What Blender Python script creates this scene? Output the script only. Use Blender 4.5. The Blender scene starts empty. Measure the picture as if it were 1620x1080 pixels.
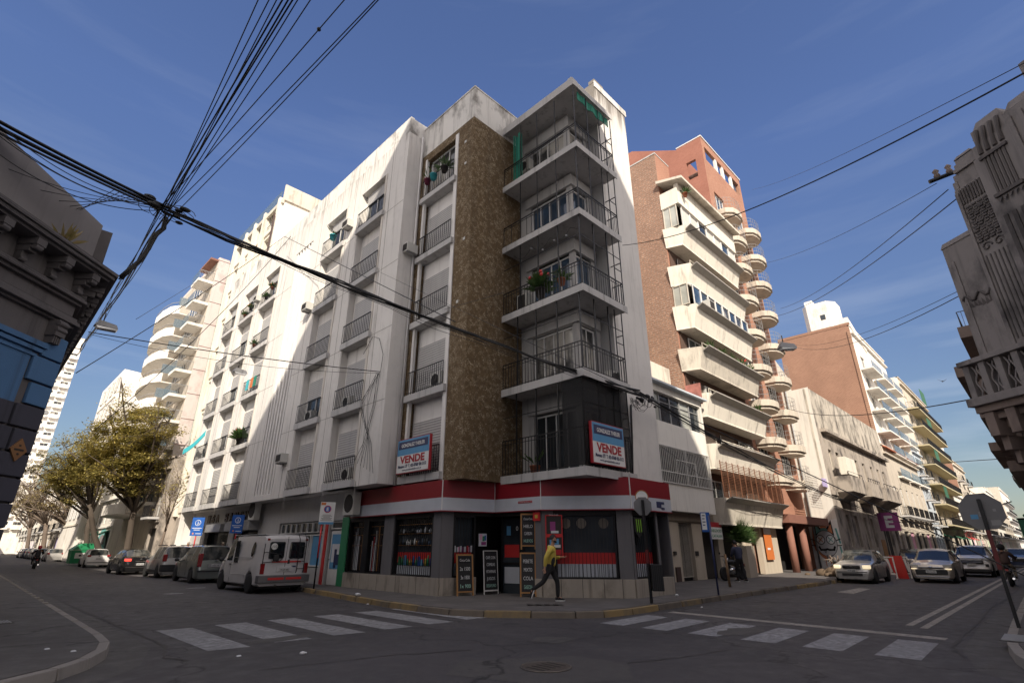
import bpy, bmesh, math, random
from mathutils import Vector, Matrix
S = bpy.context.scene
COL = S.collection
R_ = math.radians
random.seed(7)
# ---------------------------------------------------------------- camera
PITCH = math.atan(326.0 / 816.0)
HEAD = R_(44.8)                       # heading measured from +X (the right-hand street) towards +Y (the left-hand street)
EYE = 1.55
cam = bpy.data.cameras.new('camera'); cam.sensor_width = 36; cam.lens = 816.0 / 1620.0 * 36
cam.clip_start = 0.1; cam.clip_end = 3000
co = bpy.data.objects.new('camera', cam); COL.objects.link(co)
co.location = (0, 0, EYE); co.rotation_euler = (math.pi / 2 + PITCH, 0, HEAD - math.pi / 2)
S.camera = co
S.render.resolution_x = 1024; S.render.resolution_y = 682
# ---------------------------------------------------------------- light
SUNV = Vector((-0.8, -1.0, 1.0)).normalized()      # towards the sun
W = bpy.data.worlds.new('World'); S.world = W; W.use_nodes = True
nt = W.node_tree; bg = nt.nodes['Background']
sky = nt.nodes.new('ShaderNodeTexSky'); sky.sky_type = 'NISHITA'; sky.sun_disc = False
sky.sun_elevation = math.asin(SUNV.z); sky.sun_rotation = math.atan2(SUNV.x, SUNV.y)
sky.altitude = 0; sky.air_density = 1.0; sky.dust_density = 0.9; sky.ozone_density = 3.5
tcw = nt.nodes.new('ShaderNodeTexCoord'); mpw = nt.nodes.new('ShaderNodeMapping'); mpw.inputs['Scale'].default_value = (1.0, 1.0, 9.0)
nzw = nt.nodes.new('ShaderNodeTexNoise'); nzw.inputs['Scale'].default_value = 2.6; nzw.inputs['Detail'].default_value = 7; nzw.inputs['Roughness'].default_value = 0.55
rpw = nt.nodes.new('ShaderNodeValToRGB'); rpw.color_ramp.elements[0].position = 0.50; rpw.color_ramp.elements[1].position = 0.80
rpw.color_ramp.elements[1].color = (0.55, 0.55, 0.55, 1)
spw = nt.nodes.new('ShaderNodeSeparateXYZ'); rlo = nt.nodes.new('ShaderNodeMapRange')
rlo.inputs['From Min'].default_value = 0.05; rlo.inputs['From Max'].default_value = 0.42; rlo.inputs['To Min'].default_value = 1.0; rlo.inputs['To Max'].default_value = 0.13
mulw = nt.nodes.new('ShaderNodeMath'); mulw.operation = 'MULTIPLY'
mxw = nt.nodes.new('ShaderNodeMix'); mxw.data_type = 'RGBA'; mxw.inputs['B'].default_value = (4.2, 4.6, 5.2, 1)
nt.links.new(tcw.outputs['Generated'], mpw.inputs['Vector']); nt.links.new(mpw.outputs['Vector'], nzw.inputs['Vector'])
nt.links.new(nzw.outputs['Fac'], rpw.inputs['Fac']); nt.links.new(tcw.outputs['Generated'], spw.inputs['Vector'])
nt.links.new(spw.outputs['Z'], rlo.inputs['Value']); nt.links.new(rpw.outputs['Color'], mulw.inputs[0]); nt.links.new(rlo.outputs['Result'], mulw.inputs[1])
nt.links.new(mulw.outputs[0], mxw.inputs['Factor']); # unseen bright cloud added behind and above the photographer to lift the shade
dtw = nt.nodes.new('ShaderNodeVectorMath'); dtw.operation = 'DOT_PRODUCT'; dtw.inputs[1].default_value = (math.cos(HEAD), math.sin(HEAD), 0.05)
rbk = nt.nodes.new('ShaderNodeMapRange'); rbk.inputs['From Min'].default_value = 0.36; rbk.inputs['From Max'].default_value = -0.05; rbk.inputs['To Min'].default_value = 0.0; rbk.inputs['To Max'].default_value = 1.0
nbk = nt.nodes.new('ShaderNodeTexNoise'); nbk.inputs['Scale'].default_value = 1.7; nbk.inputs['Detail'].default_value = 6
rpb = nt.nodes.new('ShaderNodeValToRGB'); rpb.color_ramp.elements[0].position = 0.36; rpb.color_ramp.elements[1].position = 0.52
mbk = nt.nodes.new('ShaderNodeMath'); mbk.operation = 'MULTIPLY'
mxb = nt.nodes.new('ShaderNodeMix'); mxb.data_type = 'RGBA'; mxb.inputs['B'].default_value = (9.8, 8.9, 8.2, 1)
tnt = nt.nodes.new('ShaderNodeMix'); tnt.data_type = 'RGBA'; tnt.blend_type = 'MULTIPLY'; tnt.inputs['Factor'].default_value = 1.0; tnt.inputs['B'].default_value = (0.86, 0.80, 0.92, 1)
hzr = nt.nodes.new('ShaderNodeMapRange'); hzr.inputs['From Min'].default_value = 0.10; hzr.inputs['From Max'].default_value = 0.62
hzm = nt.nodes.new('ShaderNodeMix'); hzm.data_type = 'RGBA'; hzm.inputs['A'].default_value = (0.60, 0.54, 0.48, 1); hzm.inputs['B'].default_value = (0.84, 0.82, 0.98, 1)
nt.links.new(spw.outputs['Z'], hzr.inputs['Value']); nt.links.new(hzr.outputs['Result'], hzm.inputs['Factor']); nt.links.new(hzm.outputs['Result'], tnt.inputs['B'])
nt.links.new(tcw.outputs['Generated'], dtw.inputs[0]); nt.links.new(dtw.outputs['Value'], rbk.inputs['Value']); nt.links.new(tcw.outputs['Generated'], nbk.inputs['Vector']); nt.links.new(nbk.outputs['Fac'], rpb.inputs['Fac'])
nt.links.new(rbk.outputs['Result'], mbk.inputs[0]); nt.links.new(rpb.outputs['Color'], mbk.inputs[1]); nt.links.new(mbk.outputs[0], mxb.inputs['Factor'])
nt.links.new(sky.outputs['Color'], tnt.inputs['A']); nt.links.new(tnt.outputs['Result'], mxw.inputs['A'])
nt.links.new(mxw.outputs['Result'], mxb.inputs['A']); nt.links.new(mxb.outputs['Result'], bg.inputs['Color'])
bg.inputs['Strength'].default_value = 0.118
sl = bpy.data.lights.new('sun', 'SUN'); sl.energy = 4.5; sl.angle = R_(0.5); sl.color = (1.0, 0.90, 0.76)
so = bpy.data.objects.new('sun', sl); COL.objects.link(so); so.rotation_euler = SUNV.to_track_quat('Z', 'Y').to_euler()
S.view_settings.view_transform = 'Standard'; S.view_settings.look = 'None'; S.view_settings.gamma = 1.0
S.view_settings.exposure = 0.55
# ---------------------------------------------------------------- pixel rays (photo pixels, 1620 wide) -> points on real planes
_f = Vector((math.cos(HEAD) * math.cos(PITCH), math.sin(HEAD) * math.cos(PITCH), math.sin(PITCH)))
_r = Vector((math.sin(HEAD), -math.cos(HEAD), 0)); _u = _r.cross(_f)
def ray(px, py): return _f * 816 + _r * (px - 810) - _u * (py - 540)
def onp(px, py, ax, v):
    d = ray(px, py); t = (v - (EYE if ax == 2 else 0)) / d[ax]; return Vector((0, 0, EYE)) + d * t
def onX(px, py, v): return onp(px, py, 0, v)
def onY(px, py, v): return onp(px, py, 1, v)
def onZ(px, py, v=0): return onp(px, py, 2, v)
# ---------------------------------------------------------------- mesh builder
class MB:
    def __init__(s): s.v = []; s.f = []; s.sm = []
    def poly(s, pts, smooth=False):
        n = len(s.v); s.v += [tuple(p) for p in pts]; s.f.append(tuple(range(n, n + len(pts)))); s.sm.append(smooth); return s
    def box(s, x0, x1, y0, y1, z0, z1):
        return s.hexa([(x0, y0, z0), (x1, y0, z0), (x1, y1, z0), (x0, y1, z0), (x0, y0, z1), (x1, y0, z1), (x1, y1, z1), (x0, y1, z1)])
    def hexa(s, p):
        n = len(s.v); s.v += [tuple(q) for q in p]
        for f in ((0, 3, 2, 1), (4, 5, 6, 7), (0, 1, 5, 4), (1, 2, 6, 5), (2, 3, 7, 6), (3, 0, 4, 7)):
            s.f.append(tuple(n + i for i in f)); s.sm.append(False)
        return s
    def fb(s, F, u0, u1, z0, z1, d0, d1):
        p = F.p
        return s.hexa([p(u0, z0, d0), p(u1, z0, d0), p(u1, z0, d1), p(u0, z0, d1), p(u0, z1, d0), p(u1, z1, d0), p(u1, z1, d1), p(u0, z1, d1)])
    def prism(s, poly, z0, z1, cap=True):
        n = len(poly); a = len(s.v); s.v += [(x, y, z0) for x, y in poly] + [(x, y, z1) for x, y in poly]
        for i in range(n):
            j = (i + 1) % n; s.f.append((a + i, a + j, a + n + j, a + n + i)); s.sm.append(False)
        if cap:
            s.f.append(tuple(a + n + i for i in range(n))); s.f.append(tuple(a + n - 1 - i for i in range(n))); s.sm += [False, False]
        return s
    def tube(s, pts, r, n=6, caps=True):
        pts = [Vector(p) for p in pts]; m = len(pts); a = len(s.v)
        rs = r if isinstance(r, (list, tuple)) else [r] * m
        pu = None
        for i, p in enumerate(pts):
            d = (pts[min(i + 1, m - 1)] - pts[max(i - 1, 0)])
            d = d.normalized() if d.length > 1e-9 else Vector((0, 0, 1))
            if pu is None: u = d.orthogonal().normalized()
            else:
                u = pu - d * pu.dot(d); u = u.normalized() if u.length > 1e-6 else d.orthogonal().normalized()
            pu = u; w = d.cross(u)
            for k in range(n):
                t = 2 * math.pi * k / n; q = p + (u * math.cos(t) + w * math.sin(t)) * rs[i]; s.v.append(tuple(q))
        for i in range(m - 1):
            for k in range(n):
                k2 = (k + 1) % n; s.f.append((a + i * n + k, a + i * n + k2, a + (i + 1) * n + k2, a + (i + 1) * n + k)); s.sm.append(n > 4)
        if caps:
            s.f.append(tuple(a + n - 1 - k for k in range(n))); s.f.append(tuple(a + (m - 1) * n + k for k in range(n))); s.sm += [False, False]
        return s
    def bar(s, a, b, w): return s.tube([a, b], w * 0.7, 4)
    def lathe(s, c, prof, n=16, axis='z'):
        # prof: list of (radius, height) about axis through c
        a = len(s.v); c = Vector(c)
        for r, h in prof:
            for k in range(n):
                t = 2 * math.pi * k / n; x, y = r * math.cos(t), r * math.sin(t)
                q = {'z': (x, y, h), 'y': (x, h, y), 'x': (h, x, y)}[axis]; s.v.append(tuple(c + Vector(q)))
        for i in range(len(prof) - 1):
            for k in range(n):
                k2 = (k + 1) % n; s.f.append((a + i * n + k, a + i * n + k2, a + (i + 1) * n + k2, a + (i + 1) * n + k)); s.sm.append(True)
        s.f.append(tuple(a + n - 1 - k for k in range(n))); s.f.append(tuple(a + (len(prof) - 1) * n + k for k in range(n))); s.sm += [False, False]
        return s
    def ball(s, c, r, n=10, m=6, sz=(1, 1, 1)):
        a = len(s.v)
        for i in range(m + 1):
            ph = math.pi * i / m
            for k in range(n):
                t = 2 * math.pi * k / n
                s.v.append((c[0] + r * sz[0] * math.sin(ph) * math.cos(t), c[1] + r * sz[1] * math.sin(ph) * math.sin(t), c[2] + r * sz[2] * math.cos(ph)))
        for i in range(m):
            for k in range(n):
                k2 = (k + 1) % n; s.f.append((a + i * n + k, a + i * n + k2, a + (i + 1) * n + k2, a + (i + 1) * n + k)); s.sm.append(True)
        return s
    def wall(s, F, u0, u1, z0, z1, ops=(), rev=0.2, d=0.0):
        us = sorted({u0, u1} | {o[0] for o in ops} | {o[1] for o in ops}); zs = sorted({z0, z1} | {o[2] for o in ops} | {o[3] for o in ops})
        us = [u for u in us if u0 - 1e-6 <= u <= u1 + 1e-6]; zs = [z for z in zs if z0 - 1e-6 <= z <= z1 + 1e-6]
        for i in range(len(us) - 1):
            run = None
            for j in range(len(zs) - 1):
                cu, cz = (us[i] + us[i + 1]) / 2, (zs[j] + zs[j + 1]) / 2
                hole = any(o[0] < cu < o[1] and o[2] < cz < o[3] for o in ops)
                if not hole and run is None: run = zs[j]
                if (hole) and run is not None:
                    s.poly([F.p(us[i], run, d), F.p(us[i + 1], run, d), F.p(us[i + 1], zs[j], d), F.p(us[i], zs[j], d)]); run = None
            if run is not None: s.poly([F.p(us[i], run, d), F.p(us[i + 1], run, d), F.p(us[i + 1], z1, d), F.p(us[i], z1, d)])
        for o in ops:
            a, b, c, e = o[:4]
            for (p, q) in (((a, c), (b, c)), ((b, c), (b, e)), ((b, e), (a, e)), ((a, e), (a, c))):
                s.poly([F.p(p[0], p[1], d), F.p(q[0], q[1], d), F.p(q[0], q[1], d - rev), F.p(p[0], p[1], d - rev)])
        return s
    def build(s, name, mat, parent=None, local=False, bevel=0):
        me = bpy.data.meshes.new(name)
        o = bpy.data.objects.new(name, me); COL.objects.link(o)
        off = Vector((0, 0, 0))
        if parent is not None:
            o.parent = parent
            if not local:
                p = parent
                while p is not None: off += Vector(p.location); p = p.parent
        if off.length > 0: vs = [(v[0] - off.x, v[1] - off.y, v[2] - off.z) for v in s.v]
        else: vs = s.v
        me.from_pydata(vs, [], s.f); me.update()
        me.polygons.foreach_set('use_smooth', s.sm)
        if mat is not None: me.materials.append(mat)
        if bevel:
            bm = bmesh.new(); bm.from_mesh(me); bmesh.ops.remove_doubles(bm, verts=bm.verts, dist=1e-5)
            bmesh.ops.bevel(bm, geom=[e for e in bm.edges if len(e.link_faces) == 2 and e.calc_face_angle(0) > 0.6], offset=bevel, segments=2, affect='EDGES', profile=0.6)
            bm.to_mesh(me); bm.free()
        return o
class F:
    """facade frame: origin o (x, y), u direction along the wall, n outward"""
    def __init__(s, o, u, n): s.o = o; s.u = u; s.n = n
    def p(s, u, z, d=0.0): return (s.o[0] + s.u[0] * u + s.n[0] * d, s.o[1] + s.u[1] * u + s.n[1] * d, z)
def seg(a, b, flip=False):
    """facade frame from plan point a to plan point b, outward normal on the right of the direction (left if flip)"""
    v = Vector((b[0] - a[0], b[1] - a[1])); L = v.length; v /= L
    n = (v.y, -v.x) if not flip else (-v.y, v.x)
    return F(a, (v.x, v.y), n), L
def thing(name, label, cat, loc=(0, 0, 0), rot=(0, 0, 0), group=None, kind=None):
    o = bpy.data.objects.new(name, None); COL.objects.link(o); o.location = loc; o.rotation_euler = rot
    o.empty_display_size = 0.3
    return tag(o, label, cat, group, kind)
def tag(o, label=None, cat=None, group=None, kind=None):
    if label: o['label'] = label
    if cat: o['category'] = cat
    if group: o['group'] = group
    if kind: o['kind'] = kind
    return o
def dup(root, loc=None, rot=None, label=None, group=None):
    def cp(o, par):
        c = o.copy(); COL.objects.link(c); c.parent = par
        for ch in o.children: cp(ch, c)
        return c
    r = cp(root, root.parent)
    if loc is not None: r.location = loc
    if rot is not None: r.rotation_euler = rot
    if label: r['label'] = label
    if group: r['group'] = group
    return r
def dgmesh(o):
    bpy.context.view_layer.update()
    dg = bpy.context.evaluated_depsgraph_get()
    return bpy.data.meshes.new_from_object(o.evaluated_get(dg), depsgraph=dg)
_fonts = {}
def text(name, s, mat, parent, P, ud, vd, size, depth=0.006, align='CENTER', local=False, width=None, bold=0.0, xs=1.0):
    """lettering as a mesh: P centre baseline point, ud reading direction, vd up direction"""
    cu = bpy.data.curves.new(name, 'FONT'); cu.body = s; cu.size = size; cu.extrude = depth / 2; cu.align_x = align; cu.offset = bold; cu.resolution_u = 3
    t = bpy.data.objects.new(name, cu); COL.objects.link(t)
    me = dgmesh(t); bpy.data.objects.remove(t); bpy.data.curves.remove(cu)
    ud = Vector(ud).normalized(); vd = Vector(vd).normalized(); w = ud.cross(vd)
    k = xs
    if width:
        xx = [v.co.x for v in me.vertices]; wd = (max(xx) - min(xx)) or 1; k = width / wd
    off = Vector((0, 0, 0))
    if not local:
        p = parent
        while p is not None: off += Vector(p.location); p = p.parent
    P = Vector(P)
    for v in me.vertices: v.co = P - off + ud * v.co.x * k + vd * v.co.y + w * v.co.z
    me.materials.clear(); me.materials.append(mat); me.name = name
    o = bpy.data.objects.new(name, me); COL.objects.link(o); o.parent = parent
    return o
# ---------------------------------------------------------------- materials
def _new(name):
    m = bpy.data.materials.new(name); m.use_nodes = True; t = m.node_tree; return m, t, t.nodes['Principled BSDF']
def _n(t, k, **kw):
    n = t.nodes.new(k)
    for a, b in kw.items():
        if a in n.inputs: n.inputs[a].default_value = b
        else: setattr(n, a, b)
    return n
def _mix(t, a, b, fac, mode='MIX'):
    m = t.nodes.new('ShaderNodeMix'); m.data_type = 'RGBA'; m.blend_type = mode
    for s, v in (('Factor', fac), ('A', a), ('B', b)):
        if hasattr(v, 'links') or isinstance(v, bpy.types.NodeSocket): t.links.new(v, m.inputs[s])
        else: m.inputs[s].default_value = v if s == 'Factor' else (*v[:3], 1)
    return m.outputs['Result']
def _ramp(t, src, p0, p1, c0=(0, 0, 0, 1), c1=(1, 1, 1, 1)):
    r = t.nodes.new('ShaderNodeValToRGB'); r.color_ramp.elements[0].position = p0; r.color_ramp.elements[1].position = p1
    r.color_ramp.elements[0].color = c0; r.color_ramp.elements[1].color = c1; t.links.new(src, r.inputs['Fac']); return r.outputs['Color']
def _coord(t, scale=(1, 1, 1)):
    tc = t.nodes.new('ShaderNodeTexCoord'); mp = t.nodes.new('ShaderNodeMapping'); mp.inputs['Scale'].default_value = scale
    t.links.new(tc.outputs['Object'], mp.inputs['Vector']); return mp.outputs['Vector']
def _noise(t, vec, scale, detail=4, rough=0.55):
    n = _n(t, 'ShaderNodeTexNoise', Scale=scale, Detail=detail, Roughness=rough); t.links.new(vec, n.inputs['Vector']); return n.outputs['Fac']
def _bump(t, b, h, s, d=0.02):
    n = _n(t, 'ShaderNodeBump', Strength=s, Distance=d); t.links.new(h, n.inputs['Height']); t.links.new(n.outputs['Normal'], b.inputs['Normal'])
def plain(name, c, rough=0.6, metal=0.0, coat=0.0, var=0.12, emit=None, es=0, spec=None):
    m, t, b = _new(name)
    v = _noise(t, _coord(t), 3.0, 5)
    d = tuple(x * (1 - var) for x in c); l = tuple(min(1, x * (1 + var)) for x in c)
    t.links.new(_mix(t, d, l, v), b.inputs['Base Color'])
    b.inputs['Roughness'].default_value = rough; b.inputs['Metallic'].default_value = metal
    if coat: b.inputs['Coat Weight'].default_value = coat; b.inputs['Coat Roughness'].default_value = 0.04
    if spec is not None: b.inputs['Specular IOR Level'].default_value = spec
    if emit: b.inputs['Emission Color'].default_value = (*emit, 1); b.inputs['Emission Strength'].default_value = es
    return m
def plaster(name, c, dirt=(0.09, 0.08, 0.07), amt=0.5, streak=0.5, rough=0.9, var=0.10, base=0.0, bump=0.25, blotch=0.0, top=None):
    """painted render with rain streaks, blotches and fine grain"""
    m, t, b = _new(name)
    o = _coord(t); st = _coord(t, (3.2, 3.2, 0.22)); st2 = _coord(t, (9, 9, 0.5))
    big = _noise(t, o, 0.35, 6, 0.6); mid = _noise(t, o, 2.2, 6, 0.6); s1 = _noise(t, st, 1.0, 5, 0.6); s2 = _noise(t, st2, 1.0, 3, 0.6); fine = _noise(t, o, 45, 3)
    col = _mix(t, tuple(x * (1 - var) for x in c), tuple(min(1, x * (1 + var)) for x in c), big)
    col = _mix(t, col, tuple(x * 0.72 for x in c), _ramp(t, mid, 0.52, 0.85, c1=(0.55 * amt + .1,) * 3 + (1,)))
    g = t.nodes.new('ShaderNodeMath'); g.operation = 'MULTIPLY'
    t.links.new(_ramp(t, s1, 0.50, 0.72), g.inputs[0]); t.links.new(_ramp(t, s2, 0.38, 0.7), g.inputs[1])
    g2 = t.nodes.new('ShaderNodeMath'); g2.operation = 'MULTIPLY'; g2.inputs[1].default_value = streak
    t.links.new(g.outputs[0], g2.inputs[0])
    col = _mix(t, col, dirt, g2.outputs[0])
    if blotch:
        bl = _noise(t, _coord(t, (1, 1, 0.6)), 0.9, 8, 0.65)
        col = _mix(t, col, dirt, _ramp(t, bl, 0.58 - 0.1 * blotch, 0.66, c1=(min(1, blotch),) * 3 + (1,)))
    if top:                                   # rain-washed soot running down from the parapet
        sx = t.nodes.new('ShaderNodeSeparateXYZ'); ge = t.nodes.new('ShaderNodeNewGeometry'); t.links.new(ge.outputs['Position'], sx.inputs[0])
        mr = t.nodes.new('ShaderNodeMapRange'); mr.inputs['From Min'].default_value = top - 3.2; mr.inputs['From Max'].default_value = top; mr.inputs['To Max'].default_value = 0.55; t.links.new(sx.outputs['Z'], mr.inputs['Value'])
        s3 = _noise(t, _coord(t, (2.6, 2.6, 0.10)), 1.6, 7, 0.7); ad = t.nodes.new('ShaderNodeMath'); ad.operation = 'ADD'; t.links.new(mr.outputs['Result'], ad.inputs[0]); t.links.new(s3, ad.inputs[1])
        col = _mix(t, col, dirt, _ramp(t, ad.outputs[0], 0.78, 1.15, c1=(0.85, 0.85, 0.85, 1)))
    t.links.new(col, b.inputs['Base Color']); b.inputs['Roughness'].default_value = rough
    _bump(t, b, fine, bump, 0.01)
    return m
def stucco(name, c1, c2, c3):
    m, t, b = _new(name); o = _coord(t)
    a = _noise(t, o, 9, 5, 0.7); g = _n(t, 'ShaderNodeTexVoronoi', Scale=6.0); g.feature = 'DISTANCE_TO_EDGE'
    w = _noise(t, o, 3, 3); mp = _n(t, 'ShaderNodeVectorMath'); mp.operation = 'ADD'
    sc = _n(t, 'ShaderNodeVectorMath'); sc.operation = 'SCALE'; sc.inputs['Scale'].default_value = 1.3
    nz = _n(t, 'ShaderNodeTexNoise', Scale=4.0); t.links.new(o, nz.inputs['Vector']); t.links.new(nz.outputs['Color'], sc.inputs[0])
    t.links.new(o, mp.inputs[0]); t.links.new(sc.outputs[0], mp.inputs[1]); t.links.new(mp.outputs[0], g.inputs['Vector'])
    col = _mix(t, c1, c2, _ramp(t, a, 0.35, 0.7))
    ln = _ramp(t, g.outputs['Distance'], 0.0, 0.075, (1, 1, 1, 1), (0, 0, 0, 1))
    sp = _ramp(t, _noise(t, o, 5, 4, 0.7), 0.48, 0.56)
    k = t.nodes.new('ShaderNodeMath'); k.operation = 'MULTIPLY'; t.links.new(ln, k.inputs[0]); t.links.new(sp, k.inputs[1])
    k2 = t.nodes.new('ShaderNodeMath'); k2.operation = 'MULTIPLY'; k2.inputs[1].default_value = 1.0; t.links.new(k.outputs[0], k2.inputs[0])
    col = _mix(t, col, c3, k2.outputs[0])
    s1 = _noise(t, _coord(t, (2, 2, 0.12)), 1.0, 4); col = _mix(t, col, (0.05, 0.04, 0.03), _ramp(t, s1, 0.5, 0.85, c1=(0.35, 0.35, 0.35, 1)))
    t.links.new(col, b.inputs['Base Color']); b.inputs['Roughness'].default_value = 0.95; _bump(t, b, a, 0.8, 0.03)
    return m
def brick(name, axis, c1, c2, mortar, bw=0.24, bh=0.075, var=0.5, irregular=0.0):
    """axis 'x': the wall runs along x; axis 'y': along y"""
    m, t, b = _new(name); o = _coord(t)
    sp = t.nodes.new('ShaderNodeSeparateXYZ'); cb = t.nodes.new('ShaderNodeCombineXYZ'); t.links.new(o, sp.inputs[0])
    t.links.new(sp.outputs['X' if axis == 'x' else 'Y'], cb.inputs['X']); t.links.new(sp.outputs['Z'], cb.inputs['Y'])
    br = t.nodes.new('ShaderNodeTexBrick'); br.inputs['Scale'].default_value = 1.0; br.inputs['Brick Width'].default_value = bw; br.inputs['Row Height'].default_value = bh
    br.inputs['Mortar Size'].default_value = 0.012 * bw / 0.24; br.inputs['Color1'].default_value = (*c1, 1); br.inputs['Color2'].default_value = (*c2, 1); br.inputs['Mortar'].default_value = (*mortar, 1)
    br.inputs['Bias'].default_value = -0.1
    t.links.new(cb.outputs[0], br.inputs['Vector'])
    n = _noise(t, o, 0.5, 6, 0.6); n2 = _noise(t, _coord(t, (1, 1, 5)), 5, 4, 0.8)
    col = _mix(t, br.outputs['Color'], tuple(x * 0.6 for x in c1), _ramp(t, n, 0.4, 0.8, c1=(var, var, var, 1)))
    col = _mix(t, col, tuple(min(1, x * 1.5) for x in c2), _ramp(t, n2, 0.55, 0.8, c1=(var, var, var, 1)))
    col = _mix(t, col, (0.05, 0.035, 0.03), _ramp(t, n2, 0.42, 0.30, c1=(irregular, irregular, irregular, 1)))
    t.links.new(col, b.inputs['Base Color']); b.inputs['Roughness'].default_value = 0.92
    _bump(t, b, br.outputs['Fac'], -0.5, 0.012)
    return m
def slats(name, c, period=0.055, rough=0.6, amt=0.45, axis='Z'):
    """roller shutter: horizontal slats"""
    m, t, b = _new(name); o = _coord(t)
    sp = t.nodes.new('ShaderNodeSeparateXYZ'); t.links.new(o, sp.inputs[0])
    k = t.nodes.new('ShaderNodeMath'); k.operation = 'MULTIPLY'; k.inputs[1].default_value = 2 * math.pi / period; t.links.new(sp.outputs[axis], k.inputs[0])
    s = t.nodes.new('ShaderNodeMath'); s.operation = 'SINE'; t.links.new(k.outputs[0], s.inputs[0])
    r = _ramp(t, s.outputs[0], 0.0, 1.0); col = _mix(t, c, tuple(x * (1 - amt) for x in c), _ramp(t, s.outputs[0], 0.55, 0.95))
    st = _noise(t, _coord(t, (3, 3, 0.5)), 1.2, 4); col = _mix(t, col, tuple(x * 0.6 for x in c), _ramp(t, st, 0.5, 0.8, c1=(.5, .5, .5, 1)))
    t.links.new(col, b.inputs['Base Color']); b.inputs['Roughness'].default_value = rough; _bump(t, b, s.outputs[0], 0.6, 0.01)
    return m
def asphalt(name, c=(0.052, 0.050, 0.052), big=0.5, crack=0.5):
    m, t, b = _new(name); o = _coord(t)
    f = _noise(t, o, 90, 4, 0.7); md = _noise(t, o, 3.0, 6, 0.65); bg_ = _noise(t, o, 0.23, 5, 0.6); tr = _noise(t, _coord(t, (0.5, 0.06, 1)), 1.3, 3)
    col = _mix(t, tuple(x * 0.55 for x in c), tuple(x * 1.5 for x in c), f)
    col = _mix(t, col, tuple(x * 0.55 for x in c), _ramp(t, bg_, 0.42, 0.66, c1=(big, big, big, 1)))
    col = _mix(t, col, tuple(min(1, x * 2.0) for x in c), _ramp(t, md, 0.58, 0.85, c1=(0.35, 0.35, 0.35, 1)))
    col = _mix(t, col, tuple(x * 1.6 for x in c), _ramp(t, tr, 0.55, 0.75, c1=(0.3, 0.3, 0.3, 1)))
    nz = _n(t, 'ShaderNodeTexNoise', Scale=1.1, Detail=5.0); t.links.new(o, nz.inputs['Vector'])
    sc = _n(t, 'ShaderNodeVectorMath'); sc.operation = 'SCALE'; sc.inputs['Scale'].default_value = 1.6; t.links.new(nz.outputs['Color'], sc.inputs[0])
    ad = _n(t, 'ShaderNodeVectorMath'); ad.operation = 'ADD'; t.links.new(o, ad.inputs[0]); t.links.new(sc.outputs[0], ad.inputs[1])
    v = _n(t, 'ShaderNodeTexVoronoi', Scale=0.23); v.feature = 'DISTANCE_TO_EDGE'; t.links.new(ad.outputs[0], v.inputs['Vector'])
    cr = _ramp(t, v.outputs['Distance'], 0.0, 0.010, (crack, crack, crack, 1), (0, 0, 0, 1))
    col = _mix(t, col, (0.012, 0.011, 0.011), cr)
    t.links.new(col, b.inputs['Base Color'])
    rr = _ramp(t, md, 0.3, 0.7, (0.62, 0.62, 0.62, 1), (0.9, 0.9, 0.9, 1)); t.links.new(rr, b.inputs['Roughness']); _bump(t, b, f, 0.5, 0.008)
    return m
def paving(name, c, tile=0.4):
    m, t, b = _new(name); o = _coord(t)
    br = t.nodes.new('ShaderNodeTexBrick'); br.offset = 0.0; br.inputs['Scale'].default_value = 1.0; br.inputs['Brick Width'].default_value = tile; br.inputs['Row Height'].default_value = tile
    br.inputs['Mortar Size'].default_value = 0.008; br.inputs['Color1'].default_value = (*c, 1); br.inputs['Color2'].default_value = (*[x * 0.8 for x in c], 1); br.inputs['Mortar'].default_value = (*[x * 0.45 for x in c], 1)
    t.links.new(o, br.inputs['Vector'])
    n = _noise(t, o, 1.1, 7, 0.65); f = _noise(t, o, 60, 3)
    col = _mix(t, br.outputs['Color'], tuple(x * 0.5 for x in c), _ramp(t, n, 0.38, 0.68, c1=(0.75, 0.75, 0.75, 1)))
    col = _mix(t, col, tuple(min(1, x * 1.7) for x in c), _ramp(t, n, 0.62, 0.8, c1=(0.4, 0.4, 0.4, 1)))
    t.links.new(col, b.inputs['Base Color']); b.inputs['Roughness'].default_value = 0.9; _bump(t, b, f, 0.3, 0.006)
    return m
def paint(name, c, wear=0.5):
    """worn road paint"""
    m, t, b = _new(name); o = _coord(t); n = _noise(t, o, 7, 8, 0.75); g = _noise(t, o, 1.2, 4)
    k = t.nodes.new('ShaderNodeMath'); k.operation = 'MULTIPLY'; t.links.new(_ramp(t, n, 0.40, 0.62), k.inputs[0]); k.inputs[1].default_value = wear
    col = _mix(t, c, (0.06, 0.058, 0.06), k.outputs[0]); col = _mix(t, col, tuple(x * 0.55 for x in c), _ramp(t, g, 0.4, 0.7))
    t.links.new(col, b.inputs['Base Color']); b.inputs['Roughness'].default_value = 0.75; return m
def glass(name, c=(0.02, 0.025, 0.03), rough=0.06, var=0.6, curtain=None, scale=0.5):
    """window pane backed by a dark room (or a curtain)"""
    m, t, b = _new(name); o = _coord(t); n = _noise(t, o, scale, 3)
    c2 = curtain if curtain else tuple(x * (1 + 2 * var) for x in c)
    col = _mix(t, c, c2, _ramp(t, n, 0.45, 0.6))
    t.links.new(col, b.inputs['Base Color']); b.inputs['Roughness'].default_value = rough; b.inputs['Specular IOR Level'].default_value = 0.6
    _bump(t, b, _noise(t, o, 1.2, 2), 0.05, 0.05)
    return m
def sheer(name, c, alpha, rough=0.8):
    m, t, b = _new(name); b.inputs['Base Color'].default_value = (*c, 1); b.inputs['Alpha'].default_value = alpha; b.inputs['Roughness'].default_value = rough; return m
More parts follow.
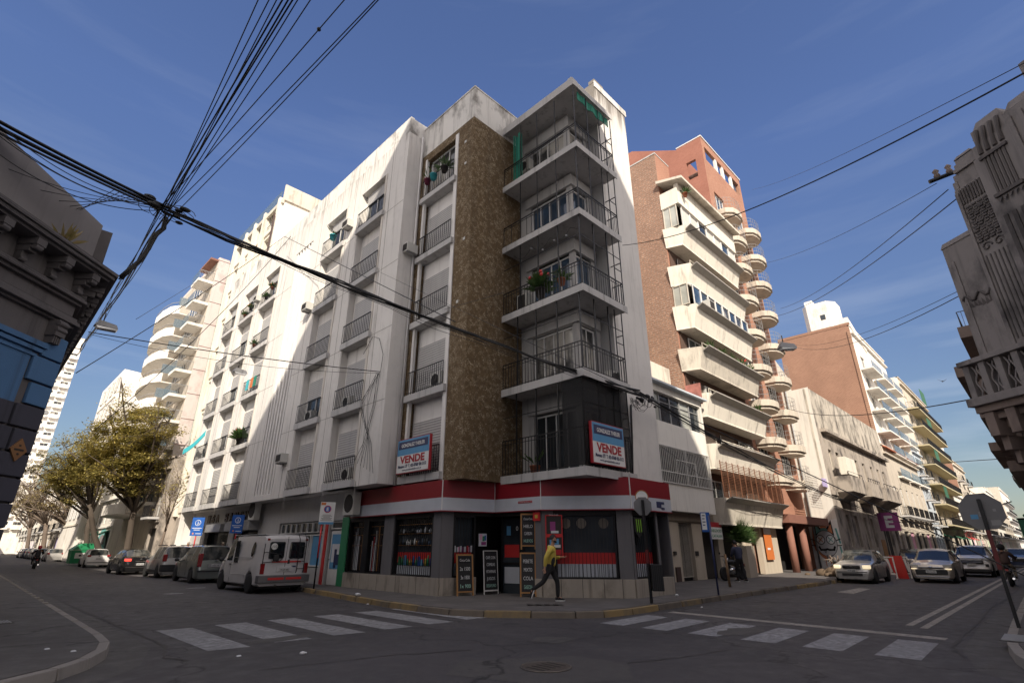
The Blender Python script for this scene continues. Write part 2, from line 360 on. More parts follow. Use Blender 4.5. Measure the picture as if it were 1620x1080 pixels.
def clear_glass(name, c, alpha):
    m, t, b = _new(name); b.inputs['Base Color'].default_value = (*c, 1); b.inputs['Alpha'].default_value = alpha; b.inputs['Roughness'].default_value = 0.05; return m
def leafm(name, c1, c2, c3):
    m, t, b = _new(name); o = _coord(t); n = _noise(t, o, 1.1, 4, 0.6); n2 = _noise(t, o, 9, 2)
    col = _mix(t, c1, c2, _ramp(t, n, 0.35, 0.62)); col = _mix(t, col, c3, _ramp(t, n2, 0.5, 0.75))
    t.links.new(col, b.inputs['Base Color']); b.inputs['Roughness'].default_value = 0.6
    tr = t.nodes.new('ShaderNodeBsdfTranslucent'); t.links.new(col, tr.inputs['Color']); mx = t.nodes.new('ShaderNodeMixShader'); mx.inputs[0].default_value = 0.3
    out = t.nodes['Material Output']; t.links.new(b.outputs[0], mx.inputs[1]); t.links.new(tr.outputs[0], mx.inputs[2]); t.links.new(mx.outputs[0], out.inputs['Surface'])
    return m
M = dict(
 white=plaster('white_render', (0.78, 0.76, 0.73), (0.16, 0.14, 0.12), 0.35, 0.40),
 white_dirty=plaster('weathered_parapet_render', (0.72, 0.70, 0.66), (0.07, 0.06, 0.05), 0.7, 0.85, blotch=0.75),
 whitew=plaster('white_render_with_sooty_top', (0.70, 0.675, 0.64), (0.15, 0.13, 0.11), 0.7, 0.6, var=0.14, top=21.6),
 shadew=plaster('shade_toned_white_render', (0.44, 0.43, 0.42), (0.10, 0.09, 0.08), 0.7, 0.6),  # white render of the balcony recess, its shade put into the colour as grey
 whitetrim=plain('white_trim', (0.70, 0.69, 0.67), 0.7),
 slab=plaster('grey_concrete_slab', (0.48, 0.47, 0.46), (0.07, 0.065, 0.06), 0.8, 0.9),
 soffit=plaster('soffit_render', (0.60, 0.59, 0.58), (0.2, 0.18, 0.16), 0.5, 0.1),
 brown=stucco('brown_rough_stucco', (0.100, 0.066, 0.032), (0.165, 0.110, 0.055), (0.50, 0.42, 0.30)),
 shutter=slats('roller_shutter', (0.46, 0.45, 0.44), .10, amt=.6), shutter2=slats('white_roller_shutter', (0.66, 0.64, 0.60), .11, amt=.5),
 shutterd=slats('brown_slatted_shutter', (0.12, 0.09, 0.07), 0.08),
 iron=plain('black_iron', (0.014, 0.014, 0.016), 0.45, 0.3), greyiron=plain('grey_painted_iron', (0.30, 0.30, 0.30), 0.5, 0.2),
 whiteiron=plain('white_painted_iron', (0.62, 0.60, 0.56), 0.5), rust=plain('rusty_brown_bars', (0.20, 0.09, 0.05), 0.7, 0.2, var=.4),
 glass=glass('dark_window_glass'), glassb=glass('blue_window_glass', (0.03, 0.05, 0.08), 0.04), glasscur=glass('curtained_window_glass', (0.05, 0.05, 0.05), 0.1, curtain=(0.42, 0.40, 0.36), scale=0.9),
 glasscream=glass('milky_window_glass', (0.35, 0.36, 0.33), 0.15, curtain=(0.45, 0.46, 0.42)),
 cream=plaster('cream_render', (0.74, 0.69, 0.60), (0.10, 0.08, 0.06), 0.5, 0.7), creamd=plaster('stained_cream_render', (0.60, 0.55, 0.47), (0.06, 0.05, 0.045), 0.8, 0.9, blotch=0.4),
 beige=plaster('beige_render', (0.54, 0.48, 0.40), (0.10, 0.08, 0.065), 0.7, 0.8, blotch=0.3), beiged=plaster('sooty_beige_render', (0.40, 0.35, 0.30), (0.045, 0.04, 0.04), 0.8, 0.95, blotch=0.9),
 pink=plaster('pale_pink_render', (0.62, 0.56, 0.53), (0.33, 0.14, 0.12), 0.6, 0.3, blotch=0.3), palegreen=plain('pale_green_render', (0.48, 0.52, 0.47), 0.9),
 offwhite=plaster('off_white_render', (0.74, 0.71, 0.65), (0.2, 0.17, 0.14), 0.5, 0.5), offwhite2=plaster('patchy_off_white_render', (0.80, 0.76, 0.70), (0.35, 0.30, 0.25), 0.6, 0.6, blotch=0.4),
 greyblue=plain('pale_blue_grey_render', (0.50, 0.55, 0.60), 0.9),
 brickx=brick('rough_brick_along_x', 'x', (0.42, 0.20, 0.12), (0.30, 0.13, 0.08), (0.50, 0.42, 0.34), irregular=0.5),
 bricky=brick('rough_brick_along_y', 'y', (0.62, 0.35, 0.23), (0.45, 0.24, 0.16), (0.60, 0.46, 0.36), 0.40, 0.15, irregular=0.6),
 redx=brick('red_brick_along_x', 'x', (0.35, 0.155, 0.10), (0.29, 0.12, 0.075), (0.45, 0.28, 0.2)), redy=brick('red_brick_along_y', 'y', (0.31, 0.12, 0.08), (0.26, 0.095, 0.065), (0.40, 0.2, 0.15)),
 orangey=brick('orange_brick_along_y', 'y', (0.30, 0.165, 0.112), (0.25, 0.13, 0.09), (0.42, 0.26, 0.18), 0.3, 0.12), orangex=brick('orange_brick_along_x', 'x', (0.30, 0.165, 0.112), (0.25, 0.13, 0.09), (0.40, 0.25, 0.17), 0.3, 0.12),
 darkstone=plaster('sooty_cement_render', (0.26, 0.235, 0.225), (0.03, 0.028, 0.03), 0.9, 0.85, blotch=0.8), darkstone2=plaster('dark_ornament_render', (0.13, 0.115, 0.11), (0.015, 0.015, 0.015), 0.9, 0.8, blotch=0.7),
 stonebrown=plaster('brownish_cornice_render', (0.26, 0.20, 0.17), (0.04, 0.03, 0.03), 0.8, 0.8, blotch=0.5),
 lgrey=plaster('dark_grey_cornice_render', (0.125, 0.115, 0.118), (0.03, 0.028, 0.028), 0.8, 0.7), lgrey2=plaster('grey_roof_volume_render', (0.24, 0.225, 0.225), (0.08, 0.07, 0.07), 0.6, 0.6),
 lblue=plaster('blue_painted_render', (0.075, 0.17, 0.33), (0.03, 0.04, 0.06), 0.7, 0.6), lnavy=plaster('navy_rusticated_render', (0.055, 0.055, 0.075), (0.02, 0.02, 0.02), 0.6, 0.5),
 black=plain('black_void', (0.012, 0.011, 0.011), 0.8), dark=plain('dark_interior', (0.03, 0.026, 0.024), 0.7),
 road=asphalt('asphalt', (0.060, 0.055, 0.057), 0.7, 0.9), road2=asphalt('asphalt_patch', (0.070, 0.065, 0.062), 0.3, 0.9), walk=paving('grey_pavement_tiles', (0.125, 0.115, 0.11)), walkd=asphalt('old_dark_pavement', (0.085, 0.079, 0.076), 0.5, 1.0),
 kerbd=plaster('dark_worn_kerb', (0.15, 0.125, 0.10), (0.05, 0.045, 0.04), 0.9, 0.6, blotch=0.6), kerb=plaster('kerb_concrete', (0.26, 0.24, 0.22), (0.06, 0.055, 0.05), 0.9, 0.5), kerby=plaster('worn_yellow_kerb', (0.27, 0.19, 0.085), (0.11, 0.10, 0.09), 1.0, 0.6, blotch=1.3),
 roadwhite=paint('worn_white_road_paint', (0.33, 0.33, 0.34), 0.8), roadline=paint('cream_road_line', (0.38, 0.35, 0.31), 0.75),
 red=plain('red_signage', (0.24, 0.012, 0.02), 0.35), redb=plain('bright_red', (0.55, 0.03, 0.03), 0.4), signwhite=plain('sign_white', (0.52, 0.55, 0.60), 0.4), signwhite2=plain('white_sign_face', (0.74, 0.74, 0.72), 0.4),
 navy=plain('navy_letter', (0.03, 0.04, 0.11), 0.4), blue=plain('sign_blue', (0.02, 0.10, 0.38), 0.4), skyblue=plain('light_blue_sign', (0.10, 0.30, 0.52), 0.4), darkred=plain('dark_red_letter', (0.38, 0.02, 0.03), 0.4),
 plinth=plaster('travertine_plinth', (0.36, 0.32, 0.27), (0.06, 0.045, 0.035), 0.9, 0.95, blotch=0.6), travert=plaster('pale_stone_cladding', (0.46, 0.40, 0.32), (0.2, 0.15, 0.1), 0.5, 0.5),
 pillar=plaster('grey_granite_pillar', (0.14, 0.135, 0.142), (0.05, 0.05, 0.05), 0.8, 0.4, bump=0.6), green=plain('green_paint', (0.035, 0.22, 0.10), 0.5), wood=plain('yellow_wood_frame', (0.36, 0.18, 0.06), 0.6, var=.3),
 chalk=plain('chalk_writing', (0.65, 0.65, 0.66), 0.9), board=plain('blackboard', (0.016, 0.016, 0.018), 0.7), chalkg=plain('pale_green_chalk', (0.35, 0.6, 0.5), 0.9),
 rubber=plain('tyre_rubber', (0.016, 0.016, 0.017), 0.85), rim=plain('alloy_rim', (0.42, 0.42, 0.43), 0.3, 0.8), trim=plain('black_plastic_trim', (0.022, 0.022, 0.024), 0.6), chrome=plain('chrome', (0.6, 0.6, 0.6), 0.12, 1.0),
 tail=plain('red_tail_lamp', (0.25, 0.01, 0.012), 0.15, coat=1), tailon=plain('lit_red_tail_lamp', (0.5, 0.02, 0.02), 0.2, emit=(1, 0.08, 0.05), es=1.2), lamp=plain('headlamp_glass', (0.55, 0.56, 0.58), 0.08, 0.2, coat=1), lampon=plain('lit_headlamp', (0.9, 0.85, 0.7), 0.2, emit=(1, 0.80, 0.5), es=0.55),
 plate=plain('number_plate', (0.5, 0.5, 0.5), 0.4), carglass=glass('car_glass', (0.012, 0.016, 0.02), 0.03, 0.3), carglasst=glass('car_glass_reflecting', (0.02, 0.024, 0.026), 0.04, 0.8, curtain=(0.07, 0.07, 0.065), scale=2.5),
 pvan=plain('van_white_paint', (0.58, 0.57, 0.58), 0.3, coat=0.6), psil=plain('silver_paint', (0.42, 0.41, 0.40), 0.32, 0.5, 0.8), pidea=plain('grey_green_metallic_paint', (0.20, 0.22, 0.21), 0.32, 0.6, 0.8), pblk=plain('black_paint', (0.012, 0.012, 0.013), 0.2, 0.2, 1), pwht=plain('white_car_paint', (0.66, 0.65, 0.64), 0.3, coat=0.8), pgold=plain('champagne_paint', (0.42, 0.38, 0.34), 0.32, 0.5, 0.8), pnavy=plain('navy_paint', (0.02, 0.03, 0.075), 0.25, 0.3, 1), pgrey=plain('grey_car_paint', (0.16, 0.17, 0.18), 0.3, 0.5, 0.8),
 skin=plain('skin', (0.42, 0.23, 0.15), 0.6), hair=plain('black_hair', (0.010, 0.009, 0.009), 0.7), hairg=plain('grey_hair', (0.30, 0.26, 0.23), 0.8), yellow=plain('yellow_jacket', (0.52, 0.40, 0.07), 0.75, var=.25), cblack=plain('black_cloth', (0.012, 0.012, 0.014), 0.85, var=.4), cnavy=plain('navy_cloth', (0.03, 0.035, 0.07), 0.85), cbrown=plain('brown_cloth', (0.06, 0.035, 0.03), 0.85), beigecl=plain('beige_cloth', (0.30, 0.25, 0.19), 0.9), shoew=plain('white_rubber_sole', (0.6, 0.6, 0.6), 0.6),
 leaf=leafm('acacia_leaves', (0.22, 0.205, 0.05), (0.42, 0.345, 0.10), (0.52, 0.38, 0.14)), leafd=leafm('pot_plant_leaves', (0.03, 0.07, 0.015), (0.06, 0.12, 0.03), (0.10, 0.14, 0.04)), leafb=leafm('dry_twig_leaves', (0.30, 0.24, 0.10), (0.38, 0.29, 0.14), (0.24, 0.23, 0.06)),
 bark=plaster('tree_bark', (0.075, 0.058, 0.045), (0.04, 0.03, 0.02), 0.9, 0.6, bump=0.8), bark2=plain('thin_branch_bark', (0.15, 0.115, 0.09), 0.9), cable=plain('black_cable', (0.010, 0.010, 0.011), 0.6),
 acu=plain('air_conditioner_casing', (0.55, 0.54, 0.50), 0.5), terracotta=plain('terracotta', (0.30, 0.10, 0.05), 0.8), teal=plain('teal_plastic', (0.02, 0.28, 0.24), 0.6), tealcl=plain('teal_curtain_cloth', (0.015, 0.20, 0.14), 0.8), cyan=plain('turquoise_plastic', (0.05, 0.42, 0.48), 0.5), magenta=plain('dark_red_pot', (0.18, 0.02, 0.06), 0.6),
 purple=plain('magenta_sign', (0.28, 0.05, 0.20), 0.4), orange=plain('orange_paint', (0.55, 0.16, 0.04), 0.6), galv=plain('grey_sign_back', (0.20, 0.20, 0.205), 0.5, 0.4), redpole=plain('dark_red_pole', (0.12, 0.012, 0.012), 0.5), woodp=plain('weathered_wood_post', (0.22, 0.14, 0.08), 0.9), gblack=plain('graffiti_black', (0.012, 0.012, 0.012), 0.8), ggrey=plain('graffiti_grey', (0.60, 0.59, 0.60), 0.8), gteal=plain('graffiti_teal', (0.16, 0.40, 0.38), 0.8), gorange=plain('graffiti_orange', (0.60, 0.22, 0.10), 0.8), gwhite=plain('graffiti_white', (0.85, 0.84, 0.82), 0.8),
 mesh=sheer('black_netting', (0.010, 0.010, 0.011), 0.66), glassrail=clear_glass('tinted_balustrade_glass', (0.16, 0.22, 0.27), 0.55), greencl=plain('green_awning_cloth', (0.03, 0.12, 0.07), 0.9), yelstripe=plain('faded_yellow_awning', (0.48, 0.42, 0.27), 0.8), pinkp=plain('pink_paint', (0.75, 0.38, 0.52), 0.8), gbin=plain('green_container', (0.02, 0.24, 0.10), 0.4), brownpil=plain('brown_pillar_render', (0.24, 0.11, 0.08), 0.8), tileroof=plain('red_roof_tiles', (0.42, 0.12, 0.06), 0.8, var=.4), lilac=plain('lilac_mural', (0.42, 0.36, 0.60), 0.8), birdm=plain('bird_feathers', (0.02, 0.02, 0.02), 0.8), paper=plain('paper', (0.62, 0.63, 0.66), 0.8), soil=plain('soil_heap', (0.10, 0.07, 0.045), 0.95, var=.5),
)
# ---------------------------------------------------------------- ground, pavements, kerbs, road paint
def flat(name, poly, z, mat, kind='structure'):
    return tag(MB().poly([(x, y, z) for x, y in poly]).build(name, mat), kind=kind)
flat('road', [(-700, -700), (900, -700), (900, 900), (-700, 900)], 0.0, M['road'])
def pavement(name, line, close, mat, left=True, ymat=None, yr=()):
    """line: outer kerb edge; close: far corners of the block"""
    n = len(line); inner = []
    for i in range(n):
        a = Vector(line[max(i - 1, 0)]); b = Vector(line[min(i + 1, n - 1)]); d = (b - a).normalized()
        nn = Vector((-d.y, d.x)) if left else Vector((d.y, -d.x)); inner.append(tuple(Vector(line[i]) + nn * 0.16))
    tag(MB().prism(inner + close, -0.02, 0.147).build(name, mat), kind='structure')
    k = MB(); ky = MB(); kd = MB()
    for i in range(n - 1):
        a, b = Vector(line[i]), Vector(line[i + 1]); c, d = Vector(inner[i]), Vector(inner[i + 1]); L = (b - a).length; m = max(1, min(40, int(L / 1.1)))
        for j in range(m):
            t0, t1 = j / m, (j + 1) / m; g = 0.012 / max(L / m, .02)
            p = [a.lerp(b, t0 + g), a.lerp(b, t1 - g), c.lerp(d, t1 - g), c.lerp(d, t0 + g)]
            z = 0.140 + random.uniform(-.006, .006)
            tgt = (ky if (random.random() < (.95 if i < 7 else .30)) else kd) if ymat and any(y0 <= i <= y1 for y0, y1 in yr) else k
            s = (c - a).normalized() * 0.02
            tgt.hexa([(q.x, q.y, -0.02) for q in p] + [(p[0].x + s.x, p[0].y + s.y, z), (p[1].x + s.x, p[1].y + s.y, z), (p[2].x, p[2].y, z), (p[3].x, p[3].y, z)])
    if k.f: tag(k.build('kerb', M['kerb'], bevel=0.012), kind='structure')
    if kd.f: tag(kd.build('kerb', M['kerbd'], bevel=0.02), kind='structure')
    if ky.f: tag(ky.build('kerb', ymat, bevel=0.012), kind='structure')
pavement('pavement', [(9.9, 260), (9.9, 60), (9.88, 30), (9.8, 21), (9.5, 18.4), (9.2, 16), (9.0, 13.8), (8.95, 12.4), (9.05, 11.2), (9.4, 10.3), (10.1, 9.4), (10.8, 8.6), (11.4, 8.2), (12.4, 8.05), (15, 8.08), (20, 8.1), (28, 8.0), (60, 8.0), (330, 8.0)],
         [(330, 260)], M['walk'], True, M['kerby'], ((3, 16),))
pavement('pavement', [(-60, 8.35), (-8, 8.3), (-1.5, 8.35), (-.2, 8.5), (0.7, 8.8), (1.35, 9.35), (1.75, 9.9), (2.05, 10.6), (2.22, 11.4), (2.28, 12.5), (2.3, 20), (2.35, 60), (2.4, 260)], [(-60, 260)], M['walkd'], True)
pavement('pavement', [(330, 1.3), (24, 1.3), (16, 1.18), (13.2, 1.12), (12.2, 1.05), (11.2, .92), (10.4, .72), (9.8, .35), (9.35, -.2), (9.1, -.9), (9.0, -2), (9.0, -60)], [(330, -60)], M['walk'], True)
pavement('pavement', [(2.3, -60), (2.3, -1.2), (2.1, -.3), (1.6, .5), (.9, 1.0), (.1, 1.25), (-1, 1.3), (-60, 1.3)], [(-60, -60)], M['walkd'], True)
rm = MB()
for i in range(6):
    x = 3.32 + i * 1.105; q = random.uniform(-.05, .05)
    rm.poly([(x, 13.45 + q, .004), (x + .02, 10.3 + q, .004), (x + .66, 10.22 + q, .004), (x + .64, 13.4 + q, .004)])
for i in range(6):
    y = 1.98 + i * 1.04
    rm.poly([(10.55, y - .05, .004), (12.55, y + .0, .004), (12.6, y + .6, .004), (10.55, y + .55, .004)])
tag(rm.build('crosswalk_marking', M['roadwhite']), kind='structure')
rl = MB()
rl.poly([(13.05, 1.95, .004), (13.4, 1.95, .004), (13.75, 7.7, .004), (13.45, 7.7, .004)])
rl.poly([(14.9, 2.72, .004), (14.9, 2.86, .004), (200, 2.86, .004), (200, 2.72, .004)]); rl.poly([(14.6, 2.42, .004), (14.6, 2.56, .004), (200, 2.56, .004), (200, 2.42, .004)])
for (cx, cy) in ((23.5, 6.2),): rl.poly([(cx, cy - .35, .004), (cx + 3.2, cy - .2, .004), (cx + 3.4, cy + .25, .004), (cx + .4, cy + .3, .004)])
tag(rl.build('lane_marking', M['roadline']), kind='structure')
flat('road_patch', [(5.0, 6.2), (5.7, 6.75), (7.2, 5.8), (7.3, 4.9), (6.5, 4.3), (5.5, 4.9)], .003, M['road2'])
flat('gutter', [(2.3, 13), (2.33, 60), (2.75, 60), (2.8, 13), (2.75, 11.2), (2.3, 9.7), (1.5, 8.6), (0, 8.0), (-4, 7.9), (-4, 8.3), (.7, 8.8), (1.75, 9.9), (2.22, 11.4)], .003, M['road2'])
flat('gutter', [(9.8, .35), (10.4, .72), (12.2, 1.05), (16, 1.18), (60, 1.3), (60, 1.75), (16, 1.7), (12, 1.6), (10.2, 1.25), (9.3, .6)], .003, M['road2'])
def crack(pts, w, lab):
    L, Rr = [], []; rc_ = random.Random(len(pts) * 7)
    fine = []
    for a, b in zip(pts, pts[1:]):
        for i in range(8): k = i / 8; fine.append((a[0] + (b[0] - a[0]) * k + rc_.uniform(-.04, .04), a[1] + (b[1] - a[1]) * k + rc_.uniform(-.04, .04)))
    fine.append(pts[-1])
    m = MB()
    for i in range(len(fine) - 1):
        a, b = Vector(fine[i]), Vector(fine[i + 1]); d = (b - a).normalized(); n = Vector((-d.y, d.x)) * w * rc_.uniform(.4, 1.3); m.poly([(a.x + n.x, a.y + n.y, .0055), (b.x + n.x, b.y + n.y, .0055), (b.x - n.x, b.y - n.y, .0055), (a.x - n.x, a.y - n.y, .0055)])
    tag(m.build('road_crack', M['dark']), kind='structure')
crack([(2.78, 60), (2.8, 30), (2.85, 20), (2.95, 14), (3.0, 11.5), (2.7, 10.1), (2.9, 9.6)], .035, '')
crack([(60, 1.75), (30, 1.72), (20, 1.85), (15, 1.8), (12.2, 1.75), (11.2, 1.5)], .03, ''); crack([(3.0, 11.5), (2.4, 11.2)], .012, '')
crack([(9.55, 22), (9.1, 17), (8.75, 13), (8.85, 10.8), (9.9, 9.2), (11.2, 8.05), (14, 7.9), (24, 7.9)], .014, '')
crack([(5.0, 13.2), (5.5, 12.2), (6.9, 11.2), (7.5, 9.4)], .010, ''); crack([(13.9, 7.2), (16, 5.4), (20, 5.0), (27, 4.2)], .010, ''); crack([(3.4, 8.2), (5.1, 7.9), (6.4, 7.3)], .012, ''); crack([(9.4, 4.3), (8.2, 4.6), (7.3, 4.9)], .010, '')
rst = random.Random(31)
for (x, y, a, b_, mt) in ((7.6, 26.0, .5, .28, 'roadwhite'), (6.4, 19.5, .45, .2, 'road2'), (4.6, 10.6, .7, .3, 'road2'), (11.5, 5.0, .8, .4, 'road2'), (17.0, 6.6, .9, .35, 'road2'), (6.1, 23.4, .40, .30, 'roadwhite'), (8.1, 7.0, .5, .4, 'road2')):
    flat('road_stain', [(x + a * math.cos(k * .52) * rst.uniform(.6, 1.1), y + b_ * math.sin(k * .52) * rst.uniform(.6, 1.1)) for k in range(12)], .0045, M[mt])
# manhole cover: worn ring and lid sunk in the asphalt
t = thing('manhole_cover', 'round iron manhole cover with a worn ring in the middle of the crossing', 'manhole cover', (6.28, 5.57, 0))
MB().lathe((6.28, 5.57, 0), [(.36, .004), (.36, .016), (.33, .020), (.325, .012)], 40).build('ring', plain('worn_iron', (.16, .14, .12), .45, .6), t)
lid = MB().lathe((6.28, 5.57, 0), [(.32, .004), (.32, .010)], 32)
for a in range(-2, 3): lid.box(6.28 + a * .11 - .02, 6.28 + a * .11 + .02, 5.4, 5.74, .010, .014)
lid.build('lid', plain('dark_iron_lid', (.05, .045, .04), .6, .5), t)
def grate(x, y, w, h, rz, name, label, bars=9, z=.147, mat=None):
    t = thing(name, label, name.replace('_', ' '), (x, y, z), (0, 0, rz))
    m = MB().box(-w / 2, w / 2, -h / 2, h / 2, 0, .006); m.build('frame', M['dark'], t, True)
    g = MB()
    for i in range(bars): g.box(-w / 2 + .02 + i * (w - .04) / bars, -w / 2 + .02 + (i + .55) * (w - .04) / bars, -h / 2 + .02, h / 2 - .02, .006, .02)
    g.build('bars', mat or M['greyiron'], t, True)
grate(12.9, 1.35 - .38, .9, .34, 0, 'drain_grate', 'ribbed metal drain plate in the kerb beside the leaning octagonal sign', 16, .145)
grate(1.0, 15.6, .5, .5, .1, 'hatch_cover', 'pale grey square hatch in the pavement at the left edge', 10)
grate(11.4, 10.1, .95, .32, -.75, 'cellar_grate', 'dark iron cellar grate in the pavement behind the walking man', 4, .148, M['dark'])
# litter
def litter(x, y, z, s, lab):
    m = MB(); m.ball((x, y, z + s * .4), s, 7, 4, (1, .7, .5)); m.ball((x + s, y + s * .4, z + s * .3), s * .7, 6, 4, (1, .8, .4)); o = m.build('litter', M['paper']); tag(o, lab, 'litter')
litter(9.33, 16.1, .16, .09, 'crumpled white bag on the yellow kerb by the shop')
litter(4.3, 8.9, 0, .05, 'scrap of white paper on the road in front of the left zebra crossing'); litter(16.4, 9.0, .147, .07, 'white scrap on the pavement right of the octagonal sign')
for i, (x, y) in enumerate(((3.5, 9.4), (1.6, 10.6), (1.35, 11.1), (9.05, 15.0), (17.5, 8.6), (15.2, 7.6))):
    m = MB().poly([(x, y, .156), (x + .06, y + .02, .158), (x + .05, y + .07, .165), (x - .01, y + .05, .156)]) if False else MB().hexa([(x, y, .15 if y > 10 and x < 2 else .005)] + [(x + dx, y + dy, (.15 if y > 10 and x < 2 else .005)) for dx, dy in ((.07, .01), (.06, .06), (0, .05))] + [(x + dx, y + dy, (.165 if y > 10 and x < 2 else .02)) for dx, dy in ((.01, .01), (.06, .02), (.05, .05), (.01, .04))])
    tag(m.build('litter', M['paper']), 'tiny scrap of pale paper lying in the roadway or gutter', 'litter', 'paper scraps on the ground')
# ---------------------------------------------------------------- facade parts
def railing(F_, u0, u1, z, d, parent, mat, h=.95, step=.115, ret=0, r=.017, name='railing', mid=None):
    """iron railing along u at outward offset d; ret: side returns back to the wall of that depth"""
    m = MB()
    m.fb(F_, u0, u1, z + h - .03, z + h, d - .02, d + .02); m.fb(F_, u0, u1, z + .07, z + .09, d - .012, d + .012)
    if mid: m.fb(F_, u0, u1, z + h - mid, z + h - mid + .02, d - .01, d + .01)
    n = max(2, int((u1 - u0) / step))
    for i in range(n + 1):
        u = u0 + (u1 - u0) * i / n; m.fb(F_, u - r / 2, u + r / 2, z + .01, z + h - .02, d - r / 2, d + r / 2)
    if ret:
        for u in (u0, u1):
            m.fb(F_, u - .014, u + .014, z + h - .03, z + h, d - ret, d - .02); m.fb(F_, u - .01, u + .01, z + .07, z + .09, d - ret, d - .02)
            k = max(1, int(ret / step))
            for i in range(1, k + 1): m.fb(F_, u - r / 2, u + r / 2, z + .01, z + h - .02, d - ret * i / (k + .5) - r / 2, d - ret * i / (k + .5) + r / 2)
    return m.build(name, mat, parent)
def window(F_, u0, u1, z0, z1, d, parent, gm, fm=None, mull=1, shut=None, sm=None, trans=0, fr=.05, name='window'):
    """glass pane part with frame and (partly closed) roller shutter sub-parts; d: depth of the glass plane"""
    w = MB().fb(F_, u0, u1, z0, z1, d - .03, d).build(name, gm, parent)
    m = MB()
    for a, b in ((u0, u0 + fr), (u1 - fr, u1)): m.fb(F_, a, b, z0, z1, d + .001, d + .05)
    m.fb(F_, u0 + fr, u1 - fr, z0, z0 + fr, d + .001, d + .05); m.fb(F_, u0 + fr, u1 - fr, z1 - fr, z1, d + .001, d + .05)
    for i in range(1, mull + 1):
        u = u0 + (u1 - u0) * i / (mull + 1); m.fb(F_, u - fr * .4, u + fr * .4, z0 + fr, z1 - fr, d + .002, d + .045)
    if trans: m.fb(F_, u0 + fr, u1 - fr, trans - .02, trans + .02, d + .003, d + .042)
    m.build('frame', fm or M['whitetrim'], w)
    if shut: MB().fb(F_, u0 + .02, u1 - .02, z1 - (z1 - z0) * shut, z1 - .002, d + .055, d + .085).build('shutter', sm or M['shutter'], w)
    return w
def aircon(F_, u, z, d, label, w=.62, h=.42, dp=.5, kind=0, group=None):
    """box hung on a wall; kind 0 window unit, 1 split condenser with round fan"""
    c = F_.p(u, z, d); t = thing('air_conditioner', label, 'air conditioner', c, group=group)
    MB().fb(F_, u - w / 2, u + w / 2, z, z + h, d, d + dp).build('casing', M['acu'], t)
    g = MB()
    if kind == 0:
        g.fb(F_, u - w / 2 + .05, u + w / 2 - .05, z + .05, z + h - .05, d + dp + .001, d + dp + .012)
        for i in range(5): g.fb(F_, u - w / 2 + .06, u + w / 2 - .06, z + .07 + i * (h - .14) / 5, z + .085 + i * (h - .14) / 5, d + dp + .012, d + dp + .02)
    else:
        c0 = Vector(F_.p(u, z + h / 2, d + dp + .002)); nn = Vector((F_.n[0], F_.n[1], 0)); uu = Vector((F_.u[0], F_.u[1], 0)); rr = h * .40
        for rad in (rr, rr * .66, rr * .33):
            g.tube([c0 + uu * rad * math.cos(a * math.pi / 8) + Vector((0, 0, 1)) * rad * math.sin(a * math.pi / 8) + nn * .01 for a in range(17)], .008, 4, False)
        g.poly([c0 + uu * rr * math.cos(a * math.pi / 8) + Vector((0, 0, 1)) * rr * math.sin(a * math.pi / 8) + nn * .003 for a in range(16)])
    g.build('grille', M['dark'], t)
    b = MB()
    for s in (-1, 1): b.fb(F_, u + s * w * .35 - .015, u + s * w * .35 + .015, z - .06, z - .004, d, d + dp)
    b.build('bracket', M['greyiron'], t)
    return t
def plantpot(c, label, s=1.0, leaf='leafd', pot='terracotta', flowers=None, n=60, group=None):
    t = thing('plant_pot', label, 'potted plant', c, group=group)
    MB().lathe((0, 0, 0), [(.10 * s, 0), (.14 * s, .2 * s), (.15 * s, .2 * s), (.15 * s, .23 * s)], 12).build('pot', M[pot], t, True)
    m = MB(); rnd = random.Random(int(c[0] * 100 + c[2] * 37))
    for i in range(n):
        a = rnd.uniform(0, 6.28); e = rnd.uniform(.1, 1.4); L = s * rnd.uniform(.15, .42); d = Vector((math.cos(a) * math.cos(e), math.sin(a) * math.cos(e), math.sin(e)))
        p = Vector((0, 0, .22 * s)) + d * L * .3; w = d.cross(Vector((rnd.random(), rnd.random(), rnd.random()))).normalized() * .03 * s; q = p + d * L
        m.poly([p - w * .3, (p + q) / 2 - w, q, (p + q) / 2 + w])
    m.build('foliage', M[leaf], t, True)
    if flowers:
        f = MB()
        for i in range(7): f.ball((rnd.uniform(-.25, .25) * s, rnd.uniform(-.25, .25) * s, s * rnd.uniform(.35, .6)), .045 * s, 6, 4)
        f.build('flowers', M[flowers], t, True)
    return t
FL = [3.73, 6.83, 9.94, 13.05, 16.17]         # underside of the floor slabs of the corner building
# ---------------------------------------------------------------- the corner building
B = thing('corner_apartment_building', 'white and brown six storey apartment block on the street corner above the red fronted shop', 'apartment building', (11.2, 14.3, .147))
FW = F((10.25, 0), (0, 1), (-1, 0))          # white wing, projecting over the left pavement; u = y
FB = F((11.1, 0), (0, 1), (-1, 0))           # brown bay, left face
Y1 = 41.6
colA, colB, colC, colD, colE = (18.75, 21.2), (22.55, 25.0), (31.2, 33.8), (34.9, 37.6), (38.75, 41.1)
ops = [(a, b, 3.74, 18.65) for a, b in (colA, colB, colC, colD, colE)] + [(26.7, 29.0, 4.0, 18.4)]
w = MB().wall(FW, 17.1, Y1, 3.73, 20.15, ops, .32)
w.poly([(10.25, 17.1, 3.73), (11.1, 17.1, 3.73), (11.1, Y1, 3.73), (10.25, Y1, 3.73)])
w.poly([(10.25, 17.1, 3.73), (14.5, 17.1, 3.73), (14.5, 17.1, 20.15), (10.25, 17.1, 20.15)])
w.poly([(10.25, Y1, .15), (24, Y1, .15), (24, Y1, 20.15), (10.25, Y1, 20.15)])
for a, b, c, e in ops: w.fb(FW, a, b, c, e, -.5, -.32)
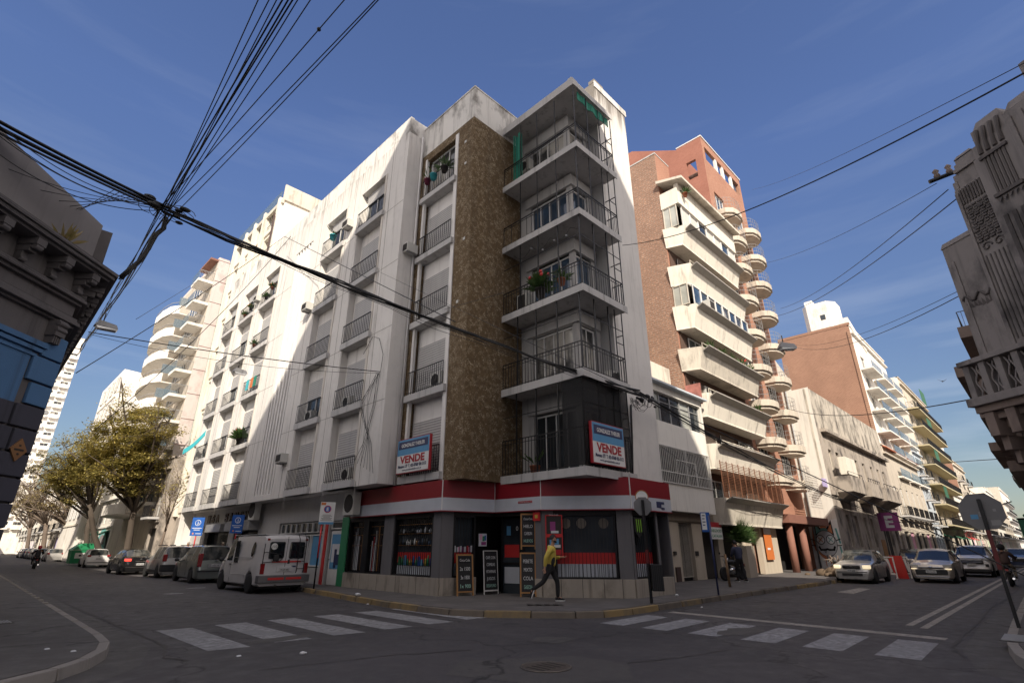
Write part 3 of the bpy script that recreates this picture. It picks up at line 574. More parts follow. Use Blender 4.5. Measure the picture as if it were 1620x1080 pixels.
w.poly([(10.25, 17.1, 19.9), (24, 17.1, 19.9), (24, Y1, 19.9), (10.25, Y1, 19.9)]); w.poly([(24, 17.1, .15), (24, Y1, .15), (24, Y1, 20), (24, 17.1, 20)])
w.build('wing_wall', M['whitew'], B)
pm = MB()                                     # weathered parapet of the wing, upper 0.95 m
pm.box(10.25, 10.45, 17.1, Y1, 20.15, 21.1); pm.box(10.45, 14.5, 17.1, 17.3, 20.15, 21.05); pm.box(10.45, 24, Y1 - .2, Y1, 20.15, 21.0)
pm.build('parapet', M['white_dirty'], B)
gr = MB()                                     # expansion joints and thin band lines on the wing
for y in (18.4, 21.9, 25.8, 30.2, 34.3, 38.2): gr.fb(FW, y - .012, y + .012, 3.75, 20.9, .001, .004)
for z in (6.9, 10.0, 13.1, 16.2):
    for a, b in ((17.1, 18.75), (21.2, 22.55), (25, 26.7), (29, 31.2), (33.8, 34.9), (37.6, 38.75)): gr.fb(FW, a, b, z - .008, z + .008, .001, .005)
gr.build('joint_lines', plain('joint_line', (.22, .20, .18), .9), B)
ribs = MB()
for i in range(6): ribs.fb(FW, 26.85 + i * .38, 26.99 + i * .38, 4.0, 18.4, -.30, -.02)
ribs.build('vertical_fins', M['white'], B)
for ci, (a, b) in enumerate((colA, colB, colC, colD, colE)):
    for k, z in enumerate(FL):
        bc = MB().fb(FW, a - .02, b + .02, z, z + .27, -.3, .13).build('balcony', M['slab'], B)
        railing(FW, a + .02, b - .02, z + .27, .09, bc, M['iron'], .92, .15)
        opened = random.choice((1.0, 1.0, .98, .45, .3, .75)) if k < 4 else random.choice((.25, .35, .5))
        if k == 4: opened = .3
        window(FW, a + .28, b - .30, z + .29, z + 2.35, -.30, B, M['glass'], mull=1, shut=opened)
jmat = plaster('cream_jamb', (.62, .58, .52), amt=.5, streak=.6)  # cream jamb fins at the right of every window column
for a, b in (colA, colB, colC, colD, colE): MB().fb(FW, a + .002, a + .16, 3.76, 18.6, -.3, .03).build('jamb_fin', jmat, B)
dm_ = MB(); rd = random.Random(12)            # dark drip marks below slabs, units and vents
for a, b in (colA, colB, colC, colD, colE):
    for z in FL:
        for u in (a - .03, b + .02):
            for q in range(3):
                uu = u + (rd.uniform(-.10, -.02) if u < a else rd.uniform(.0, .10)); L_ = rd.uniform(.4, 1.6); w_ = rd.uniform(.008, .02)
                dm_.poly([FW.p(uu - w_, z + .2, .0015), FW.p(uu + w_, z + .2, .0015), FW.p(uu + w_ * .3, z + .2 - L_, .0015), FW.p(uu - w_ * .3, z + .2 - L_, .0015)])
for q in range(70):
    uu = rd.uniform(17.2, 41.4); L_ = rd.uniform(.5, 2.4); w_ = rd.uniform(.01, .03)
    if any(a < uu < b for a, b in (colA, colB, colC, colD, colE)) and L_ > 1.3: L_ = 1.2
    dm_.poly([FW.p(uu - w_, 20.15, .0015), FW.p(uu + w_, 20.15, .0015), FW.p(uu + w_ * .2, 20.15 - L_, .0015), FW.p(uu - w_ * .2, 20.15 - L_, .0015)])
dm_.build('drip_stains', plain('drip_stain', (.40, .37, .34), .95, var=.4), B)
# brown bay
sw = (14.45, 16.75)
bw = MB().wall(FB, 13.35, 17.1, 3.66, 19.05, [(sw[0], sw[1], 3.68, 18.6)], .28)
bw.poly([(11.1, 13.35, 3.66), (14.05, 13.35, 3.66), (14.05, 13.35, 19.05), (11.1, 13.35, 19.05)])
bw.poly([(11.1, 13.35, 3.66), (14.0, 13.35, 3.66), (14.0, 17.1, 3.66), (11.1, 17.1, 3.66)])
bw.build('brown_stucco_wall', M['brown'], B)
bp = MB()
bp.poly([(11.1, 13.35, 19.05), (11.1, 17.1, 19.05), (11.1, 17.1, 20.75), (11.1, 13.35, 20.75)]); bp.poly([(11.1, 13.35, 19.05), (14.0, 13.35, 19.05), (14.0, 13.35, 20.75), (11.1, 13.35, 20.75)])
bp.box(11.1 - .03, 11.3, 13.32, 17.1, 20.75, 20.83); bp.box(11.3, 14.2, 13.32, 13.52, 20.75, 20.82)
bp.poly([(11.2, 13.45, 20.4), (14.2, 13.45, 20.4), (14.2, 17.1, 20.4), (11.2, 17.1, 20.4)])
bp.poly([(14.0, 13.35, 19.3), (14.0, 17.1, 19.3), (14.0, 17.1, 20.75), (14.0, 13.35, 20.75)])
bp.build('parapet', M['white_dirty'], B)
wp = MB().fb(FB, sw[0], sw[1], 3.7, 18.58, -.4, -.28)
wp.fb(FB, sw[0] - .12, sw[0] + .08, 3.67, 18.75, -.1, .04); wp.fb(FB, sw[1] - .10, sw[1] + .03, 3.67, 18.7, -.1, .03)
wp.build('window_surround', M['white'], B)
for k, z in enumerate(FL):
    bc = MB().fb(FB, sw[0] - .1, sw[1] + .12, z - .02, z + .24, -.26, .16).build('balcony', M['slab'], B)
    railing(FB, sw[0] + .05, sw[1], z + .24, .11, bc, M['iron'], .95, .13)
    window(FB, sw[0] + .18, sw[1] - .2, z + .25, z + 2.25 + (.15 if k == 4 else 0), -.26, B, M['glasscur'] if k == 4 else M['glass'], mull=2 if k == 4 else 1, shut=(1, 1, .98, .97, 0)[k], sm=M['shutter'])
# small fittings on the stucco
sf = MB()
for (u, z) in ((13.9, 10.2), (13.75, 16.7), (13.65, 12.9), (13.8, 17.9)): sf.fb(FB, u, u + .12, z, z + .12, .001, .02)
sf.build('vent_plate', M['acu'], B)
# recessed corner with five balconies
FX = F((14.0, 0), (0, 1), (-1, 0)); FY = F((0, 10.5), (1, 0), (0, -1)); FE = F((0, 9.9), (1, 0), (0, -1))
cw = MB(); ox = []; oy = []
for k in range(5):
    zt = FL[k] + .14
    ox.append((10.75, 12.75, zt + .02, zt + 2.25)); oy.append((14.12, 15.1, zt + .02 if k != 9 else zt, zt + 2.25))
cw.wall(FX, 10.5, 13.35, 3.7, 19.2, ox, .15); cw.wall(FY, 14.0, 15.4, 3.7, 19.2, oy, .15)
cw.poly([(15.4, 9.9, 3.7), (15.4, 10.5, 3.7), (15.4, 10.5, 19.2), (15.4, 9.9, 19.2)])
cw.build('balcony_wall', M['shadew'], B)
ew = MB().poly([(15.4, 9.9, 3.7), (17.9, 9.9, 3.7), (17.9, 9.9, 21.75), (15.4, 9.9, 21.75)])
ew.poly([(17.9, 9.9, 2.0), (17.9, 24, 2.0), (17.9, 24, 21.75), (17.9, 9.9, 21.75)]); ew.poly([(15.4, 9.9, 21.75), (17.9, 9.9, 21.75), (17.9, 13, 21.75), (15.4, 13, 21.75)])
ew.box(15.39, 16.1, 9.88, 10.2, 21.76, 21.95); ew.poly([(15.4, 9.9, 19.2), (15.4, 13, 19.2), (15.4, 13, 21.75), (15.4, 9.9, 21.75)])
ew.poly([(14.05, 10.55, 19.3), (17.9, 10.5, 19.3), (17.9, 24, 19.3), (14.05, 24, 19.3)]); ew.box(13.7, 15.38, 9.95, 10.15, 19.43, 20.75); ew.box(13.7, 13.9, 10.15, 17, 19.43, 20.7)
ew.poly([(14, 17.2, .2), (24, 17.2, .2), (24, 17.2, 19.9), (14, 17.2, 19.9)])
ew.build('end_wall', M['whitew'], B)
sp = MB().box(15.37, 18.0, 9.86, 9.9 - .001, 21.45, 21.80); sp.build('parapet', M['white_dirty'], B)
XC, YL, XR = 12.9, 13.42, 15.65
YC = [9.62, 9.55, 9.38, 9.35, 9.3, 9.3]
for k in range(6):
    z1 = (3.85, 6.98, 10.0, 13.12, 16.2, 19.42)[k]; yc = YC[k]; xr = XR - (.06 if k else 0)
    s = MB(); s.prism([(XC, yc), (xr, yc), (xr, 9.898), (15.398, 9.898), (15.398, 10.498), (13.998, 10.498), (13.998, 13.348), (XC, 13.348)], z1 - .2, z1)
    s.box(XC - .03, XC, yc - .03, 13.40, z1 - .26, z1 + .01); s.box(XC, xr + .03, yc - .03, yc, z1 - .26, z1 + .01)
    if k == 5:
        s.box(XC - .03, 13.2, yc, 13.35, z1 + .01, z1 + .12); s.build('balcony_roof', M['slab'], B); break
    bc = s.build('balcony', M['slab'], B)
    GX = F((XC + .05, 0), (0, 1), (-1, 0)); GY = F((0, yc + .05), (1, 0), (0, -1))
    h = 1.0 if k else 1.25
    a = railing(GX, yc + .05, 13.33, z1, 0, bc, M['iron'], h, .14 if k in (1, 2, 0) else .42, mid=.16 if k in (0, 1, 2) else .13)
    railing(GY, XC + .1, XR - .12, z1, 0, bc, M['iron'], h, .14 if k in (1, 2, 0) else .2, mid=.16 if k in (0, 1, 2) else .13)
    # side return of the railing back to the end wall and posts up to the slab above
    m = MB(); zt = z1 + 2.9
    m.box(XR - .13, XR - .10, yc + .06, 9.89, z1 + h - .03, z1 + h)
    for i in range(3): m.box(XR - .125, XR - .105, yc + .1 + i * .14, yc + .115 + i * .14, z1, z1 + h)
    m.box(XR - .13, XR - .10, yc + .03, yc + .06, z1, zt); m.box(XR - .6, XR - .57, yc + .03, yc + .06, z1, zt)
    m.box(XR - .56, XR - .13, yc + .035, yc + .055, z1 + 1.5, z1 + 1.53); m.box(XR - .13, XR - .1, yc + .06, 9.89, z1 + 1.9, z1 + 1.93)
    pw = .03 if k > 2 else .042
    for yy in (yc + .04, yc + 1.05, yc + 2.05, yc + 3.0): m.box(XC + .04, XC + .04 + pw, yy, yy + pw, z1, zt)
    for xx in (XC + .9, XC + 1.75): m.box(xx, xx + pw, yc + .04, yc + .04 + pw, z1, zt)
    if k <= 2:
        m.box(XC + .04, XC + .06, yc + .05, 13.3, z1 + 2.05, z1 + 2.075); m.box(XC + .1, XR - .12, yc + .04, yc + .06, z1 + 2.05, z1 + 2.075)
    m.build('screen_posts', M['iron'], bc)
    gm = (M['glass'], M['glasscur'], M['glassb'], M['glassb'], M['glasscur'])[k]
    window(FX, 10.77, 12.73, z1 + .02, z1 + 2.2, -.13, B, gm, mull=3)
    window(FY, 14.14, 15.08, z1 + .02, z1 + 2.2, -.13, B, gm, mull=1)
    rb = MB().fb(FX, 10.5, 13.0, z1 + 2.27, z1 + 2.75, .001, .10); rb.fb(FY, 13.9, 15.3, z1 + 2.27, z1 + 2.75, .001, .10); rb.build('shutter_box', M['shadew'], B)
# downpipe between the wing and the bay
MB().tube([(10.95, 17.02, 3.7), (10.95, 17.02, 20.2)], .045, 8).build('downpipe', M['whitetrim'], B)
# ---- things on these balconies
aircon(FW, 22.05, 16.95, .0, 'window air conditioner high on the white wall beside the topmost balcony', .6, .4, .35)
aircon(FW, 25.5, 13.35, .0, 'white window air conditioner beside the fins above a street cable', .6, .4, .4)
aircon(FW, 25.7, 5.35, .0, 'brown framed window air conditioner low on the shaded white wall', .62, .42, .35)
aircon(FW, 17.0, 13.5, -.75, 'grey air conditioner fixed to the brown wall edge beside the bay window', .5, .42, .55)
aircon(FW, 34.35, 17.0, .0, 'small white air conditioner high between two flowered balconies', .5, .35, .3)
aircon(FB, 15.0, FL[1] + .26, -.2, 'split air conditioner standing on the brown bay balcony with a round fan', .7, .55, .28, 1)
aircon(FW, 20.3, FL[1] + .28, -.27, 'split air conditioner behind the railing of the second wing balcony from the brown bay', .7, .5, .27, 1)
aircon(FW, 23.9, FL[1] + .28, -.27, 'split air conditioner behind the first floor railing next to the fins', .7, .5, .27, 1)
aircon(FW, 19.6, FL[0] + .28, -.27, 'split air conditioner on the lowest wing balcony above the parking sign', .7, .5, .27, 1)
aircon(FX, 13.0, 10.0, .01, 'tall white cabinet air conditioner on the third corner balcony by the brown wall', .5, 1.15, .35)
aircon(FX, 12.9, 17.3, .01, 'white condenser hanging on the top corner balcony wall behind the teal curtain', .75, .6, .3, 1)
aircon(FY, 15.3, 7.0, .35, 'grey condenser behind the railing of the second corner balcony', .6, .5, .25, 1)
aircon(FW, 29.9 - .2, 2.9, -.6, 'large cream condenser under the overhang beside the lettered fascia', .8, 1.0, .3, 1)
aircon(FW, 19.6, 2.75, -.62, 'cream condenser under the overhang at the end of the red fascia', .8, .85, .3, 1)
c = MB()
for i in range(12):
    u = 12.85 - i * .045; c.fb(FX, u - .045, u, 16.25, 18.75 + .1 * math.sin(i), .92 + .05 * math.sin(i * 1.9), .96 + .05 * math.sin(i * 1.9))
tag(c.build('curtain', M['tealcl']), 'teal cloth hanging at the brown wall end of the top corner balcony', 'curtain')
c = MB()
for i in range(24): c.box(13.3 + i * .09, 13.38 + i * .09, 9.40 + .02 * math.sin(i), 9.42 + .02 * math.sin(i), 18.72 + .05 * math.sin(i * .7), 19.15)
tag(c.build('awning', M['tealcl']), 'rolled green awning under the roof of the top corner balcony', 'awning')
plantpot((13.12, 11.5, 10.3), 'bushy reddish plant behind the third corner balcony railing', 1.5, flowers='redb', n=260, pot='dark')
plantpot((13.15, 10.5, 10.45), 'brown planter of trailing leaves at the corner of the third corner balcony', 1.1, n=60)
plantpot((13.3, 12.1, 3.86), 'small terracotta pot on the netted lowest corner balcony', 1.3, n=10)
plantpot((10.95, 15.9, FL[4] + .85), 'turquoise pot hooked on the top railing of the brown bay', 1.2, pot='cyan', n=8)
plantpot((10.95, 16.35, FL[4] + .85), 'dark red pot hooked beside the turquoise one on the brown bay railing', 1.1, pot='magenta', n=10)
plantpot((10.95, 15.1, FL[4] + .8), 'dark succulent hanging at the right of the brown bay top railing', 1.2, pot='dark', n=50)
plantpot((10.18, 23.9, FL[4] + .95), 'turquoise pot on the upper railing of the second column from the brown bay', 1.3, pot='cyan', n=6)
for i, (y, z) in enumerate(((32.0, FL[4] + .9), (32.9, FL[4] + .5), (33.4, FL[3] + .4), (35.6, FL[4] + .6), (36.6, FL[4] + .4))):
    plantpot((10.2, y, z), ('orange potted flowers at the right end of the top sunlit balcony', 'leafy pot in the middle of the top sunlit balcony', 'green leafy pot one floor below the top sunlit balcony', 'orange pot on the railing of the top balcony near the cream building', 'small bush on the top balcony nearest the cream building')[i], .8, flowers='orange' if i in (0, 3) else None, n=110, pot='dark' if i % 2 else 'terracotta')
plantpot((10.2, 32.6, FL[1] + .3), 'red flowering plants filling a sunlit first floor balcony', 1.5, flowers='redb', n=260, pot='dark')
for i, (y, cc) in enumerate(((31.6, 'tealcl'), (32.1, 'orange'), (32.8, 'cyan'))):
    m = MB(); m.fb(FW, y, y + .35, FL[2] + .55, FL[2] + 1.15, .12, .15); m.fb(FW, y + .05, y + .3, FL[2] + 1.15, FL[2] + 1.2, .08, .15)
    tag(m.build('laundry', M[cc]), ('dark green cloth', 'orange cloth', 'turquoise cloth')[i] + ' drying on a second floor balcony railing of the sunlit wing', 'laundry')
c = MB(); P0 = Vector((10.1, 39.6, 9.0)); P1 = Vector((9.5, 41.6, 7.9))
for i in range(8):
    a = P0.lerp(P1, i / 8); b = P0.lerp(P1, (i + 1) / 8); s = Vector((0, 0, -.16 * math.sin(math.pi * i / 8))); s2 = Vector((0, 0, -.16 * math.sin(math.pi * (i + 1) / 8)))
    c.hexa([a + s + Vector((0, 0, -.35)), b + s2 + Vector((0, 0, -.35)), b + s2 + Vector((.03, 0, -.35)), a + s + Vector((.03, 0, -.35)), a + s, b + s2, b + s2 + Vector((.03, 0, 0)), a + s + Vector((.03, 0, 0))])
tag(c.build('cloth_banner', M['cyan']), 'turquoise cloth strung out from the far end of the white wing', 'cloth')
# fairy lights under the second slab from the top
fl = thing('string_lights', 'string of small bulbs hanging under the corner balcony ceiling', 'string lights', (13.3, 11, 12.9))
pts = [(13.3, 13.1 - i * .2, 12.85 - .35 * abs(math.sin(i * .62))) for i in range(18)]
MB().tube(pts, .008, 4).build('wire', M['cable'], fl)
for i in (2, 5, 8, 11, 14): MB().ball((pts[i][0], pts[i][1], pts[i][2] - .07), .045, 8, 6).build('bulb', M['lamp'], fl)
# black netting round the lowest corner balcony
nt_ = MB(); z1 = 3.86
nt_.box(XC + .02, XC + .03, 9.68, 10.5, z1 + .05, 6.7); nt_.box(XC + .05, XR - .15, 9.66, 9.672, z1 + .05, 6.7)
tag(nt_.build('balcony_netting', M['mesh']), 'black netting stretched round the lowest corner balcony', 'netting')
# for-sale boards
def sale_board(F_, u0, u1, z0, z1, d, label, group=None):
    t = thing('for_sale_sign', label, 'sign', F_.p((u0 + u1) / 2, z0, d)); H = z1 - z0; Wd = abs(u1 - u0); a, b = min(u0, u1), max(u0, u1)
    MB().fb(F_, a, b, z0, z1, d - .10, d).build('frame', M['darkred'], t)
    MB().fb(F_, a + .025, b - .025, z0 + .025, z1 - .025, d + .001, d + .008).build('panel', M['signwhite2'], t)
    MB().fb(F_, a + .025, b - .025, z0 + H * .52, z1 - .025, d + .008, d + .012).build('blue_band', M['skyblue'], t)
    MB().fb(F_, a + .1, b - .1, z0 + H * .70, z1 - .1, d + .012, d + .016).build('name_plate', M['navy'], t)
    s = 1 if u1 > u0 else -1; ud = (F_.u[0] * s, F_.u[1] * s, 0); c = (u0 + u1) / 2
    text('lettering', 'GONZALEZ THEILER', M['signwhite2'], t, F_.p(c, z0 + H * .755, d + .022), ud, (0, 0, 1), H * .14, .004, width=Wd * .72, bold=.004)
    text('lettering', 'VENDE', M['darkred'], t, F_.p(c, z0 + H * .29, d + .015), ud, (0, 0, 1), H * .29, .004, width=Wd * .76, bold=.012)
    text('lettering', 'Moreno 177  T. 425 0768/ 426 3112', M['navy'], t, F_.p(c, z0 + H * .16, d + .015), ud, (0, 0, 1), H * .12, .004, width=Wd * .86, bold=.003)
    text('lettering', 'www.gonzaleztheiler.com.ar', M['navy'], t, F_.p(c, z0 + H * .07, d + .015), ud, (0, 0, 1), H * .07, .004, width=Wd * .6)
    return t
sale_board(FB, 16.70, 14.72, 4.04, 5.28, .34, 'red framed sale board on the railing of the brown bay window')
sale_board(F((0, 9.62), (1, 0), (0, -1)), 13.12, 14.9, 3.97, 5.28, .10, 'red framed sale board on the netted lowest corner balcony')
# ---------------------------------------------------------------- ground floor of the corner building: the shop
def hz(px, py, x, y):
    d = ray(px, py); return EYE + d.z * math.hypot(x, y) / math.hypot(d.x, d.y)
A_, B_, C_, D_, E_ = (11.1, 14.28), (13.0, 13.78), (13.13, 11.68), (14.82, 9.48), (17.1, 9.48)
FS0 = F((11.1, 0), (0, 1), (-1, 0)); FS1, L1 = seg(A_, B_); FS2, L2 = seg(B_, C_); FS3, L3 = seg(C_, D_); FS4, L4 = seg(D_, E_)
ZS, ZP, ZW, ZT = .147, .66, 2.56, 3.7
pl = MB()                                   # stone plinth
pl.fb(FS0, 14.28, 20.3, ZS, ZP, -.2, .07); pl.fb(FS1, 0, 1.28, ZS, ZP, -.2, .07); pl.fb(FS3, 0, L3, ZS, ZP, -.2, .07); pl.fb(FS4, 0, L4, ZS, ZP, -.2, .07); pl.fb(FS2, L2 - .28, L2, ZS, ZP, -.2, .06)
pl.build('plinth', M['plinth'], B)
pj = MB()
for u in (15.4, 16.6, 17.8, 19.0): pj.fb(FS0, u, u + .012, ZS, ZP, .071, .074)
for u in (.55, 1.2, 1.85, 2.4): pj.fb(FS3, u, u + .014, ZS, ZP, .071, .074)
for u in (.7, 1.5): pj.fb(FS4, u, u + .014, ZS, ZP, .071, .074)
pj.build('plinth_joints', M['dark'], B)
for f, a, b in ((FS0, 14.28, 14.68), (FS0, 17.03, 17.66), (FS1, 0, .42), (FS2, L2 - .26, L2), (FS3, 0, .36), (FS3, L3 - .42, L3), (FS4, 0, .12), (FS4, 1.5, 1.62)):
    MB().fb(f, a, b, ZP, 2.66, -.25, .03).build('granite_pillar', M['pillar'], B)
wd = MB()                                   # dark infill walls behind and above the display windows
for f, a, b in ((FS0, 14.28, 20.3), (FS1, 0, 1.28), (FS3, 0, L3), (FS4, 0, L4)): wd.fb(f, a, b, ZW, 2.72, -.24, .0); wd.fb(f, a, b, 2.72, ZT, -.24, -.02)
wd.fb(FS1, 1.28, L1, ZW, ZT, -.24, -.02); wd.fb(FS2, 0, L2, ZW, ZT, -.24, -.02)
wd.prism([(11.15, 14.3), (13.0, 13.8), (13.2, 11.7), (14.85, 9.52), (17.1, 9.52), (17.1, 20), (11.15, 20)], 3.55, 3.69)
wd.build('shop_lintel', M['dark'], B)
def grille(f, a, b, z0, z1, d, par, step=.105, mat='iron', name='grille', hor=(0.0,)):
    m = MB(); n = max(2, int((b - a) / step))
    for i in range(n + 1): u = a + (b - a) * i / n; m.fb(f, u - .008, u + .008, z0, z1, d - .008, d + .008)
    for z in (z0, z1, *[z0 + (z1 - z0) * h for h in hor if h]): m.fb(f, a, b, z - .012, z + .012, d - .01, d + .012)
    return m.build(name, M[mat], par)
# window 1 (left), window 2, chamfer window, right window, end window
for f, a, b, kind in ((FS0, 17.7, 20.25, 1), (FS0, 14.72, 17.0, 2), (FS1, .45, 1.25, 3), (FS3, .40, L3 - .46, 4), (FS4, .16, 1.48, 5)):
    g = MB().fb(f, a, b, ZP + .02, ZW - .02, -.2, -.18).build('shop_window', M['glass'], B)
    fr = MB()
    for u in (a, b - .05): fr.fb(f, u, u + .05, ZP, ZW, -.17, .0)
    fr.fb(f, a, b, ZP, ZP + .04, -.17, .0); fr.fb(f, a, b, ZW - .05, ZW, -.17, .0)
    if kind == 1: fr.fb(f, (a + b) / 2 - .18, (a + b) / 2 + .18, ZP, ZW, -.17, .005)
    fr.build('frame', M['iron'], g)
    if kind != 1:
        MB().fb(f, a + .05, b - .05, 1.08, 1.41, -.178, -.170).build('red_band', M['redb'], g)
        wv = MB(); n = max(3, int((b - a) / .13))
        for i in range(n): wv.fb(f, a + .05 + (b - a - .1) * i / n + .008, a + .05 + (b - a - .1) * (i + 1) / n - .008, ZP + .05, 1.08 if kind > 2 else .98, -.178, -.171)
        wv.build('white_slat_panel', M['signwhite'], g)
    grille(f, a + .05, b - .05, ZP + .04, ZW - .05, -.09, g, .11)
    if kind in (1, 2):
        sh = MB()
        for z in (1.62, 2.0, 2.3): sh.fb(f, a + .08, b - .08, z, z + .02, -.168, -.12)
        sh.build('shelf', M['wood'], g)
def goods(f, us, z, n, label, sizes=(.05, .2), kinds=('bottle',), cols=('green', 'glassb', 'redb', 'signwhite2', 'skyblue', 'wood', 'purple'), group=None, d=-.145):
    for i in range(n):
        u = us[0] + (us[1] - us[0]) * (i + .5) / n + random.uniform(-.02, .02); h = random.uniform(*sizes); w = min(.05, (us[1] - us[0]) / n * .4); k = random.choice(kinds)
        m = MB(); c = f.p(u, z, d)
        if k == 'bottle': m.lathe(c, [(w, 0), (w, h * .6), (w * .4, h * .78), (w * .4, h)], 8); nm = 'bottle'
        else: m.fb(f, u - w, u + w, z, z + h, d - .022, d + .022); nm = 'packet'
        tag(m.build(nm, M[random.choice(cols)], bevel=0), ('small bottle' if nm == 'bottle' else 'small packet') + label, nm, group + (' bottles' if nm == 'bottle' else ' packets'))
goods(FS0, (14.85, 16.85), 1.64, 14, ' on the middle shelf behind the bars of the second shop window', (.14, .24), cols=('carglasst', 'glassb', 'wood', 'signwhite2'), group='middle shelf of the shop window')
goods(FS0, (14.85, 16.85), 2.02, 14, ' on the top shelf behind the bars of the second shop window', (.12, .2), cols=('carglasst', 'dark', 'wood', 'signwhite'), group='top shelf of the shop window')
goods(FS0, (14.85, 16.85), 1.0, 12, ' in the green and blue pile at the foot of the second shop window', (.18, .34), ('packet', 'bottle'), ('green', 'green', 'blue', 'skyblue', 'gbin', 'yellow', 'signwhite2'), 'foot of the shop window', -.15)
goods(FS0, (17.8, 18.7), .75, 10, ' in the right half of the leftmost barred shop window', (.9, 1.6), ('packet',), ('cbrown', 'wood', 'paper', 'dark', 'darkred'), 'tall hanging in the shop window')
goods(FS0, (19.25, 20.15), .75, 10, ' in the left half of the leftmost barred shop window', (.9, 1.6), ('packet',), ('cbrown', 'wood', 'paper', 'dark', 'darkred'), 'tall hanging left in the shop window')
goods(FS1, (.52, 1.2), 1.42, 9, ' in the row above the red band beside the shop door', (.14, .2), ('packet',), ('purple', 'paper', 'darkred', 'pinkp'), 'row beside the shop door')
# doorway
dr = MB(); dr.prism([(12.3, 13.98), (12.6, 14.6), (14.2, 14.6), (14.2, 11.9), (13.2, 11.95), (13.3, 12.0), (14.1, 12.0), (14.1, 14.5), (12.6, 14.5)], ZS, 3.6, False); dr.build('entrance_recess', M['black'], B)
door = MB().hexa([(13.35, 13.75, ZS), (13.75, 12.2, ZS), (13.80, 12.2, ZS), (13.40, 13.75, ZS), (13.35, 13.75, 2.5), (13.75, 12.2, 2.5), (13.80, 12.2, 2.5), (13.40, 13.75, 2.5)]).build('shop_door', M['glass'], B)
FD, LD = seg((13.35, 13.75), (13.75, 12.2))
dm = MB()
for u in (0, .72, .84, 1.54): dm.fb(FD, u, u + .06, ZS, 2.5, .001, .05)
dm.fb(FD, .06, 1.54, 1.02, 1.10, .001, .04); dm.build('frame', M['iron'], door)
MB().fb(FD, .12, .70, 1.25, 1.65, .001, .012).build('red_panel', M['redb'], door); MB().fb(FD, .12, .72, .45, .95, .001, .012).build('white_panel', M['signwhite'], door)
MB().fb(FD, .2, .36, 1.95, 2.25, .001, .012).build('blue_sticker', M['skyblue'], door); text('lettering', '0', M['chalk'], door, FD.p(.62, 2.1, .02), (FD.u[0], FD.u[1], 0), (0, 0, 1), .2)
# red and white fascia
fa = [(10.95, 20.05), (10.95, 14.12), (12.85, 13.6), (13.0, 11.6), (14.72, 9.32), (17.25, 9.32)]
zf0, zfm, zf1 = 2.66, 3.10, 3.66
for nm, z0, z1, mat, dd in (('fascia_red_band', zfm, zf1, 'red', 0), ('fascia_white_band', zf0 + .03, zfm, 'signwhite', .0), ('fascia_edge', zf0, zf0 + .03, 'red', .02)):
    m = MB()
    for i in range(5):
        f, L = seg(fa[i], fa[i + 1]); m.fb(f, -dd, L + dd * .5, z0, z1, -.12, dd)
    m.build(nm, M[mat], B)
m = MB()
for i in range(1, 5):
    f, L = seg(fa[i], fa[i + 1]); m.fb(f, -.012, .012, zf0, zf1 - .0, -.02, .012)
m.build('fascia_corner_strip', M['whitetrim'], B)
so_ = MB().prism([(11.0, 20.0), (11.0, 14.15), (12.88, 13.65), (13.03, 11.62), (14.74, 9.36), (17.2, 9.36), (17.2, 9.8), (15, 9.8), (13.4, 12), (13.2, 14), (11.3, 14.6), (11.3, 20.0)], 3.6, 3.655); so_.build('fascia_top', M['dark'], B)
f4, _ = seg(fa[4], fa[5]); f3, L3f = seg(fa[2], fa[3])
m = MB()                                     # dark zig-zag mark at the right end of the fascia
m.fb(f4, 1.55, 2.05, 2.92, 3.0, .001, .01); m.fb(f4, 1.55, 1.85, 2.80, 2.92, .001, .01); m.fb(f4, 1.85, 2.05, 2.75, 2.82, .001, .01)
m.build('fascia_mark', M['navy'], B)
MB().fb(f3, L3f - .95, L3f - .35, 2.92, 2.99, .001, .008).build('fascia_label', M['darkred'], B)
text('lettering', 'HORARIO DE ATENCION', M['signwhite2'], B, f3.p(L3f - .65, 2.94, .012), (f3.u[0], f3.u[1], 0), (0, 0, 1), .04, .002, width=.54)
# side wall under the white end wall
m = MB(); m.box(17.1, 17.16, 9.42, 13, ZS, 3.7); m.box(17.1, 17.9, 9.9, 10.0, ZS, 3.72); m.build('end_pillar', M['pillar'], B)
# lower wall under the white wing
lw = MB().wall(FS0, 20.3, Y1, ZS, 3.72, [(20.85, 22.0, ZS, 2.62), (22.55, 27.2, .75, 2.66), (29.9, 33.4, ZS, 2.45), (34.3, 38.6, ZS, 2.45)], .2)
lw.fb(FS0, 20.3, Y1, ZS, 3.7, -.6, -.5)
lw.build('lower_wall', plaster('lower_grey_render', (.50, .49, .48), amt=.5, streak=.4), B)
MB().fb(FS0, 20.3, 20.82, ZS, 2.72, .001, .05).build('green_pillar', M['green'], B)
d = MB().fb(FS0, 20.9, 21.95, ZS, 2.22, -.16, -.12).build('side_door', M['whitetrim'], B)
MB().fb(FS0, 21.02, 21.83, .75, 2.08, -.118, -.11).build('glass', M['skyblue'], d)
m = MB(); m.fb(FS0, 21.1, 21.75, 1.0, 1.7, -.108, -.104); m.build('poster', M['paper'], d)
m = MB(); m.fb(FS0, 21.3, 21.5, .8, 1.5, -.103, -.1); m.fb(FS0, 21.1, 21.3, .9, 1.3, -.103, -.1); m.build('poster_figure', M['navy'], d)
MB().ball(FS0.p(21.9, 1.1, -.1), .035).build('handle', M['chrome'], d)
window(FS0, 20.9, 21.95, 2.28, 2.6, -.12, B, M['glass'], mull=0)
for i in range(4): window(FS0, 22.65 + i * 1.14, 23.7 + i * 1.14, .8, 2.1, -.12, B, M['skyblue'] if i % 2 == 0 else M['glass'], mull=0)
for i in range(8): window(FS0, 22.62 + i * .57, 23.14 + i * .57, 2.18, 2.62, -.12, B, M['glass'], mull=0, fr=.035)
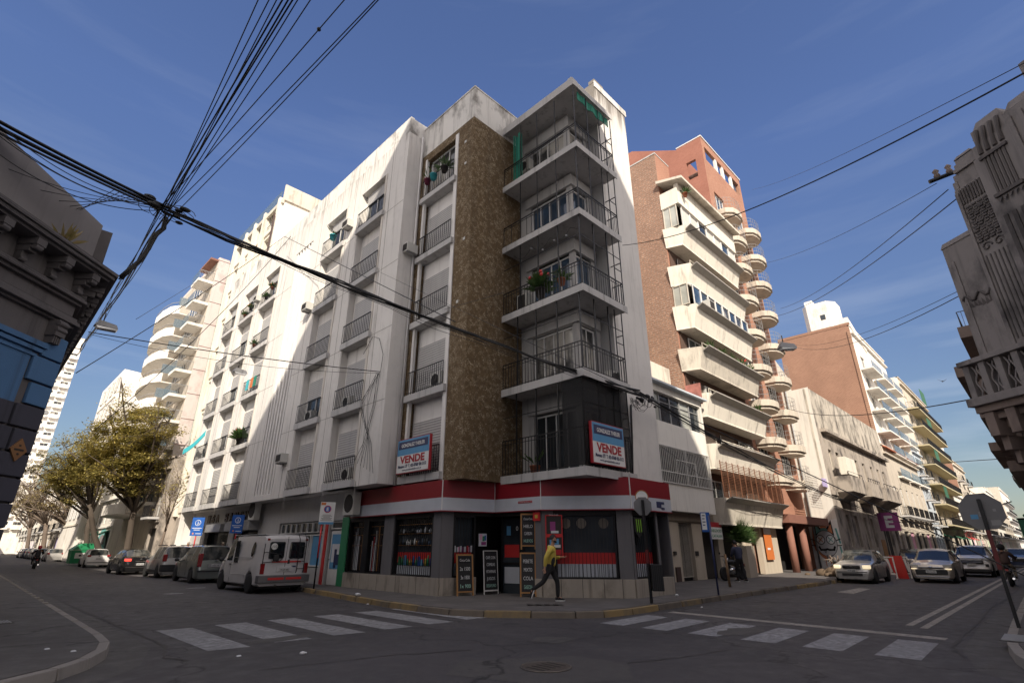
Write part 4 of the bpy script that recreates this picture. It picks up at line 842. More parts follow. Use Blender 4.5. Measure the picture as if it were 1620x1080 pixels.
MB().fb(FS0, 22.08, 22.3, ZS, 2.7, .001, .04).build('red_post', M['redb'], B)
for a, b in ((29.9, 33.4), (34.3, 38.6)):
    MB().fb(FS0, a - .1, b + .1, 2.42, 2.85, .001, .55).build('awning_box', M['greyiron'], B)
    MB().fb(FS0, a, b, ZS, 2.42, -.48, -.4).build('shop_window', M['glass'], B)
for i, ch in enumerate('ISA SANCHEZ'):
    if ch != ' ': text('fascia_letter', ch, plain('brown_letters', (.10, .075, .055), .5) if i == 0 else bpy.data.materials['brown_letters'], B, FS0.p(38.2 - i * .80, 3.02, .04), (0, -1, 0), (0, 0, 1), .62, .07, bold=.02, width=.5)
# ---- posters and boards at the shop
def easel(name, P0, ang, lean, w, h, z0, lines, label, frame='wood', hd=True, legs=True, cm='chalk'):
    t = thing(name, label, 'chalkboard', (P0[0], P0[1], z0), (lean, 0, ang))
    MB().box(-w / 2, w / 2, -.012, .012, .08 if legs else 0, h).build('board', M['board'], t, True)
    m = MB(); b = .045 if frame == 'wood' else .02
    m.box(-w / 2 - b, -w / 2, -.02, .02, -.05 if legs else 0, h); m.box(w / 2, w / 2 + b, -.02, .02, -.05 if legs else 0, h); m.box(-w / 2 - b, w / 2 + b, -.021, .021, h, h + b); m.box(-w / 2, w / 2, -.02, .02, .04 if legs else -b, .08 if legs else 0)
    m.build('frame', M[frame], t, True)
    if hd:
        m = MB().box(-w / 2 + .03, w / 2 - .03, -.014, -.0125, h * .80, h - .03).build('header', M['cblack'], t, True)
        text('lettering', 'Coca-Cola', M['chalk'], t, (0, -.018, h * .845), (1, 0, 0), (0, 0, 1), h * .10, .003, local=True, width=w * .72)
    n = len(lines); top = h * (.78 if hd else .94)
    for i, s in enumerate(lines): text('lettering', s, M[cm] if i < n - 1 or cm != 'chalk' else M['chalkg'], t, (0, -.018, top - (i + .8) * (top - .12) / n), (1, 0, 0), (0, 0, 1), (top - .12) / n * .62, .003, local=True, width=w * (.72 - .1 * (i % 2)))
    return t
p = FS1.p(.78, 0, .32); easel('sidewalk_chalkboard', (p[0], p[1]), math.atan2(FS1.u[1], FS1.u[0]), -.12, .50, 1.12, .2, ['2x 1500', '3x 1800', '1x 900'], 'wood framed chalkboard leaning under the barred window left of the shop door')
p = FS1.p(1.75, 0, .25); easel('sidewalk_chalkboard', (p[0], p[1]), math.atan2(FS1.u[1], FS1.u[0]) + .1, -.08, .52, 1.25, .2, ['CAFE CON', 'COMIDAS', 'VITAMINAS', 'JUGOS', 'DESAYUNO'], 'white edged chalkboard with five lines standing in the shop doorway', 'whitetrim', False)
p = FS2.p(L2 - .42, 0, .22); easel('sidewalk_chalkboard', (p[0], p[1]), -.80, -.16, .42, 1.18, .2, ['PEBETE', 'MIXTO', 'COLA', 'GASEOSA'], 'wood framed chalkboard on the ground right of the doorway beside the grey pillar', hd=False)
p = FS2.p(L2 - .50, 0, .10); easel('hanging_chalkboard', (p[0], p[1]), -.80, 0, .40, 1.0, 1.55, ['HIELO', 'CARBON', 'HUEVOS'], 'wood framed chalkboard hung high beside the doorway above another board')
def panelthing(name, label, cat, f, a, b, z0, z1, d, mat, bits=(), fm=None):
    t = thing(name, label, cat, f.p((a + b) / 2, z0, d)); MB().fb(f, a, b, z0, z1, d, d + .03).build('panel', M[mat], t)
    if fm:
        m = MB()
        for q in ((a - .03, a, z0, z1), (b, b + .03, z0, z1), (a - .03, b + .03, z1, z1 + .03), (a - .03, b + .03, z0 - .03, z0)): m.fb(f, *q, d, d + .05)
        m.build('frame', M[fm], t)
    for i, (u0, u1, c0, c1, mm) in enumerate(bits): MB().fb(f, a + (b - a) * u0, a + (b - a) * u1, z0 + (z1 - z0) * c0, z0 + (z1 - z0) * c1, d + .031, d + .036 + i * .002).build('printed_patch', M[mm], t)
    return t
t = panelthing('poster_case', 'tall red framed poster case at the left of the right hand shop window', 'poster', FS3, .14, .62, 1.32, 2.5, .04, 'dark', ((.0, 1, .46, .54, 'redb'), (.25, .6, .62, .85, 'purple'), (.3, .8, .56, .62, 'paper'), (.2, .8, .28, .42, 'skyblue'), (.1, .9, .2, .27, 'chalk'), (.05, .55, .02, .15, 'paper'), (.58, .95, .02, .15, 'darkred')), 'redb')
text('lettering', 'Coca-Cola', M['chalk'], t, FS3.p(.38, 2.515, .095), (FS3.u[0], FS3.u[1], 0), (0, 0, 1), .06, .003, width=.3)
panelthing('poster', 'colourful phone card poster on the shop door side above the white edged chalkboard', 'poster', FS1, 1.42, 1.72, 1.6, 2.0, -.1, 'paper', ((.1, .4, .5, .95, 'pinkp'), (.45, .7, .4, .8, 'green'), (.7, .9, .45, .85, 'blue'), (.3, .9, .1, .35, 'purple')))
panelthing('small_sign', 'small red square sign under the fascia right of the doorway', 'sign', FS2, L2 - .30, L2 - .02, 2.36, 2.62, .06, 'redb', ((.3, .7, .3, .7, 'yellow'),))
t = thing('shield_sign', 'black shield shaped drink sign with green claw strokes in the end window', 'sign', FS4.p(.42, 1.9, .04))
FS = FS4; m = MB()
sh_ = [(.16, 2.45), (.66, 2.45), (.66, 2.05), (.41, 1.82), (.16, 2.05)]
m.poly([FS.p(u, z, .05) for u, z in sh_]); m.poly([FS.p(u, z, .02) for u, z in sh_])
for i in range(5): a, b = sh_[i], sh_[(i + 1) % 5]; m.poly([FS.p(a[0], a[1], .02), FS.p(b[0], b[1], .02), FS.p(b[0], b[1], .05), FS.p(a[0], a[1], .05)])
m.build('shield', M['black'], t); m = MB()
for i, u in enumerate((.26, .38, .50)): m.poly([FS.p(u, 2.40, .056), FS.p(u + .05, 2.40, .056), FS.p(u + .07, 2.05 - .04 * (i == 1), .056), FS.p(u + .03, 2.0, .056)])
m.build('claw_strokes', plain('lime_green', (.25, .55, .03), .4), t)
# hanging round lampshades seen behind the right window
for i, u in enumerate((.75, 1.25, 1.95)):
    m = MB().lathe(FS3.p(u, 2.3, -.165), [(.02, -.012), (.17, -.012), (.17, .0)], 16, 'z')
    c = Vector(FS3.p(u, 2.28, -.160)); uu = Vector((FS3.u[0], FS3.u[1], 0)); nn = Vector((FS3.n[0], FS3.n[1], 0)); m = MB()
    m.tube([c - nn * .008, c + nn * .012], .16, 18); tag(m.build('wall_plate', plain('dull_cream_plate' + str(i), (.20, .17, .14), .5)), ('left', 'middle', 'right')[i] + 'most round pale disc at the top of the right hand shop window', 'disc')
# ---------------------------------------------------------------- generic street building
def mass(F_, u0, u1, z0, z1, depth, m, front=False):
    """sides, back and roof of a block behind a facade frame"""
    p = F_.p
    for u in (u0, u1): m.poly([p(u, z0, 0), p(u, z0, -depth), p(u, z1, -depth), p(u, z1, 0)])
    m.poly([p(u0, z0, -depth), p(u1, z0, -depth), p(u1, z1, -depth), p(u0, z1, -depth)]); m.poly([p(u0, z1, 0), p(u1, z1, 0), p(u1, z1, -depth), p(u0, z1, -depth)])
    if front: m.poly([p(u0, z0, 0), p(u1, z0, 0), p(u1, z1, 0), p(u0, z1, 0)])
def building(name, label, F_, u0, u1, H, depth=14, fh=3.0, gh=4.0, wm='offwhite', sm=None, ww=1.2, wh=1.5, bay=2.8, balc=None, bd=.9, par=.9, seed=1, gm='glass', shop=True, rail='iron', cornice=True, cap=None, bslab='slab', shops=('dark',), awn=None, detail=True, doorwin=True):
    rnd = random.Random(seed); p0 = F_.p((u0 + u1) / 2, .15, 0); t = thing(name, label, 'building', p0)
    nf = max(1, int((H - par - gh) / fh)); n = max(1, int((u1 - u0) / bay)); st = (u1 - u0) / n; ops = []; win = []
    for k in range(nf):
        z = gh + k * fh
        for i in range(n):
            c = u0 + st * (i + .5); zz = z + (.15 if doorwin else .9); o = (c - ww / 2, c + ww / 2, zz, zz + (wh + .6 if doorwin else wh)); ops.append(o); win.append((k, i, o))
    gops = []
    if shop:
        for i in range(n): c = u0 + st * (i + .5); gops.append((c - st * .36, c + st * .36, .15, min(gh - .8, 3.1)))
    w = MB().wall(F_, u0, u1, .1, H, ops + gops, .22); w.build('wall', M[wm], t)
    sd = MB(); mass(F_, u0, u1, .1, H, depth, sd); sd.fb(F_, u0 + .05, u1 - .05, .1, H - .5, -.9, -.8); sd.build('side_walls', M[sm or wm], t)
    if cornice:
        m = MB()
        m.fb(F_, u0, u1, H - par - .16, H - par, .001, .28); m.fb(F_, u0, u1, H - .14, H + .02, -.2, .12); m.fb(F_, u0, u1, gh - .35, gh - .2, .001, .16); m.build('cornice', M[cap or wm], t)
    for k, i, o in win:
        window(F_, *o, -.16, t, M[rnd.choice((gm, gm, 'glasscur', 'glass'))], mull=1, shut=rnd.choice((None, None, .3, .6, 1.0)) if detail else None, sm=M['shutter2'], fr=.06)
    for j, o in enumerate(gops):
        MB().fb(F_, *o, -.20, -.15).build('shopfront', M[shops[j % len(shops)]], t)
        if awn and j % 2 == 0:
            a = MB(); p = F_.p; a.hexa([p(o[0], o[3] + .1, .0), p(o[1], o[3] + .1, .0), p(o[1], o[3] - .35, .9), p(o[0], o[3] - .35, .9), p(o[0], o[3] + .18, .0), p(o[1], o[3] + .18, .0), p(o[1], o[3] - .28, .9), p(o[0], o[3] - .28, .9)]); a.build('awning', M[awn], t)
    if balc:
        for k in range(nf):
            z = gh + k * fh
            spans = [(u0 + .25, u1 - .25)] if balc == 'full' else [(u0 + st * i + .35, u0 + st * (i + 1) - .35) for i in range(n) if balc == 'each' or i % 2 == 0]
            for a, b in spans:
                bc = MB().fb(F_, a, b, z - .12, z + .06, .001, bd).build('balcony', M[bslab], t)
                if rail == 'solid': MB().fb(F_, a, b, z + .06, z + .95, bd - .1, bd - .001).build('parapet', M[bslab], bc)
                elif rail == 'glass': MB().fb(F_, a + .02, b - .02, z + .06, z + 1.0, bd - .06, bd - .04).build('glass_panel', M['glassrail'], bc)
                else: railing(F_, a + .04, b - .04, z + .06, bd - .05, bc, M[rail], .92, .16, ret=bd - .08, r=.02)
    return t
FR = F((0, 11.1), (1, 0), (0, -1))            # building line of the right-hand street further on; u = x
# ---------------------------------------------------------------- low building with the grey grille next to the corner building
T = thing('low_house', 'low two storey pale house with a big grey window grille and glazed upper gallery', 'house', (24, 12.3, .147))
FL_ = F((0, 12.0), (1, 0), (0, -1)); FLg = F((0, 12.5), (1, 0), (0, -1))
m = MB().wall(FL_, 18.2, 26.7, 3.1, 8.95, [(21.5, 26.6, 4.35, 5.95), (21.4, 26.5, 7.15, 8.6)], .25)
m.poly([(18.2, 12.0, 3.1), (26.7, 12.0, 3.1), (26.7, 12.6, 3.1), (18.2, 12.6, 3.1)]); mass(FL_, 18.2, 26.7, 3.1, 8.95, 9, m); m.build('wall', M['offwhite'], T)
m = MB(); m.prism([(18.2, 11.7), (26.9, 11.7), (26.9, 13.2), (18.2, 13.2)], 8.95, 9.05); m.build('roof_edge', M['greyblue'], T)
m = MB().prism([(21.0, 13.6), (26.7, 13.6), (26.7, 14.5), (21.0, 14.5)], 9.05, 11.2); m.build('stair_block', M['creamd'], T)
for i, c in enumerate(('glasscream', 'glass', 'glass', 'glasscream', 'glass')): window(FL_, 21.4 + i * 1.02, 22.42 + i * 1.02, 7.15, 8.6, -.2, T, M[c], M['greyiron'], 0, trans=8.2, fr=.05)
w_ = MB().fb(FL_, 21.5, 26.6, 4.35, 5.95, -.22, -.18).build('window', M['black'], T)
g = MB()
for i in range(31): u = 21.5 + i * 5.1 / 30; g.fb(FL_, u - .016, u + .016, 4.3, 6.0, .04, .07)
for z in (4.32, 4.8, 5.98): g.fb(FL_, 21.45, 26.65, z - .02, z + .02, .03, .075)
g.fb(FL_, 23.0, 25.0, 5.4, 5.44, .03, .08); g.fb(FL_, 23.0, 23.05, 4.8, 5.44, .03, .08); g.fb(FL_, 24.95, 25.0, 4.3, 5.44, .03, .08); g.fb(FL_, 24, 24.06, 4.3, 6, .03, .09)
g.build('grille', M['whiteiron'], w_)
gf = MB().wall(FLg, 18.2, 31.3, .147, 3.2, [(22.15, 22.55, 1.0, 2.7), (23.6, 24.9, .147, 2.65), (25.9, 27.6, .147, 2.75), (28.2, 30.6, .147, 2.75)], .3)
gf.fb(FLg, 18.2, 31.3, .147, 3.1, -.5, -.42); gf.build('ground_floor_wall', M['travert'], T)
MB().fb(FLg, 18.2, 35.9, 2.72, 3.1, .001, .12).build('beam', plaster('brown_beam', (.22, .18, .14)), T)
w_ = MB().fb(FLg, 23.6, 24.9, .15, 2.65, -.28, -.24).build('door', M['black'], T); grille(FLg, 23.65, 24.85, .3, 2.6, -.15, w_, .1, 'creamd', 'door_grille')
MB().fb(FLg, 25.9, 27.6, .147, 2.75, -.28, -.24).build('door', M['dark'], T); MB().fb(FLg, 28.2, 30.6, .147, 2.75, -.40, -.34).build('entrance', M['black'], T)
MB().fb(FLg, 22.9, 23.3, .15, .75, .001, .06).build('meter_box', M['cbrown'], T); MB().fb(FLg, 22.85, 23.05, 1.25, 1.4, .001, .08).build('intercom', M['dark'], T)
MB().fb(FLg, 24.95, 25.25, 1.2, 1.4, .001, .04).build('letter_box', M['dark'], T)
# ---------------------------------------------------------------- cream balcony block with a rough brick wing
T = thing('cream_balcony_block', 'eight storey block with slanted cream planter balconies and a rough brick party wall', 'apartment building', (31, 12.96, .147))
FQ = F((0, 12.96), (1, 0), (0, -1)); FP = F((0, 11.7), (1, 0), (0, -1))
m = MB(); m.poly([(27, 12.96, 3), (27, 30, 3), (27, 30, 26.8), (27, 12.96, 26.8)]); m.build('brick_party_wall', M['bricky'], T)
m = MB().poly([(27, 12.96, 3), (28.9, 12.96, 3), (28.9, 12.96, 26.8), (27, 12.96, 26.8)]); m.poly([(28.9, 12.96, 23), (28.9, 20, 23), (28.9, 20, 26.8), (28.9, 12.96, 26.8)]); m.poly([(28.9, 12.97, .2), (36, 12.97, .2), (36, 12.97, 24), (28.9, 12.97, 24)]); m.build('front_wall', M['redx'], T)
m = MB().box(26.97, 27.15, 12.93, 30, 26.8, 26.9); m.box(27.15, 28.9, 12.93, 13.1, 26.8, 26.88); m.poly([(27, 12.96, 26.5), (28.9, 12.96, 26.5), (28.9, 30, 26.5), (27, 30, 26.5)]); m.build('coping', M['slab'], T)
TOP = [3.95, 6.73, 9.53, 12.28, 15.0, 17.75, 20.5]
X0, X1 = 27.3, 35.75
for k, zt in enumerate(TOP):
    zb = zt - (1.35 if k == 4 else 1.2); m = MB()
    # slanted parapet: leans outwards to the planter lip
    P = [(11.95, zb), (11.9, zb + .12), (11.62, zt), (11.78, zt), (12.02, zb + .2), (12.02, zb + .2)]
    m.hexa([(X0, 12.0, zb), (X1, 12.0, zb), (X1, 12.12, zb), (X0, 12.12, zb), (X0, 11.68, zt), (X1, 11.68, zt), (X1, 11.8, zt), (X0, 11.8, zt)])
    m.hexa([(X0 - .35, 12.96, zb), (X0, 11.98, zb), (X0 + .12, 11.98, zb), (X0 - .23, 12.96, zb), (X0 - .55, 12.96, zt), (X0 - .06, 11.66, zt), (X0 + .1, 11.66, zt), (X0 - .4, 12.96, zt)])
    m.hexa([(X1 - .1, 12.0, zb), (X1, 12.0, zb), (X1, 12.96, zb), (X1 - .1, 12.96, zb), (X1 - .1, 11.68, zt), (X1, 11.68, zt), (X1, 12.96, zt), (X1 - .1, 12.96, zt)])
    m.hexa([(X0 - .35, 12.96, zb - .1), (X0, 11.98, zb - .1), (X1, 11.98, zb - .1), (X1, 12.96, zb - .1), (X0 - .35, 12.96, zb), (X0, 11.98, zb), (X1, 11.98, zb), (X1, 12.96, zb)])
    bc = m.build('balcony', M['cream'] if k not in (0, 3) else M['creamd'], T)
    l = MB(); l.hexa([(X0 + .1, 11.34, zt - .02), (X1 - .05, 11.34, zt - .02), (X1 - .05, 11.70, zt - .22), (X0 + .1, 11.70, zt - .22), (X0 + .1, 11.34, zt + .05), (X1 - .05, 11.34, zt + .05), (X1 - .05, 11.70, zt - .14), (X0 + .1, 11.70, zt - .14)])
    l.build('planter_ledge', slats('ribbed_ledge', (.42, .39, .35), .11, axis='X') if k == 0 else bpy.data.materials['ribbed_ledge'], bc)
    if k in (1, 2, 3, 5):
        r = MB(); r.tube([(X0 + .1, 11.75, zt + .28), (X1, 11.75, zt + .28)], .025, 5)
        for i in range(8): r.box(X0 + .1 + i * 1.2, X0 + .13 + i * 1.2, 11.74, 11.77, zt, zt + .28)
        r.build('handrail', M['creamd'], bc)
# glazed floors: between tops[4] and tops[5] bottom, above tops[6]
for z0, z1, cs in ((15.02, 16.4, ('glassb', 'glass', 'glasscur', 'glassb', 'glasscur', 'glassb', 'glasscur', 'glassb')), (20.52, 22.1, ('shutter2', 'shutter2', 'glass', 'shutter2', 'shutter2', 'glassb', 'shutter2'))):
    n = len(cs)
    for i, c in enumerate(cs): a = X0 + .12 + i * (X1 - X0 - .2) / n; window(FP, a, a + (X1 - X0 - .2) / n, z0, z1, -.16, T, M[c], mull=0, fr=.06)
    FS_ = F((X0 - .25, 0), (0, 1), (-1, 0)); window(FS_, 11.95, 12.9, z0, z1, .02, T, M['glasscream'], M['creamd'], 1)
m = MB().box(X0 - .15, X1, 11.72, 12.0, 22.1, 23.75); m.box(X0 - .35, X0 - .14, 11.75, 12.96, 22.1, 23.3); m.box(X0, X1, 12.0, 12.1, 16.4, 16.6); m.build('top_band', M['cream'], T)
m = MB().hexa([(X0 - .6, 11.2, 23.62), (X1 + .1, 11.2, 23.55), (X1 + .1, 13, 24.1), (X0 - .6, 13, 24.1), (X0 - .6, 11.2, 23.8), (X1 + .1, 11.2, 23.75), (X1 + .1, 13, 24.3), (X0 - .6, 13, 24.3)]); m.build('roof_canopy', M['creamd'], T)
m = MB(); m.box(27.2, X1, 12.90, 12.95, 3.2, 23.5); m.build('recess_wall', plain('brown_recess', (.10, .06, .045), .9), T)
for z in TOP[:4] + [17.75]:
    for i in range(3): window(FQ, 28 + i * 2.6, 29.8 + i * 2.6, z - .9, z + 1.05, .12, T, M['glass'], mull=1, shut=random.choice((None, .5, 1)), sm=M['shutterd'])
m = MB()                                       # brown bars closing the first floor balcony
for i in range(22): z = 3.98 + i * .085; m.box(X0, X1, 11.70, 11.73, z, z + .022)
for i in range(12): u = X0 + i * .765; m.box(u, u + .045, 11.67, 11.70, 3.9, 5.85)
m.build('balcony_bars', M['rust'], T)
lwm = MB().wall(FLg, 31.3, 36, .147, 2.95, [(31.6, 33.3, .147, 2.6)], .3); lwm.fb(FLg, 31.3, 36, .147, 2.9, -.6, -.5); lwm.fb(FLg, 31.0, 31.35, .147, 2.9, .001, .2); lwm.build('entrance_wall', M['travert'], T)
m = MB(); m.poly([(27, 12.96, 23.5), (36, 12.96, 23.5), (36, 30, 23.5), (27, 30, 23.5)]); m.poly([(36, 12.96, 0), (36, 30, 0), (36, 30, 23.5), (36, 12.96, 23.5)]); m.build('roof', M['slab'], T)
aircon(FQ, 29.4, 9.9, .02, 'split condenser tucked under a cream balcony beside a hanging rug', .8, .6, .3, 1)
aircon(FQ, 34.6, 7.0, .02, 'split condenser at the right end of a low cream balcony', .8, .6, .3, 1); aircon(F((0, 11.9), (1, 0), (0, -1)), 28.8, 15.0, .05, 'white window unit in the glazed middle floor of the cream block', .7, .6, .5)
m = MB()
for i in range(10): m.box(26.95 + .0 * i, 27.0, 12.0 + i * .09, 12.09 + i * .09, 8.9 + .03 * math.sin(i * 2), 10.1)
tag(m.build('rug', plain('striped_rug', (.30, .12, .10), .9, var=.8)), 'striped reddish rug hung over a cream balcony corner', 'rug')
for i, (x, z) in enumerate(((28.6, 12.3), (30.2, 12.35), (31.5, 12.3), (33.1, 12.3), (34.4, 12.3), (27.6, 24.35 - 1.6), (34.9, 9.6))):
    plantpot((x, 11.85 if i != 5 else 11.5, z), ('leafy pot nearest the brick wall on the middle cream balcony', 'second leafy pot along the middle cream balcony', 'third leafy pot in the centre of the middle cream balcony', 'red flowering pot on the middle cream balcony', 'last leafy pot on the middle cream balcony', 'yellowish plant under the canopy at the top of the brick wing', 'small shrub at the right end of a lower cream balcony')[i], 1.15, n=45, flowers='redb' if i == 3 else None)
# ---------------------------------------------------------------- red brick tower with round balconies
T = thing('red_brick_tower', 'tall red brick tower with stacked half round balconies and white railings', 'apartment building', (40, 12.96, .147))
m = MB(); m.poly([(36, 12.96, 0), (36, 34, 0), (36, 34, 30.0), (36, 16.5, 30.0), (36, 15.2, 30.2), (36, 12.96, 31.5)]); 
Fs = F((36, 0), (0, 1), (-1, 0))
m = MB().wall(Fs, 12.96, 15.2, 20, 34.4, [(13.65, 14.5, 30.6, 32.4)], .3); m.poly([(36, 15.2, 20), (36, 34, 20), (36, 34, 37.4), (36, 19.5, 36.9), (36, 15.2, 34.3)]); m.poly([(36, 15.2, 34.3), (36, 19.5, 36.9), (36, 34, 37.4), (44, 34, 37.4), (44, 19.5, 36.9), (44, 15.2, 34.3)]); m.poly([(36.3, 12.96, 20), (36.3, 15.2, 20), (36.3, 15.2, 30.0), (36.3, 12.96, 30.0)]); m.poly([(36, 15.2, 31.2), (36, 15.2, 34.4), (44, 15.2, 34.4), (44, 15.2, 31.2)]); m.build('side_wall', M['redy'], T)
m = MB().wall(FQ, 36, 44.1, 3, 34.4, [(36.5, 43.6, 32.2, 33.6)] + [(a, b, z + .1, z + 2.2) for z in (27, 24.4, 21.9, 19.2, 16.4, 13.7, 11.1, 8.5, 6.0) for a, b in ((37.0, 38.9), (41.0, 43.0))], .25); m.poly([(44.1, 12.96, 0), (44.1, 34, 0), (44.1, 34, 33), (44.1, 12.96, 34.4)]); m.build('front_wall', M['redx'], T)
m = MB().box(35.97, 44.2, 12.9, 13.15, 34.4, 34.52); m.box(35.97, 36.2, 13.15, 15.2, 34.4, 34.5)
for a in (38.6, 40.0, 41.8): m.fb(FQ, a, a + .35, 32.2, 33.6, -.22, -.02)
m.build('coping', M['whitetrim'], T); m = MB().fb(FQ, 42.0, 43.5, 32.2, 33.6, -.3, -.25); m.build('window', M['glassb'], T)
for zi, z in enumerate((27, 24.4, 21.9, 19.2, 16.4, 13.7, 11.1, 8.5, 6.0)):
    for cx in (37.95, 42.0):
        pr = [(cx - 1.45, 12.955), (cx - 1.35, 12.2), (cx - .9, 11.75), (cx - .3, 11.6), (cx + .4, 11.6), (cx + .95, 11.75), (cx + 1.35, 12.2), (cx + 1.45, 12.955)]
        s = MB().prism(pr, z - .46, z - .02); s.prism([(cx + (x - cx) * .9, 12.955 - (12.955 - y) * .9) for x, y in pr], z - .66, z - .46); bc = s.build('balcony', M['beige'], T)
        r = MB()
        for h in (.35, .7, 1.0): r.tube([(cx + (x - cx) * .96, 12.955 - (12.955 - y) * .95, z + h) for x, y in pr], .013, 4, False)
        for i in range(len(pr) - 1):
            for q in (0, .5): x = pr[i][0] * (1 - q) + pr[i + 1][0] * q; y = pr[i][1] * (1 - q) + pr[i + 1][1] * q; r.tube([(cx + (x - cx) * .96, 12.955 - (12.955 - y) * .95, z - .02), (cx + (x - cx) * .96, 12.955 - (12.955 - y) * .95, z + 1)], .011, 4, False)
        r.build('railing', M['greyiron'], bc)
        window(FQ, cx - .95, cx + .95, z + .1, z + 2.2, -.18, T, M[random.choice(('glass', 'glassb', 'glasscur'))], mull=2)
m = MB(); m.poly([(36, 12.96, 31), (44.1, 12.96, 31), (44.1, 34, 31), (36, 34, 31)]); m.build('roof', M['slab'], T)
m = MB().lathe((36.9, 12.0, 0), [(.22, .147), (.22, 3.0)], 12); m.build('pillar', M['brownpil'], T); m = MB().lathe((39.6, 12.1, 0), [(.24, .147), (.24, 3.0)], 12); m.build('pillar', M['brownpil'], T); MB().box(36, 44.2, 11.6, 13, 3.0, 3.5).build('canopy', M['brownpil'], T)
MB().box(36, 44.1, 13.9, 14, .1, 3).build('entrance', M['black'], T)
Fb = F((0, 12.2), (1, 0), (0, -1)); g = MB()
for i in range(14): g.fb(Fb, 40.7, 43.4, 4.2 + i * .17, 4.23 + i * .17, .65, .68)
for i in range(9): g.fb(Fb, 40.7 + i * .33, 40.74 + i * .33, 4.1, 6.5, .62, .65)
g.build('window_cage', M['whiteiron'], T)
# ---------------------------------------------------------------- graffiti gable and sooty parapet building
T = thing('sooty_two_storey_building', 'stained two storey building with a blackened parapet and a painted gable wall', 'building', (55, 11.1, .147))
WX = 44.5; Fg = F((WX, 0), (0, 1), (-1, 0))
m = MB(); m.poly([(WX, 11.1, .1), (WX, 30, .1), (WX, 30, 19), (WX, 13.6, 17.4), (WX, 12.35, 14.4), (WX, 12.3, 13.35), (WX, 11.1, 13.4)]); m.build('gable_wall', M['offwhite'], T)
ops = [(u, u + .95, 6.95, 8.75) for u in (46.3, 48.3, 51.2, 54.0, 56.6, 59.6, 62.2, 64.6)] + [(u, u + 1.0, 1.6, 3.9) for u in (47.0, 49.4, 52.2, 54.4)] + [(58.6, 62.0, .15, 4.0), (63.2, 64.4, 1.3, 3.6), (65.2, 66.4, 1.3, 3.6)]
m = MB().wall(FR, WX, 67.4, .1, 10.2, ops, .3); mass(FR, WX + .02, 67.4, .1, 10.2, 18, m); m.fb(FR, WX + .1, 67.3, .1, 10, -1.2, -1.1); m.build('front_wall', M['beiged'], T)
m = MB().fb(FR, WX + .001, 67.4, 10.2, 13.3, -.35, 0); m.build('parapet', plaster('blackened_parapet', (.50, .45, .38), (.022, .02, .02), .9, 1.0, blotch=1.3), T)
m = MB().fb(FR, WX + .8, 67.4, 9.95, 10.2, .001, .4); m.fb(FR, WX, 67.4, 5.2, 5.5, .001, .1); m.build('cornice', M['beiged'], T)
for o in ops: window(FR, *o, -.22, T, M['glass'] if o[2] > 5 else M['dark'], M['creamd'], 1, fr=.06)
for a, b, top in ((45.9, 50.0, 0), (51.9, 56.0, 1), (57.6, 63.6, 1)):
    bb = MB().fb(FR, a, b, 5.45, 5.7, .001, 1.15); bb.fb(FR, a, b, 5.7, 6.6, 1.05, 1.15); bb.fb(FR, a, a + .12, 5.7, 6.6, .001, 1.05); bb.fb(FR, b - .12, b, 5.7, 6.6, .001, 1.05)
    bb.hexa([FR.p(a + .4, 5.0, 0), FR.p(b - .4, 5.0, 0), FR.p(b - .4, 5.0, .3), FR.p(a + .4, 5.0, .3), FR.p(a, 5.45, 0), FR.p(b, 5.45, 0), FR.p(b, 5.45, 1.15), FR.p(a, 5.45, 1.15)]); bo = bb.build('balcony', M['beiged'], T)
    r = MB(); r.tube([FR.p(a, 6.9, 1.1), FR.p(b, 6.9, 1.1)], .03, 5)
    for i in range(6): r.fb(FR, a + i * (b - a) / 5.01, a + i * (b - a) / 5.01 + .03, 6.6, 6.9, 1.08, 1.11)
    r.build('railing', M['iron'], bo)
MB().fb(FR, 45.95, 48.6, 6.7, 8.0, .6, 1.12).build('balcony_awning', M['cream'], T)
MB().tube([(WX - .08, 12.75, .2), (WX - .08, 12.75, 14.8)], .06, 8).build('downpipe', M['greyiron'], T)
MB().fb(F((WX, 0), (0, 1), (-1, 0)), 11.35, 11.5, 5.5, 13.3, .001, .01).build('joint_line', M['creamd'], T)
t = thing('hanging_sign', 'magenta projecting parking sign with a white letter E', 'sign', (56.6, 10.2, 3.3)); MB().box(56.5, 56.62, 9.4, 10.9, 2.9, 4.4).build('panel', M['purple'], t); text('lettering', 'E', M['chalk'], t, (56.49, 10.15, 3.2), (0, -1, 0), (0, 0, 1), 1.3, .01, bold=.05)
MB().box(56.55, 56.6, 10.9, 11.1, 4.2, 4.3).build('bracket', M['iron'], t)
t = thing('hanging_sign', 'faded lilac sign box hanging over the graffiti wall', 'sign', (44.1, 10.9, 6.1)); MB().box(43.6, 44.45, 11.2, 11.3, 5.7, 6.3).build('panel', M['lilac'], t)
MB().fb(FR, 58.9, 60.0, 3.0, 3.5, .001, .05).build('shop_sign', M['yellow'], T); MB().fb(FR, 56.8, 58.2, .2, 2.2, .001, .03).build('yellow_shutter', M['wood'], T)
